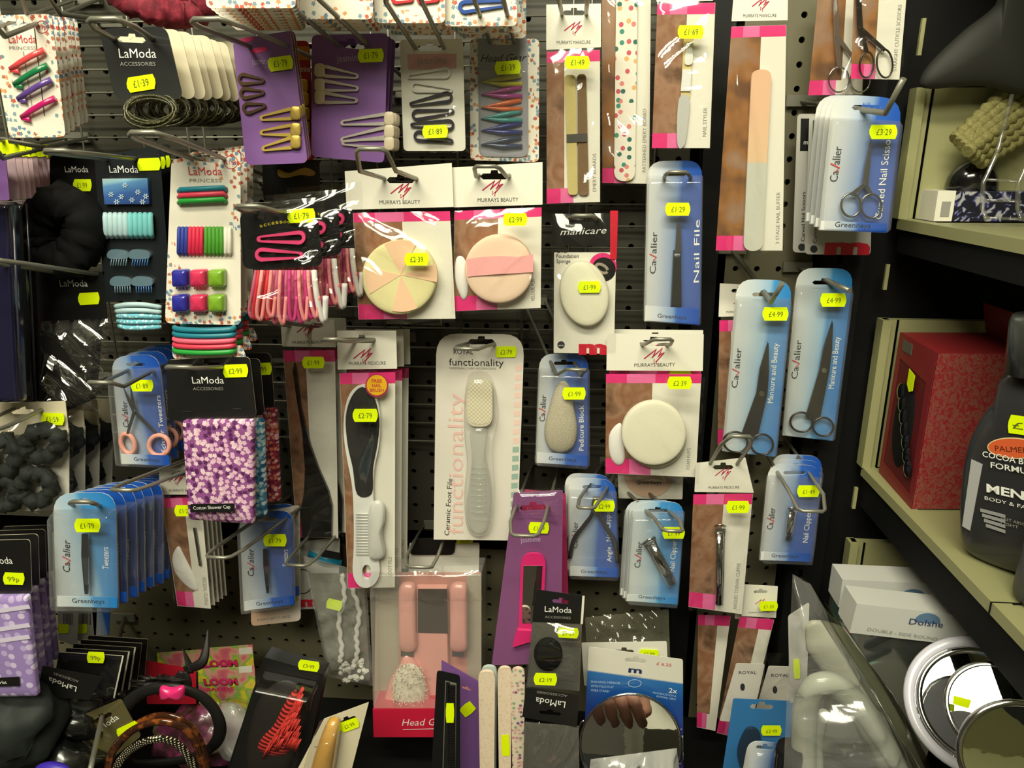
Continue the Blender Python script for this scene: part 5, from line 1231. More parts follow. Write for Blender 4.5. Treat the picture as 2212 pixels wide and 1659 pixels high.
# --- small things behind
R, c = flat_card([(1334, 1012), (1476, 1016), (1474, 1078), (1336, 1076)], .06, 'round_buffer_card', 'pale card with peach disc below the foam puffs, word Greenheys on it', WHITE, 3, draw=lambda m, c: (pslab(m, c, ell(1402, 1020, 56, 54, 30), .0008, .0012, mat('peach_disc', rgb(225, 190, 165), .5)), T(m, c, 'Greenheys', (1375, 1046), (1428, 1046), 9, DARKTXT, .003)), cat='packaged beauty tool')
R, c = flat_card([(540, 1110), (648, 1090), (650, 1340), (543, 1352)], .10, 'manicure_card', 'orange and white card peeping out behind the tweezers card below the shower caps', ramp_mat('orange_white_card', [(0, rgb(220, 180, 150)), (.6, rgb(225, 215, 205)), (1, rgb(222, 210, 200))], kind='grad', coord='UV', axis='X'), 10, draw=lambda m, c: T(m, c, 'MANICURE', (557, 1342), (628, 1334), 6, GREYTXT), cat='packaged beauty tool')
def dM2(m, c): T(m, c, 'm', (650, 1310), (690, 1308), 22, RED, bold=.06); pstroke(m, c, ell(654, 1256, 22, 26, 20), 2, DARKTXT)
R, c = flat_card([(640, 1170), (735, 1160), (730, 1312), (648, 1316)], .07, 'manicure_card', 'grey white card with big red letter between tweezers and lace bag', mat('grey_white_card', rgb(190, 188, 182), .4), 6, draw=dM2, cat='packaged beauty tool')
m = MB(); ptube(m, c, [(666, 1196, .004), (700, 1210, .006), (738, 1216, .004)], 8, mat('teal_plastic', rgb(30, 130, 165), .3, coat=.5), .004, flat=.5); m.build('teal_handle', R)
m = MB(); pslab(m, c, [(695, 1186), (735, 1194), (735, 1208), (692, 1200)], .012, .001, BLACK); m.build('dark_tag', R)
R, c = flat_card([(885, 1172), (1036, 1172), (1034, 1250), (882, 1250)], .07, 'mirror_card', 'white card with black curved top behind the brush and mirror set', WHITE, 4, draw=lambda m, c: pslab(m, c, quadr((890, 1162), (985, 1162), (982, 1196), (885, 1196), r=12), .0008, .003, BLACK), cat='packaged beauty tool')
sticker(R, c, 1004, 1168, '£2·99', 36, 12, 1, off=.004)
# --- lace bag
LACE = mat('white_lace', rgb(222, 220, 210), .8)
R, c = flat_card([(665, 1238), (785, 1238), (800, 1470), (716, 1450)], .10, 'lace_bag', 'clear bag of grey netting with white lace edging, price sticker, left of the brush set', ramp_mat('grey_net', [(0, rgb(70, 70, 58)), (.5, rgb(105, 104, 88)), (1, rgb(150, 150, 135))], scale=90, rough=.6), 6, cat='hair net')
for P in ([(738, 1240), (744, 1290), (732, 1340), (738, 1400), (734, 1430)], [(760, 1270), (776, 1320), (770, 1370), (772, 1410), (762, 1440)]):
    m = MB(); ptube(m, c, [(p[0] + 2 * math.sin(i * 1.7), p[1]) for i, p in enumerate(spl(P, 8))], 5, LACE, .006, flat=.6); m.build('lace_edge', R)
m = MB(); rnd = random.Random(5)
for i in range(26): x, y = 760 + rnd.uniform(-22, 28), 1448 + rnd.uniform(-16, 20); ptube(m, c, [(x, y, .006), (x + rnd.uniform(-10, 10), y + rnd.uniform(-9, 9), .010)], 4.5, LACE, .008, seg=6)
m.build('lace_bunch', R)
m = MB(); m.sheet(c.P([(655, 1200), (790, 1236), (806, 1482), (708, 1462)], .016), .016, .010, film('milky_bag', .10, .15, haze=.14), seed=62, freq=50); m.build('clear_bag', R)
sticker(R, c, 722, 1306, '', 34, 22, -14, off=.018)
# --- brush and mirror gift set
R, c = flat_card([(812, 1236), (1040, 1236), (1040, 1590), (808, 1590)], .12, 'brush_mirror_set', 'clear box with pale pink brush and mirror set on a crimson base, bottom centre', mat('blush_card', rgb(215, 150, 135), .5), 4, cat='gift set', draw=lambda m, c: (pslab(m, c, [(812, 1240), (862, 1240), (862, 1530), (810, 1530)], .0008, .0002, mat('pale_box_inside', rgb(178, 168, 148), .6)), pslab(m, c, [(1008, 1240), (1040, 1240), (1040, 1530), (1008, 1530)], .0008, .0002, mat('pale_box_inside', rgb(178, 168, 148), .6))))
BP = mat('blush_plastic', rgb(232, 165, 155), .3, coat=.5)
m = MB(); m.shell(c.P(quadr((898, 1262), (968, 1262), (975, 1585), (892, 1585), r=6), .001), .001, .010, BP, inset=.05); o = m.build('mirror_board', R)
m = MB(); pslab(m, c, [(903, 1272), (966, 1272), (968, 1368), (903, 1366)], .0115, .0005, mat('tinted_mirror', rgb(95, 70, 50), .1, metal=.8)); m.build('mirror', o)
for i, (x, lab) in enumerate(((882, 'left'), (992, 'right'))):
    m = MB(); m.dome(c.P(quadr((x - 20, 1256), (x + 18, 1256), (x + 20, 1404), (x - 18, 1404), r=16), .012), .012, .008, BP, n=5, edge=.004, pw=4); o = m.build('handle', R)
    m = MB(); pslab(m, c, [(x - 14, 1384), (x + 12, 1384), (x + 12, 1412), (x - 14, 1412)], .010, .006, STEEL); m.build('collar', o)
m = MB(); m.dome(c.P(spl([(880, 1408), (908, 1440), (928, 1490), (922, 1530), (840, 1530), (838, 1480), (862, 1436)], 5, True), .010), .010, .006, BP, n=5, edge=.004, pw=5); o = m.build('brush_head', R, 'pink brush head')
m = MB(); WB = mat('white_bristle', rgb(222, 214, 195), .7)
m.dome(c.P(ell(884, 1488, 36, 55), .020), .020, .004, WB, n=4); rnd = random.Random(3)
for i in range(150):
    a = rnd.uniform(0, 2 * PI); r_ = math.sqrt(rnd.random()); x, y = 884 + 36 * r_ * math.cos(a), 1488 + 54 * r_ * math.sin(a)
    ptube(m, c, [(x, y, .022), (x + 5 * r_ * math.cos(a), y + 5 * r_ * math.sin(a), .031)], .9, WB, .02, seg=4)
tag(m.build('bristles', o), None, None, kind='stuff')
m = MB(); b0 = c.U([(0, .83), (1.0, .83), (1.0, 1.0), (0, 1.0)], .03)
P = c.P([(806, 1530), (1040, 1528), (1040, 1590), (808, 1590)], .034); m.slab(P, .0, .036, mat('crimson_base', rgb(200, 28, 62), .35, coat=.4)); T(m, c, 'Head Gear', (868, 1568), (975, 1566), 18, mat('pale_ink', rgb(240, 215, 215), .5), .0365, shear=.35); pstroke(m, c, [(870, 1576), (975, 1573)], 1.5, WHITETXT, .0365)
m.build('crimson_base', R, 'crimson base with white script')
m = MB()
P = c.P(quadr((796, 1240), (1042, 1238), (1042, 1532), (804, 1532), r=5), .036); m.shell(P, .0, .037, film('box_window', .07, .05, haze=.10), inset=.02); m.sheet(c.P([(796, 1236), (1042, 1234), (1042, 1300), (800, 1300)], .040), .038, .006, FILM, seed=63, freq=45); m.build('clear_box', R)
# --- LaModa accessory sachets
HT = ramp_mat('halftone_grey', [(0, rgb(60, 60, 58)), (.5, rgb(100, 100, 94)), (1, rgb(120, 118, 110))], kind='checker', scale=900, rough=.35, coat=.5)
R, c = flat_card([(1150, 1340), (1257, 1346), (1252, 1492), (1138, 1482)], .22, 'sachet', 'grey dotted sachet with black oval inside under an upright black header, low centre', HT, 2, cat='accessory sachet', draw=lambda m, c: None, group='grey dotted sachets')
m = MB(); pslab(m, c, [(1160, 1273), (1262, 1287), (1257, 1347), (1150, 1342)], .001, .0006, BLACK, [euro(1212, 1299, 40, 8, 6)]); lamoda_text(m, c, 1206, 1316, 58, 14, WHITETXT, 'ACCESSORIES', off=.002, subm=GREYTXT, ang=-3); pslab(m, c, [(1258, 1287), (1263, 1287), (1259, 1348), (1254, 1348)], .0018, .0002, WHITE); m.build('header_card', R)
m = MB(); m.dome(c.P(ell(1184, 1412, 31, 36), .002), .002, .008, MATTE); m.build('black_sponge', R)
m = MB(); m.sheet(c.P([(1148, 1344), (1258, 1348), (1250, 1490), (1136, 1484)], .012), .012, .008, FILM, seed=64, freq=60); m.build('cellophane_bag', R)
sticker(R, c, 1227, 1367, '£1·29', 46, 22, -3, off=.013)
R, c = flat_card([(1134, 1560), (1250, 1568), (1252, 1700), (1128, 1700)], .26, 'sachet', 'grey dotted sachet hanging upside down below the other sachet', HT, 2, cat='accessory sachet', group='grey dotted sachets')
m = MB(); pslab(m, c, [(1136, 1484), (1252, 1500), (1246, 1570), (1128, 1548)], .001, .0006, BLACK, [euro(1188, 1540, 50, 8, 6)]); T(m, c, 'LaModa', (1222, 1516), (1158, 1506), 16, WHITETXT, .002); T(m, c, 'ACCESSORIES', (1226, 1501), (1160, 1492), 6, GREYTXT, .002); m.build('header_card', R, 'black header upside down')
m = MB(); m.sheet(c.P([(1132, 1556), (1250, 1570), (1250, 1690), (1126, 1690)], .008), .008, .008, FILM, seed=65, freq=60); m.build('cellophane_bag', R)
sticker(R, c, 1178, 1467, '£2·19', 50, 26, -2, off=.003)
# --- shaving mirror
MB1 = ramp_mat('blue_violet_card', [(0, rgb(70, 40, 120)), (.4, rgb(40, 40, 125)), (.7, rgb(25, 75, 150)), (.83, rgb(40, 110, 180)), (.84, rgb(222, 218, 206)), (1, rgb(222, 218, 206))], kind='grad', coord='UV', axis='Y', coat=.3, rough=.35)
def dSM(m, c):
    NV = mat('navy_ink', rgb(25, 45, 95), .5)
    T(m, c, 'm', (1357, 1452), (1386, 1455), 15, NV, bold=.03)
    T(m, c, 'mentions', (1360, 1460), (1384, 1462), 4, GREYTXT)
    for t, x0, x1, y in (('SHAVING MIRROR', 1276, 1340, 1475), ('WITH FOLD FLAT', 1276, 1326, 1484), ('WIRE STAND', 1276, 1316, 1493)): T(m, c, t, (x0, y), (x1, y + 3), 6, BLUETXT)
    T(m, c, '2x', (1444, 1496), (1462, 1498), 12, WHITETXT); T(m, c, 'MAGNIFICATION &', (1410, 1498), (1460, 1506), 5, BLUETXT); T(m, c, 'NORMAL VIEW', (1418, 1506), (1460, 1513), 5, BLUETXT)
    pstroke(m, c, ell(1371, 1476, 14, 8), 1.5, BLUETXT, closed=True); T(m, c, '£ 6.25', (1418, 1436), (1450, 1440), 7, REDTXT)
R, c = flat_card([(1272, 1396), (1475, 1424), (1476, 1704), (1256, 1690)], .20, 'shaving_mirror_card', 'white and blue card with round shaving mirror in a chrome rim, bottom right of centre', MB1, 4, (1373, 1426, 5), draw=dSM, cat='shaving mirror', hw=48)
m = MB(); pslab(m, c, ell(1362, 1610, 108, 110, 64), .006, .002, MIR); m.build('mirror_glass', R)
m = MB(); ptube(m, c, ell(1362, 1610, 109, 111, 64), 3.2, CHROME, .009, True); m.build('chrome_rim', R)
m = MB(); ptube(m, c, [(1250, 1610), (1248, 1580), (1256, 1560), (1262, 1556)], 2, CHROME, .006); ptube(m, c, [(1474, 1590), (1476, 1640), (1470, 1650), (1464, 1648)], 2, CHROME, .006); m.build('wire_stand', R)
R, c = flat_card([(1256, 1388), (1440, 1385), (1445, 1500), (1262, 1480)], .16, 'mirror_card', 'cream card with sticker right behind the shaving mirror card', WHITE, 3, (1348, 1407), cat='shaving mirror', hw=44)
sticker(R, c, 1402, 1411, '£2·99', 42, 16, -2, off=.002)
R, c = flat_card([(1264, 1334), (1444, 1316), (1448, 1440), (1268, 1440)], .10, 'plastic_wrap', 'crinkled greyish clear wrapping behind the mirror card', mat('dull_wrap', rgb(108, 106, 88), .4), 2, cat='wrapping')
m = MB(); m.sheet(c.P([(1262, 1332), (1446, 1314), (1450, 1440), (1266, 1440)], .004), .004, .010, FILM, seed=66, freq=150, nx=40, ny=26); m.build('crinkled_film', R)
# clear bubble bag in front of the mirror
m = MB(); c = Card([(1270, 1645), (1470, 1620), (1480, 1760), (1262, 1760)], .30); m.sheet(c.P([(1276, 1640), (1462, 1616), (1480, 1760), (1262, 1760)]), 0, .03, film('bubble_bag', .2, .2, haze=.35), seed=67, freq=60, nx=36, ny=28); o = m.build('bubble_bag', None, None, Matrix.Translation(c.o) @ c.R.to_4x4()); tag(o, 'crumpled pale clear bag in front of the foot of the shaving mirror', 'bag')
# --- low boards and combs
FE = dots_mat('floral_emery', rgb(228, 212, 190), [rgb(120, 90, 130), rgb(215, 175, 160), rgb(140, 165, 130), rgb(210, 140, 150)], scale=200, size=.28, petals=5, density=.7, rough=.7, coat=0)
PE = ramp_mat('pink_speckled_emery', [(0, rgb(200, 165, 150)), (.5, rgb(230, 210, 185)), (1, rgb(228, 215, 190))], scale=300, rough=.8, coat=0)
for i, (x0, x1, y, d, mt, lab) in enumerate(((1040, 1074, 1435, .18, mat('mint_emery', rgb(190, 205, 200), .7), 'mint edged emery board behind the speckled pink one'), (1034, 1070, 1446, .21, PE, 'speckled pink emery board, leftmost in the bottom trio'), (1075, 1106, 1437, .21, PE, 'pale pink emery board in the middle of the bottom trio'), (1104, 1134, 1439, .215, FE, 'flowered emery board, rightmost in the bottom trio'))):
    c = Card([(x0, y), (x1, y), (x1 - 2, 1705), (x0 + 4, 1705)], d); m = MB(); pslab(m, c, quadr(*c.q, r=(16, 16, 1, 1)), 0, .004, mt)
    R = root('emery_board', c, lab, 'nail file', 'emery boards at the bottom'); m.build('board', R)
    if i == 2: sticker(R, c, 1092, 1610, '', 18, 46, 3, off=.0045)
R, c = flat_card([(954, 1425), (1043, 1476), (1034, 1705), (950, 1705)], .19, 'comb_card', 'slanting purple card behind the black comb at bottom centre', PURPLE, 2, (1008, 1487, 20), cat='comb', hw=22)
sticker(R, c, 1010, 1532, '', 24, 30, -50, off=.002)
R, c = flat_card([(944, 1447), (994, 1458), (994, 1705), (930, 1705)], .24, 'comb_pack', 'upright black comb pack with grey teeth and vertical sticker, bottom centre', MATTE, (8, 8, 1, 1), cat='comb', draw=lambda m, c: pslab(m, c, [(962, 1470), (986, 1476), (984, 1700), (955, 1700)], .0008, .0002, mat('comb_window_grey', rgb(120, 118, 108), .5)))
m = MB(); pslab(m, c, [(964, 1472), (972, 1474), (966, 1700), (957, 1700)], .001, .002, BLACK)
for i in range(60): y = 1478 + i * 3.7; pslab(m, c, [(968, y), (984, y + 1), (984, y + 2.6), (968, y + 1.6)], .001, .002, BLACK)
m.build('comb', R, 'black comb with fine teeth'); sticker(R, c, 972, 1540, '', 18, 42, 0, off=.0035)
# hairbrush box
R, c = flat_card([(585, 1396), (712, 1432), (655, 1720), (478, 1720)], .20, 'hairbrush_box', 'slanting black box with red bristled hairbrush behind a clear window', BLACK, 3, cat='hairbrush', th=.02)
m = MB(); m.dome(c.P(spl([(610, 1470), (650, 1490), (655, 1560), (630, 1650), (590, 1690), (540, 1670), (535, 1600), (560, 1510)], 5, True), .021), .021, .01, mat('dark_pad', rgb(38, 34, 32), .5), n=4); o = m.build('brush_pad', R)
RB = mat('red_bristle', rgb(215, 60, 55), .5); RF = ramp_mat('red_fern_bristle', [(0, rgb(60, 12, 14)), (.45, rgb(150, 30, 34)), (1, rgb(225, 70, 62))], kind='wave', axis='Z', scale=55, dist=2, rough=.5)
m = MB(); m.dome(c.P(spl([(640, 1490), (650, 1530), (642, 1590), (624, 1625), (590, 1637), (556, 1622), (562, 1590), (592, 1556), (618, 1512)], 5, True), .026), .026, .008, RF, n=4); m.build('bristle_bed', o)
m = MB(); rnd = random.Random(11)
for i in range(190):
    v = int(rnd.random() * 9) / 8.5; wdt = 5 + 36 * v; u = rnd.uniform(-1, 1); x = 640 - 42 * v + u * wdt; y = 1506 + 116 * v - 10 * u + 12 * u * u
    ptube(m, c, [(x, y + 6, .031), (x + 5, y - 8, .036), (x + 12, y - 20, .036)], [2.0, 1.5, .6], RB, .03, seg=5)
tag(m.build('bristles', o, 'red bristles'), None, None, kind='stuff')
m = MB(); m.shell(c.P(quadr((566, 1448), (690, 1474), (640, 1720), (484, 1720), r=8), .021), .021, .03, film('box_window2', .06, .06), inset=.06); m.build('clear_window', R)
sticker(R, c, 667, 1438, '£3·99', 46, 22, -8, off=.022)
# wooden brush
R, c = flat_card([(700, 1552), (797, 1516), (745, 1720), (612, 1720)], .26, 'wooden_brush_card', 'cream card with varnished wooden brush, bottom left of centre', CREAM, 2, (750, 1556, -22), cat='hairbrush', hw=44)
m = MB(); m.dome(c.P(spl([(724, 1548), (736, 1562), (730, 1620), (712, 1700), (680, 1720), (666, 1700), (680, 1630), (706, 1560)], 5, True), .003), .003, .014, ramp_mat('varnished_wood', [(0, rgb(150, 100, 35)), (.5, rgb(205, 155, 70)), (1, rgb(225, 180, 95))], scale=25, rough=.3, coat=.6, stretch=(1, 1, .15)), n=6, edge=.004); m.build('wooden_brush', R, 'golden varnished wood')
m = MB(); ptube(m, c, [(680, 1614, .010), (706, 1606, .019), (724, 1612, .012)], 1.2, WHITE, .01, seg=5); m.build('elastic_tie', R)
m = MB(); m.shell(c.P(quadr((690, 1556), (742, 1548), (716, 1720), (640, 1720), r=8), .002), .002, .024, CLEAR, inset=.08); m.build('blister', R)
sticker(R, c, 755, 1566, '£2·99', 42, 22, 20, off=.002)
# --- loom bands packets
LM = ramp_mat('tie_dye_print', [(0, rgb(210, 60, 150)), (.38, rgb(230, 215, 60)), (.46, rgb(130, 190, 70)), (.54, rgb(225, 170, 150)), (.62, rgb(225, 110, 120)), (1, rgb(110, 60, 150))], scale=45, detail=1, rough=.35, coat=.4)
for i, (q, d, lab) in enumerate((([(440, 1400), (546, 1392), (552, 1480), (432, 1490)], .09, 'bright tie dye loom bands packet, rear one'), ([(428, 1446), (550, 1438), (556, 1545), (432, 1556)], .13, 'bright tie dye loom bands packet, front one right of the headbands'))):
    def dL(m, c, i=i):
        y = 1440 if not i else 1480
        T(m, c, 'LOOM', (442, y + 1), (515, y - 1), 15, DARKTXT, bold=.07); T(m, c, 'LOOM', (443, y), (514, y - 2), 14, mat('loom_pink', rgb(235, 35, 110), .5), .0014, bold=.04)
        if i: T(m, c, 'BANDS', (446, y + 13), (506, y + 11), 8, mat('loom_pink', rgb(225, 40, 110), .5), bold=.03)
        pslab(m, c, [(516, y - 40), (544, y - 42), (545, y - 28), (517, y - 26)], .0008, .0001, WHITE)
    R, c = flat_card(q, d, 'loom_bands_packet', lab, LM, 2, draw=dL, cat='loom bands', group='loom bands packets')
    m = MB(); m.sheet(c.P(c.q, .003), .003, .006, FILM, seed=70 + i, freq=60); m.build('cellophane_bag', R)
R, c = flat_card([(340, 1410), (440, 1402), (445, 1450), (342, 1450)], .07, 'loom_bands_packet', 'tie dye packet corner left of the two loom bands packets', LM, 2, cat='loom bands', group='loom bands packets')
R, c = flat_card([(314, 1426), (424, 1446), (424, 1520), (318, 1520)], .13, 'red_card', 'plain raspberry red card behind the black feathered headband', RED, 2, cat='card')
# --- black sachets leaning at left
for i in range(5):
    x, y = 128 + i * 16, 1408 - i * 9; q = [(x, y), (x + 140 - i * 3, y + 8), (x + 120, y + 100), (x - 16, y + 92)]
    R, c = flat_card(q, .24 - i * .022, 'black_sachet', 'black header sachet leaning at lower left, %s from the front of its stack' % ORD[i], BLACK, 2, cat='accessory sachet', group='stack of black sachets', back=CREAM)
    if i < 3:
        m = MB(); pstroke(m, c, [(x + 138 - i * 3, y + 8), (x + 118, y + 100)], 3, WHITE, .001); m.build('white_edge', R)
        m = MB(); m.sheet(c.P(q, .003), .003, .006, FILM, seed=80 + i, freq=50, nx=12, ny=10); m.build('cellophane_bag', R)
    if not i: sticker(R, c, 207, 1420, '99p', 38, 24, -2, off=.004)
R, c = flat_card([(92, 1438), (222, 1462), (194, 1512), (84, 1500)], .27, 'black_sachet', 'black sachet lying upside down below the leaning black stack', BLACK, 2, cat='accessory sachet', draw=lambda m, c: (T(m, c, 'LaModa', (166, 1484), (106, 1462), 13, WHITETXT), T(m, c, 'ACCESSORIES', (170, 1470), (116, 1452), 6, GREYTXT)))
for i, (x, d) in enumerate(((125, .16), (165, .14))):
    R, c = flat_card([(x, 1300), (x + 46, 1300), (x + 42, 1396), (x + 2, 1382)], d, 'barcode_card', ['pale card with barcode and green price tag below the tweezers, left one', 'pale card with green price tag below the tweezers, right one'][i], mat('grey_white_card', rgb(190, 188, 182), .4), 1, cat='card', draw=lambda m, c, x=x: [pslab(m, c, [(x + 12 + k * 3, 1325), (x + 13.4 + k * 3, 1325), (x + 13.4 + k * 3, 1350), (x + 12 + k * 3, 1350)], .0008, .0001, DARKTXT) for k in range(7)])
    sticker(R, c, x + 12, 1358, '', 24, 20, 0, off=.002)
R, c = flat_card([(198, 1290), (240, 1290), (236, 1372), (204, 1372)], .14, 'blue_sachet', 'small blue and clear sachet below the tweezers queue', BLUEG, 3, cat='accessory sachet')
# --- headbands
def band(P, r, mt, name, label, cat='headband', flat=.5, closed=False, group=None, seg=8):
    m = MB(); P = spl([tuple(at(*p)) for p in P], 6, closed); m.tube(P, r, mt, seg, closed, flat); o = m.build(name); return tag(o, label, cat, group)
hb = band([(252, 1600, .22), (258, 1550, .24), (300, 1500, .25), (372, 1486, .26), (440, 1508, .25), (474, 1560, .24), (462, 1610, .22), (400, 1640, .20), (300, 1648, .20), (262, 1630, .21)], .0075, mat('black_satin', rgb(26, 25, 24), .55), 'headband', 'large black satin headband ring with pink clip, lower left', closed=True, flat=.5)
c = Card([(346, 1474), (400, 1474), (400, 1512), (346, 1512)], .27)
m = MB(); m.dome(c.P(spl([(350, 1480), (372, 1484), (396, 1480), (400, 1492), (394, 1508), (372, 1504), (352, 1508), (347, 1494)], 4, True)), 0, .006, HPK, edge=.002, n=4); o = m.build('pink_bow_clip', None, 'hot pink clip', Matrix.Translation(c.o) @ c.R.to_4x4()); mw = o.matrix_world.copy(); o.parent = hb; o.matrix_world = mw
m = MB(); FT = mat('black_feather', rgb(22, 18, 18), .6)
for (a, b) in (((398, 1446), (449, 1360)), ((400, 1440), (394, 1398)), ((392, 1450), (330, 1480)), ((400, 1450), (380, 1462))):
    A, B = at(*a, .22), at(*b, .20); mid = (A + B) / 2 + Vector((.012, -.01, -.008)); P = spl([tuple(A), tuple(mid), tuple(B)], 6); m.tube(P, [.0015 + .0045 * math.sin(PI * min(1, i / 12 + .12)) for i in range(len(P))], FT, 6, False, .25)
for i in range(26):
    a = random.Random(i).uniform(0, 6.28); A = at(365, 1465, .235); B = A + Vector((math.cos(a) * .04, -.012, math.sin(a) * .016)); m.tube([tuple(A), tuple((A + B) / 2 + Vector((0, -.012, .006))), tuple(B)], [.004, .003, .0006], FT, 5, False, .5)
o = m.build('feather', hb); 
TT = ramp_mat('tortoiseshell', [(0, rgb(20, 12, 8)), (.5, rgb(70, 36, 18)), (.6, rgb(140, 75, 30)), (1, rgb(60, 28, 14))], scale=70, detail=2, rough=.15, coat=1)
TB = dots_mat('dotted_black_band', rgb(22, 20, 18), [rgb(225, 215, 180), rgb(225, 215, 180)], scale=340, size=.25, rough=.3, rnd=.1)
for i, (P, mt, lab) in enumerate(((([(225, 1700, .27), (245, 1620, .27), (300, 1570, .28), (370, 1562, .28), (420, 1600, .27), (445, 1700, .26)]), TT, 'brown tortoiseshell headband, upper arc among the headbands'), ([(235, 1710, .29), (262, 1640, .29), (320, 1600, .30), (380, 1605, .29), (420, 1660, .28), (430, 1710, .28)], TB, 'black headband with white dots, inner arc at bottom left'), ([(215, 1700, .24), (262, 1600, .25), (330, 1548, .25), (400, 1560, .25), (440, 1620, .24), (452, 1700, .24)], TT, 'brown tortoiseshell headband, outermost arc at bottom left'))):
    band(P, .0045, mt, 'headband', lab, flat=.6, group='boxed headbands')
R, c = flat_card([(160, 1552), (262, 1508), (306, 1590), (200, 1668)], .25, 'headband_card', 'glossy clear card with name and striped yellow sticker, among the headbands', mat('smoky_gold_card', rgb(120, 112, 75), .15, metal=.4, coat=.8), 8, (222, 1550, -28), cat='card', draw=lambda m, c: T(m, c, 'LaModa', (205, 1588), (258, 1552), 13, WHITETXT), hw=46)
sticker(R, c, 276, 1576, '', 50, 22, 26, off=.003)
hook((218, 1560, .26), (195, 1664, .34), label='bright steel wire prong at the bottom left', single=True, dip=0)
def blob(px, py, d, r, mt, name, label, cat, sx=1, sz=1, seed=0, amp=.5):
    m = MB(); o = at(px, py, d); prof = [(r * math.sin(PI * i / 12) + 1e-5, -r * sz * math.cos(PI * i / 12)) for i in range(13)]
    m.lathe(prof, mt, (0, 0, 0), seg=26, sx=sx, sy=.7)
    for k, v in enumerate(m.v): vv = Vector(v); m.v[k] = tuple(vv * (1 + amp * noise.noise(vv * 40 + Vector((seed, seed, 0))) + amp * .3 * noise.noise(vv * 90 + Vector((seed, 0, 0)))))
    ob = m.build(name); ob.location = o; return tag(ob, label, cat)
GB = mat('black_gloss_bag', rgb(20, 21, 20), .22, coat=.6)
blob(120, 1545, .24, .045, GB, 'bag_or_shade', 'crumpled glossy black bag of elastics below the lilac rain hat', 'bag', 1.3, .8, 3)
blob(30, 1560, .28, .05, mat('dark_green_cloth', rgb(28, 34, 32), .7), 'black_scarf', 'dark folded cloth at the bottom left corner', 'scarf', 1.1, 1.1, 5)
blob(120, 1650, .27, .035, GB, 'bag_or_shade', 'second crumpled black bag at the bottom left, under the other', 'bag', 1.6, .8, 8)
blob(190, 1500, .22, .02, GB, 'hair_coil', 'small coil of glossy black bands right of the black bag', 'hair ties', 1.8, .7, 9)
blob(115, 1665, .33, .011, mat('indigo_white', rgb(60, 40, 170), .4), 'blue_bow', 'small blue and white bow at the bottom edge, left', 'bow', 1.8, .9, 4, .1)
blob(510, 1585, .19, .03, film('bead_bag', .15, .15, haze=.3), 'bead_bag', 'clear bag of small beads left of the hairbrush box', 'bag', 1.0, 1.3, 6)
blob(440, 1590, .15, .045, ramp_mat('mixed_bands', [(0, rgb(30, 26, 24)), (.45, rgb(90, 50, 60)), (.55, rgb(150, 60, 110)), (.65, rgb(150, 140, 100)), (1, rgb(60, 50, 46))], scale=40, rough=.3, coat=.5), 'bands_bag', 'bag of mixed pink and brown bands inside the headbands', 'bag', 1.4, .8, 12)
# ================================================================ right-hand bay
A = at_z(1900, 1020, ZM + .002); B = at_z(1970, 1099, ZM + .002); Cc = at_z(2165, 1100, ZM + .002); D = A + Cc - B
ht = z_for(B.x, B.y, 768) - ZM
RP = ramp_mat('red_damask_print', [(0, rgb(112, 26, 32)), (.46, rgb(140, 34, 40)), (.52, rgb(128, 70, 60)), (1, rgb(150, 80, 70))], scale=190, detail=3, rough=.5, dist=1.5)
RR = mat('red_box_card', rgb(128, 30, 34), .5)
frb = Fr(None, None, None, 0, world=(A + Vector((0, 0, ht)), B + Vector((0, 0, ht)), A))
R = root('red_gift_box', frb, 'red patterned gift box with window on one side, on the middle right shelf', 'gift box')
inv = R.matrix_world.inverted()
def loc(p): return tuple(inv @ Vector(p))
U = Vector((0, 0, ht))
m = MB()
m.hexa([loc(p) for p in (B, Cc, D, A)] + [loc(p + U) for p in (B, Cc, D, A)], RP, {1: RR, 5: HOLE}); m.build('box_body', R)
bw = (B - A).length
m = MB(); fr_ = [(0, -0) , (bw, 0), (bw, -ht), (0, -ht)]
fr2 = [(x - bw / 2, z) for x, z in fr_]; ins = [(-bw * .40, -ht * .16), (bw * .36, -ht * .20), (bw * .40, -ht * .93), (-bw * .42, -ht * .90)]
m.slab(fr2, .0005, .0006, RR, [ins]); m.slab([(x, z) for x, z in ins], .0003, .0001, mat('deep_red_inside', rgb(95, 14, 18), .6)); m.build('window_frame', R, 'red frame round the window')
m = MB(); m.dome([(-bw * .30 + bw * .52 * (.5 + .5 * math.cos(t)) , -ht * .55 + ht * .30 * math.sin(t)) for t in [2 * PI * i / 20 for i in range(20)]], .0004, .004, MATTE, n=4); 
for k in range(7): m.dome([(x + (-.15 + .08 * k) * bw, z + ht * (-.35 - .07 * k)) for x, z in [(bw * .1 * math.cos(t), ht * .06 * math.sin(t)) for t in [2 * PI * i / 12 for i in range(12)]]], .004, .003, mat('jet_gloss', rgb(14, 14, 16), .1, coat=1), n=3)
m.build('jewellery', R, 'black beaded piece inside')
c = Card([(1965, 815), (1990, 815), (1990, 850), (1965, 850)], 0); 
m = MB(); m.slab([(bw * .0, -ht * .17), (bw * .17, -ht * .19), (bw * .17, -ht * .29), (bw * .08, -ht * .31), (0, -ht * .27)], .005, .0003, YELLOW); m.build('price_sticker', R, 'yellow price sticker')
m = MB(); m.box((-bw * .36, -.0018, -ht * .10), (-bw * .10, -.0012, -ht * .03), mat('grey_label', rgb(90, 85, 75), .5)); m.build('small_label', R)
# lifted lid flap
m = MB(); q = [Cc + U, D + U, D + U * 1.20 + (B - Cc) * .1, Cc + U * 1.20 + (B - Cc) * .05]; i = len(m.v); m.v += [loc(p) for p in q] + [loc(p + Vector((0, .001, 0))) for p in q]; m.face([0, 1, 2, 3], RR); m.face([7, 6, 5, 4], RR); m.build('lid_flap', R)

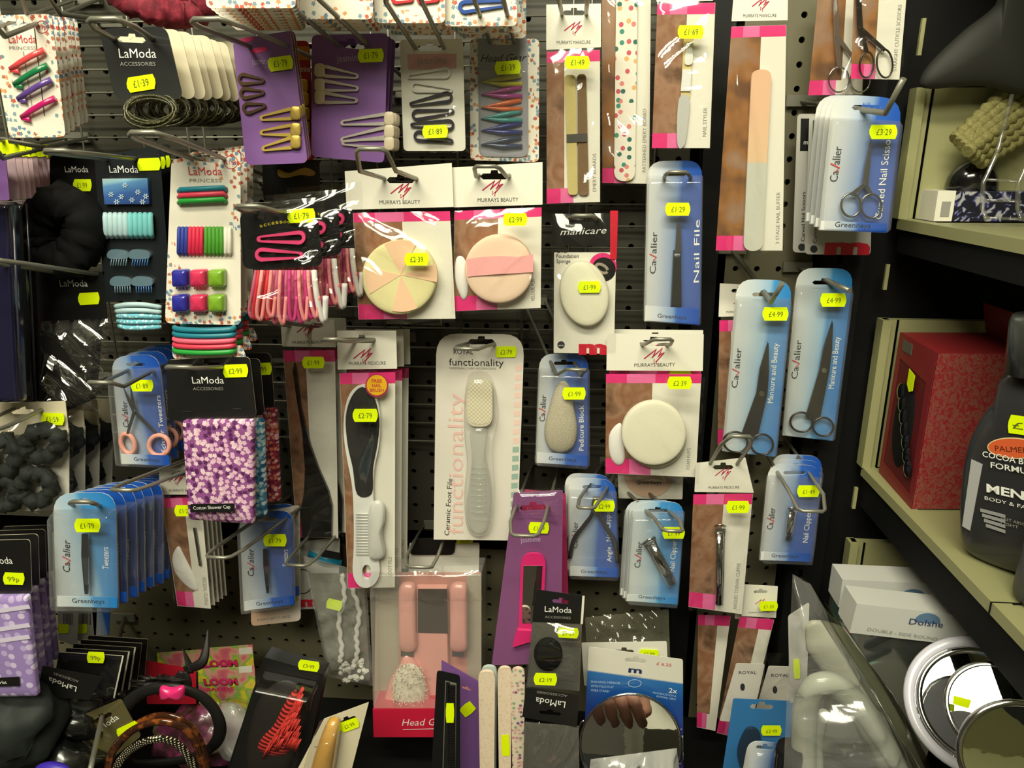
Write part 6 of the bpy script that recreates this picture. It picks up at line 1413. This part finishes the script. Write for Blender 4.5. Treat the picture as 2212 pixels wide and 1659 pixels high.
# --- dark lotion bottle
bp = at_z(2090, 1196, ZM + .001); dB_ = -bp.y
c = Card([(2120, 770), (2300, 800), (2300, 1262), (2078, 1190)], dB_, dr=-at_z(2295, 1268, ZM + .001).y - dB_); R = root('lotion_bottle', c, 'charcoal lotion bottle with orange oval label on the middle right shelf', 'bottle')
BT = mat('charcoal_bottle', rgb(44, 44, 46), .35, coat=.3, noise_amt=.05); PT = mat('pewter_label', rgb(70, 70, 72), .4)
m = MB(); O = spl([(2172, 800), (2150, 850), (2115, 900), (2088, 960), (2074, 1040), (2070, 1110), (2074, 1170), (2096, 1205), (2180, 1240), (2290, 1262), (2330, 1200), (2335, 1000), (2320, 880), (2260, 820)], 5, True)
m.dome(c.P(O), -.02, .024, BT, n=8, edge=.010, pw=4.5); m.build('bottle_body', R)
m = MB(); m.lathe([(.001, .05), (.02, .05), (.022, .045), (.022, 0), (.001, 0)], mat('dark_cap', rgb(60, 62, 60), .3, coat=.4), (c.L(2235, 800).x, .0, c.L(2235, 806).z), seg=28); m.build('bottle_cap', R)
m = MB(); o_ = .0152
pslab(m, c, ell(2190, 968, 57, 23, 36, 3), o_, .0004, mat('cream_ring', rgb(225, 205, 150), .5)); pslab(m, c, ell(2190, 968, 55, 20.5, 36, 3), o_ + .0004, .0002, mat('orange_label', rgb(215, 95, 50), .5)); T(m, c, "PALMER'S", (2150, 974), (2235, 980), 13, mat('brown_ink', rgb(90, 35, 20), .5), o_ + .0008)
for t, x0, x1, y, h_ in (('COCOA BUTTER', 2122, 2275, 978, 14), ('FORMULA', 2140, 2250, 1002, 14)): T(m, c, t, (x0, y + 8), (x1, y + 38 * (x1 - x0) / 150), h_, WHITETXT, o_ + .0014, bold=.01)
T(m, c, 'MEN', (2131, 1062), (2212, 1080), 20, WHITETXT, o_ + .0008, bold=.03); T(m, c, 'BODY & FACE', (2127, 1079), (2240, 1106), 9, WHITETXT, o_ + .0008)
for k in range(4): pslab(m, c, [(2118 + k * 4, 1098 + k * 11), (2172, 1112 + k * 11), (2172, 1119 + k * 11), (2118 + k * 4, 1105 + k * 11)], o_, .0004, mat('silver_bar', rgb(150, 150, 150), .4))
T(m, c, 'FAST ABSORBING', (2162, 1122), (2250, 1146), 7, GREYTXT, o_ + .0008); T(m, c, 'LIGHT', (2162, 1132), (2200, 1142), 7, GREYTXT, o_ + .0008)
pslab(m, c, [(2099, 992), (2123, 1003), (2096, 1146), (2079, 1136)], .0135, .0006, mat('pale_side_label', rgb(170, 170, 172), .5))
m.build('printed_label', R); sticker(R, c, 2200, 918, '£', 44, 40, -8, off=o_)
bp = at_z(2215, 1305, ZM + .001); m = MB(); m.lathe([(.001, 0), (.026, 0), (.03, .006), (.03, .03), (.0295, .032), (.028, .10), (.018, .12), (.001, .12)], WHITE, seg=30, mats=[PT, PT, PT, PT, PT, WHITE, WHITE, WHITE][:7]); o = m.build('pump_bottle'); o.location = (bp.x + .022, bp.y, ZM + .002); tag(o, 'white bottle with grey foot at the right frame edge on the middle shelf', 'bottle')

# --- things on the upper shelf
d0 = .07; by = proj((at(2028, 470, d0).x, -d0, ZU + .0015))[1]; dy_ = by - 468
c = Card([(2027, 402 + dy_), (2066, 402 + dy_), (2066, by), (2025, by)], d0); R = root('patterned_box', c, 'small box with white end and black, blue and white flower pattern, upper right shelf', 'box')
FB = ramp_mat('blue_white_flower_print', [(0, rgb(14, 14, 26)), (.50, rgb(18, 18, 36)), (.54, rgb(60, 60, 130)), (.60, rgb(165, 165, 170)), (1, rgb(190, 190, 185))], scale=70, detail=1, rough=.5, dist=2)
w1 = c.w; hh = c.h; m = MB(); m.box((-w1 / 2, 0, -hh), (w1 / 2, .05, 0), WHITE); m.slab([(-w1 * .2, -hh * .35), (w1 * .3, -hh * .35), (w1 * .3, -hh * .85), (-w1 * .2, -hh * .85)], .0002, .0002, GREYTXT); m.build('white_end', R)
m = MB(); m.box((w1 / 2, .0, -hh), (w1 / 2 + .13, .05, -.001), FB); m.build('patterned_side', R)
c2 = Card([(2118, 320), (2290, 300), (2290, 490), (2118, 478)], d0 + .04); R = root('acrylic_stand', c2, 'clear acrylic ladder stand on the upper right shelf', 'display stand'); AC = film('acrylic', .15, .05, haze=.04)
for x in (2124, 2200):
    m = MB(); ptube(m, c2, [(x + 62, 205, -.02), (x + 30, 330, 0), (x, 395, .01), (x - 2, 450, .01), (x + 8, 476, .01)], 5, AC, 0); m.build('upright', R)
for y in (388, 432, 470):
    m = MB(); ptube(m, c2, [(2126, y, .01), (2206, y + 3, .01)], 3.2, AC, 0.01); m.build('rung', R)
TAN = ramp_mat('tan_rope', [(0, rgb(70, 68, 36)), (.5, rgb(128, 122, 72)), (1, rgb(165, 158, 105))], scale=380, rough=.8, coat=0)
m = MB()
for i in range(7):
    a = at(2062 + i * 9, 302 + i * 8.5, d0 + .015 - .006 * abs(i - 3)); b = at(2180 + i * 12, 190 + i * 14, d0 - .03)
    P = [a.lerp(b, t / 24) for t in range(25)]; m.tube([tuple(p) for p in P], [.0065 + .0014 * math.sin(t * 1.9) for t in range(25)], TAN, 8)
tag(m.build('round_brush'), 'bundle of tan twisted rope on a dark round brush, upper right', 'brush')
def stick(a, b, r, mt, nm, lab, cat):
    m = MB(); m.tube([tuple(a), tuple(b)], r, mt, 20); return tag(m.build(nm), lab, cat)
blob(2100, 398, d0 - .03, .030, mat('jet_gloss', rgb(14, 14, 16), .1, coat=1), 'black_ball', 'glossy black round object behind the patterned box', 'box', .9, .9, 2, .05)
c = Card([(1990, -60), (2300, -60), (2300, 215), (1985, 190)], .06); m = MB(); m.dome(c.P(spl([(2175, -60), (2150, 10), (2079, 68), (2010, 135), (1986, 178), (2010, 192), (2120, 186), (2260, 205), (2310, 80), (2300, -60)], 5, True)), 0, .014, mat('panel_shade', rgb(34, 34, 30), .7), n=6, edge=.004)  # dark shape and colour stand in for the shade on the end panel
o = m.build('bag_or_shade', None, None, Matrix.Translation(c.o) @ c.R.to_4x4()); tag(o, 'dark sheet shaped like the shade on the end panel, top right corner', 'bag')
# --- mirror boxes on the base
def wbox(q, d, lab, th=.035, txt=True):
    c = Card(q, d); R = root('mirror_box', c, lab, 'boxed mirror', 'white boxed mirrors'); w2, h2 = c.w / 2, c.h
    m = MB(); WC = mat('white_box_card', rgb(196, 196, 192), .5)
    m.box((-w2, 0, -h2), (w2, th, 0), WC)
    if txt:
        p = c.P(ell(q[0][0] + 152, q[0][1] + 38, 28, 18, 20)); m.slab([a for a in p if a[1] > p[0][1] - .004], .0003, .0003, mat('steel_blue_ink', rgb(90, 120, 150), .5))
        T(m, c, 'Dolshe', (q[0][0] + 112, q[0][1] + 44), (q[0][0] + 185, q[0][1] + 52), 15, mat('navy_ink', rgb(25, 45, 95), .5), .001)
        T(m, c, 'DOUBLE - SIDE ROUND MIRROR', (q[0][0] + 22, q[0][1] + 58), (q[0][0] + 232, q[0][1] + 88), 8, GREYTXT, .001)
    m.build('lid', R)
    m = MB(); G = film('dark_green_window', .12, .05, tint=(.35, .45, .42), haze=.03); hb_ = h2 + .17
    m.box((-w2 + .002, .002, -hb_), (w2 - .002, th - .002, -h2), G); m.box((-w2 + .004, th - .004, -hb_), (w2 - .004, th - .003, -h2), mat('grey_back', rgb(84, 90, 80), .6)); m.build('window_body', R)
    m = MB(); m.lathe([(.0, .012), (w2 * .62, .012), (w2 * .68, .006), (w2 * .68, .0)], mat('sage_mirror', rgb(95, 105, 92), .3, metal=.5), (0, .03, -h2 - .08), axis='Y', seg=36); m.build('boxed_mirror', R)
    m = MB(); m.box((-w2 + .004, .01, -h2 - .05), (-w2 + .014, .03, -h2 - .004), mat('aqua_foam', rgb(90, 160, 160), .6)); m.build('foam_block', R)
    return R
wbox([(1851, 1304), (2100, 1332), (2096, 1400), (1846, 1368)], .23, 'white lidded box with window, front one of the two boxed mirrors at lower right')
wbox([(1820, 1252), (2040, 1262), (2036, 1330), (1814, 1312)], .15, 'white lidded box, rear one of the two boxed mirrors at lower right')
# --- round make-up mirrors
LW = mat('lilac_white_plastic', rgb(205, 202, 215), .25, coat=.6)
def rmirror(cx, cy, r, d, ringmt, rr, lab, tilt, yaw=0, stem=True, extra=None):
    o = at(cx, cy, d); e = bpy.data.objects.new('standing_mirror', None); C.objects.link(e); e.location = o; e.rotation_euler = (tilt, 0, yaw) if tilt is not None else (((Vector((.05, -2.1, 2.6)) - o).normalized() + (CAM - o).normalized()).to_track_quat('-Y', 'Z').to_euler()); tag(e, lab, 'mirror', 'round standing mirrors')
    k = (at(cx + 1, cy, d) - o).length; r *= k; rr *= k
    m = MB(); m.tube([(r * math.cos(t), 0, r * math.sin(t)) for t in [2 * PI * i / 64 for i in range(64)]], rr, ringmt, 12, True, .8); m.build('ring', e)
    m = MB(); m.lathe([(.0005, .0), (r, .0)], MIR, (0, -.002, 0), axis='Y', seg=48); m.lathe([(.0005, -.006), (r, -.006)], LW, (0, 0, 0), axis='Y', seg=48); m.build('mirror_glass', e)
    if extra:
        m = MB(); m.tube([(r * extra * math.cos(t), -.006, r * extra * math.sin(t)) for t in [2 * PI * i / 56 for i in range(56)]], rr * .5, CHROME, 8, True); m.build('inner_ring', e)
    if stem:
        m = MB(); m.tube([(0, .004, -r - rr), (0, .004, -r - .12)], .005, ringmt, 12); m.build('stem', e)
        m = MB(); m.lathe([(.001, .006), (.02, .005), (.045, .0), (.001, 0)], ringmt, (0, .004, -r - .126)); m.build('foot', e)
    return e
rmirror(2112, 1524, 138, .29, LW, 13, 'lilac white framed round mirror, rear one at the lower right corner', None, 0, extra=.86)
rmirror(2152, 1534, 98, .36, CHROME, 8, 'chrome ringed round mirror with price sticker, middle one at lower right', None, 0)
c = Card([(2050, 1480), (2110, 1480), (2110, 1530), (2050, 1530)], .385); 
m = MB(); a0 = c.P(quadr((2060, 1502), (2098, 1512), (2092, 1530), (2058, 1520), r=3)); m.slab(a0, 0, .0004, YELLOW); o = m.build('price_sticker', None, None, Matrix.Translation(c.o) @ c.R.to_4x4()); 
mm = [x for x in bpy.data.objects if x.name.startswith('standing_mirror')][1]; mw = o.matrix_world.copy(); bpy.context.view_layer.update(); o.parent = mm; o.matrix_parent_inverse = mm.matrix_world.inverted(); o.matrix_world = mw
rmirror(2195, 1626, 118, .46, CHROME, 9, 'large chrome ringed mirror cut off by the bottom right corner', -.2, -.1)
# --- bagged white back brush
WPL = mat('ivory_plastic', rgb(172, 175, 160), .3, coat=.5)
e = bpy.data.objects.new('back_brush', None); C.objects.link(e); o0 = at(1800, 1560, .30); e.location = o0; tag(e, 'big curved white handled brush in a clear bag, leaning at bottom right', 'bath brush')
def wp(P): return [tuple(at(*p) - o0) for p in P]
m = MB(); m.tube(spl(wp([(1738, 1760, .32), (1736, 1600, .33), (1742, 1520, .34), (1766, 1480, .345), (1812, 1484, .345), (1870, 1540, .345), (1940, 1640, .345), (2010, 1760, .34)]), 6), .0115, WPL, 14, False, .8); m.build('curved_handle', e)
m = MB(); m.tube(spl(wp([(1748, 1345, .285), (1790, 1390, .285), (1850, 1480, .285), (1930, 1620, .285), (1990, 1760, .285)]), 6), [.004 + .017 * min(1, i / 5) for i in range(25)], mat('frosted_ivory', rgb(168, 168, 150), .45), 14, False, .45); m.build('brush_back', e)
m = MB(); m.tube(spl(wp([(1770, 1760, .29), (1768, 1600, .29), (1780, 1540, .30)]), 6), .005, WPL, 8); m.build('inner_rod', e)
c = Card([(1700, 1250), (1752, 1262), (2010, 1720), (1690, 1720)], .36)
m = MB(); BG = film('clear_bag_thick', .10, .12, haze=.10); m.sheet([(lambda q: (q.x, q.z))(c.L(x, y, 0)) for x, y in ((1712, 1240), (1752, 1262), (2005, 1720), (1690, 1720))], .0, .02, BG, seed=91, freq=28, nx=24, ny=40)
o = m.build('clear_bag', None, None, Matrix.Translation(c.o) @ c.R.to_4x4()); bpy.context.view_layer.update(); mw = o.matrix_world.copy(); o.parent = e; o.matrix_parent_inverse = e.matrix_world.inverted(); o.matrix_world = mw
m = MB(); m.dome(c.P([(1728, 1245), (1752, 1262), (1800, 1325), (1850, 1398), (1930, 1500), (2005, 1640), (2030, 1720), (1990, 1720), (1960, 1640), (1890, 1530), (1810, 1400), (1760, 1320)]), 0, .006, film('folded_bag_edge', .22, .1, tint=(.30, .31, .26)), n=3)
o = m.build('bag_edge', None, 'dark folded edge of the clear bag', Matrix.Translation(c.o) @ c.R.to_4x4()); bpy.context.view_layer.update(); mw = o.matrix_world.copy(); o.parent = e; o.matrix_parent_inverse = e.matrix_world.inverted(); o.matrix_world = mw
R, c = flat_card([(1702, 1330), (1748, 1300), (1742, 1500), (1706, 1520)], .22, 'bagged_leaflet', 'pale grey leaflet in the bag left of the curved white brush', mat('grey_white_card', rgb(190, 188, 182), .4), 6, cat='leaflet')
sticker(R, c, 1721, 1445, '', 14, 42, 3, off=.002)
# --- small cards in front of the lower right peg board
for i, (x, y, d) in enumerate(((1590, 1432, .17), (1660, 1438, .12))):
    R, c = flat_card([(x, y), (x + 62, y + 2), (x + 34, y + 130), (x - 36, y + 124)], d, 'royal_pack', ['white leaning pack with slot, left of two above the blue card', 'white leaning pack with slot, right of two above the blue card'][i], mat('pearl_card', rgb(222, 216, 206), .4, coat=.2), 4, cat='packaged beauty tool', draw=lambda m, c, x=x, y=y: (T(m, c, 'ROYAL', (x + 6, y + 24), (x + 44, y + 24), 8, DARKTXT), pslab(m, c, ell(x + 14, y + 52, 5, 8), .0008, .0002, DARKTXT)))
    m = MB(); m.sheet(c.P([(x - 4, y - 26), (x + 70, y - 22), (x + 38, y + 134), (x - 40, y + 126)], .008), .006, .006, FILM, seed=95 + i); m.build('cellophane_bag', R)
BC = mat('azure_card', rgb(50, 115, 175), .4, coat=.3)
R, c = flat_card([(1584, 1508), (1714, 1514), (1696, 1720), (1552, 1720)], .22, 'blue_card_pack', 'plain blue card priced £2.99 with dark foot shape, bottom right of the pegboard', BC, 4, (1645, 1526, 2), cat='packaged beauty tool', draw=lambda m, c: pslab(m, c, spl([(1612, 1572), (1640, 1580), (1636, 1640), (1604, 1660), (1592, 1620)], 5, True), .0008, .004, mat('dark_navy_shape', rgb(30, 50, 70), .5)), hw=52)
sticker(R, c, 1666, 1578, '£2·99', 44, 22, 0, off=.003)
R, c = flat_card([(1616, 1598), (1700, 1606), (1700, 1730), (1592, 1730)], .30, 'clear_blister_pack', 'white and blue clear blister with round top at the bottom edge', BLUEG, 26, (1652, 1614, 5), cat='packaged beauty tool', hw=40)
m = MB(); m.shell(c.P(quadr(*c.q, r=24), .001), .001, .016, CLEARG); m.build('blister', R)
p = at(1707, 1612, .33); m = MB(); m.lathe([(.001, 0), (.0115, 0), (.0122, -.003), (.0122, -.12), (.001, -.12)], MATTE, seg=30)
for k in range(20): a = k * PI / 10; m.box((.0122 * math.cos(a) - .0004, .0122 * math.sin(a) - .0004, -.1), (.0122 * math.cos(a) + .0004, .0122 * math.sin(a) + .0004, -.006), BLACK)
o = m.build('black_tube'); o.location = p; tag(o, 'black ribbed cylinder at the bottom edge right of the blue card', 'tube')

murrays([(1555, 612), (1640, 616), (1638, 682), (1552, 684)], [(1554, 692), (1640, 690), (1640, 960), (1550, 960)], .05, 'hidden_tool_pack', 'header pack mostly hidden behind the left long scissors card', 'MANICURE', None, photo=.3, seed=99, filmamt=False)

# --- the photographer's hand, seen only in the shaving mirror
def skin_chain(name, V, E, Rr, mt, parent=None, sub=2):
    me = bpy.data.meshes.new(name); me.from_pydata([tuple(v) for v in V], E, []); me.materials.append(mt)
    o = bpy.data.objects.new(name, me); C.objects.link(o); o.modifiers.new('s', 'SKIN')
    me.skin_vertices.new(name='sk') if not me.skin_vertices else None
    for i, r in enumerate(Rr): me.skin_vertices[0].data[i].radius = (r, r); 
    me.skin_vertices[0].data[0].use_root = True
    sb = o.modifiers.new('u', 'SUBSURF'); sb.levels = sub; sb.render_levels = sub
    for p in me.polygons: p.use_smooth = True
    o.modifiers['s'].use_smooth_shade = True
    if parent: o.parent = parent
    return o
v_ = at(1322, 1548, -.05); H = Vector((v_.x, -.416 - .05, v_.z - .005))
SK = mat('skin', rgb(205, 150, 128), .5, noise_amt=.06, nscale=60)
V = [H + Vector(p) for p in ((-.05, -.30, -.02), (-.03, -.15, .00), (-.015, -.075, .022))]; E = [(0, 1), (1, 2)]; Rr = [.034, .028, .026]
pr = 2
V.append(H + Vector((-.005, -.04, .03))); E.append((2, 3)); Rr.append(.024)
for k, (dx, L) in enumerate(((-.034, .052), (-.012, .062), (.010, .064), (.031, .055))):
    b = len(V); base = H + Vector((dx * .8, -.028, .030)); V += [base, base + Vector((dx * .15 + .005, .022, .000)), base + Vector((dx * .2 + .012, .026, -.024)), base + Vector((dx * .2 + .020, .016, -.026 - L * .42))]
    E += [(3, b), (b, b + 1), (b + 1, b + 2), (b + 2, b + 3)]; Rr += [.0125, .0105, .0100, .0080]
b = len(V); V += [H + Vector((.035, -.075, .012)), H + Vector((.052, -.050, .000)), H + Vector((.058, -.025, -.014))]; E += [(2, b), (b, b + 1), (b + 1, b + 2)]; Rr += [.014, .0115, .009]
hd = skin_chain('person', V, E, Rr, SK); tag(hd, 'forearm and hand of the person taking the picture, seen only in the round shaving mirror', 'person')
m = MB(); P = [H + Vector((-.045, -.26, -.015)), H + Vector((-.07, -.45, -.01)), H + Vector((-.10, -.62, .05))]; m.tube([tuple(p) for p in spl([tuple(p) for p in P], 6)], [.045 + .002 * math.sin(i * 2) for i in range(13)], mat('navy_sleeve', rgb(28, 32, 58), .8), 20); m.build('sleeve', hd)

o = MB().box((.22, -2.3, 0), (2.2, -2.27, 1.25), SHELFC).box((.22, -2.27, .44), (2.2, -1.95, .47), SHELFC).build('aisle_cabinet'); tag(o, 'cream cabinet across the aisle, seen only in the mirrors', 'cabinet')
m = MB(); m.lathe([(.001, .0), (.05, 0), (.11, .06), (.12, .10), (.001, .10)], mat('teal_plastic', rgb(30, 130, 165), .3, coat=.5)); o = m.build('teal_bowl'); o.location = (.30, -.84, .351); tag(o, 'teal bowl on the low cream stand, seen only in the shaving mirror', 'bowl')
o = MB().box((.165, -1.15, .0), (.75, -.70, .35), mat('stand_cream', rgb(214, 208, 190), .6)).build('display_stand'); tag(o, 'low cream stand in the aisle, seen only in the shaving mirror', 'stand')
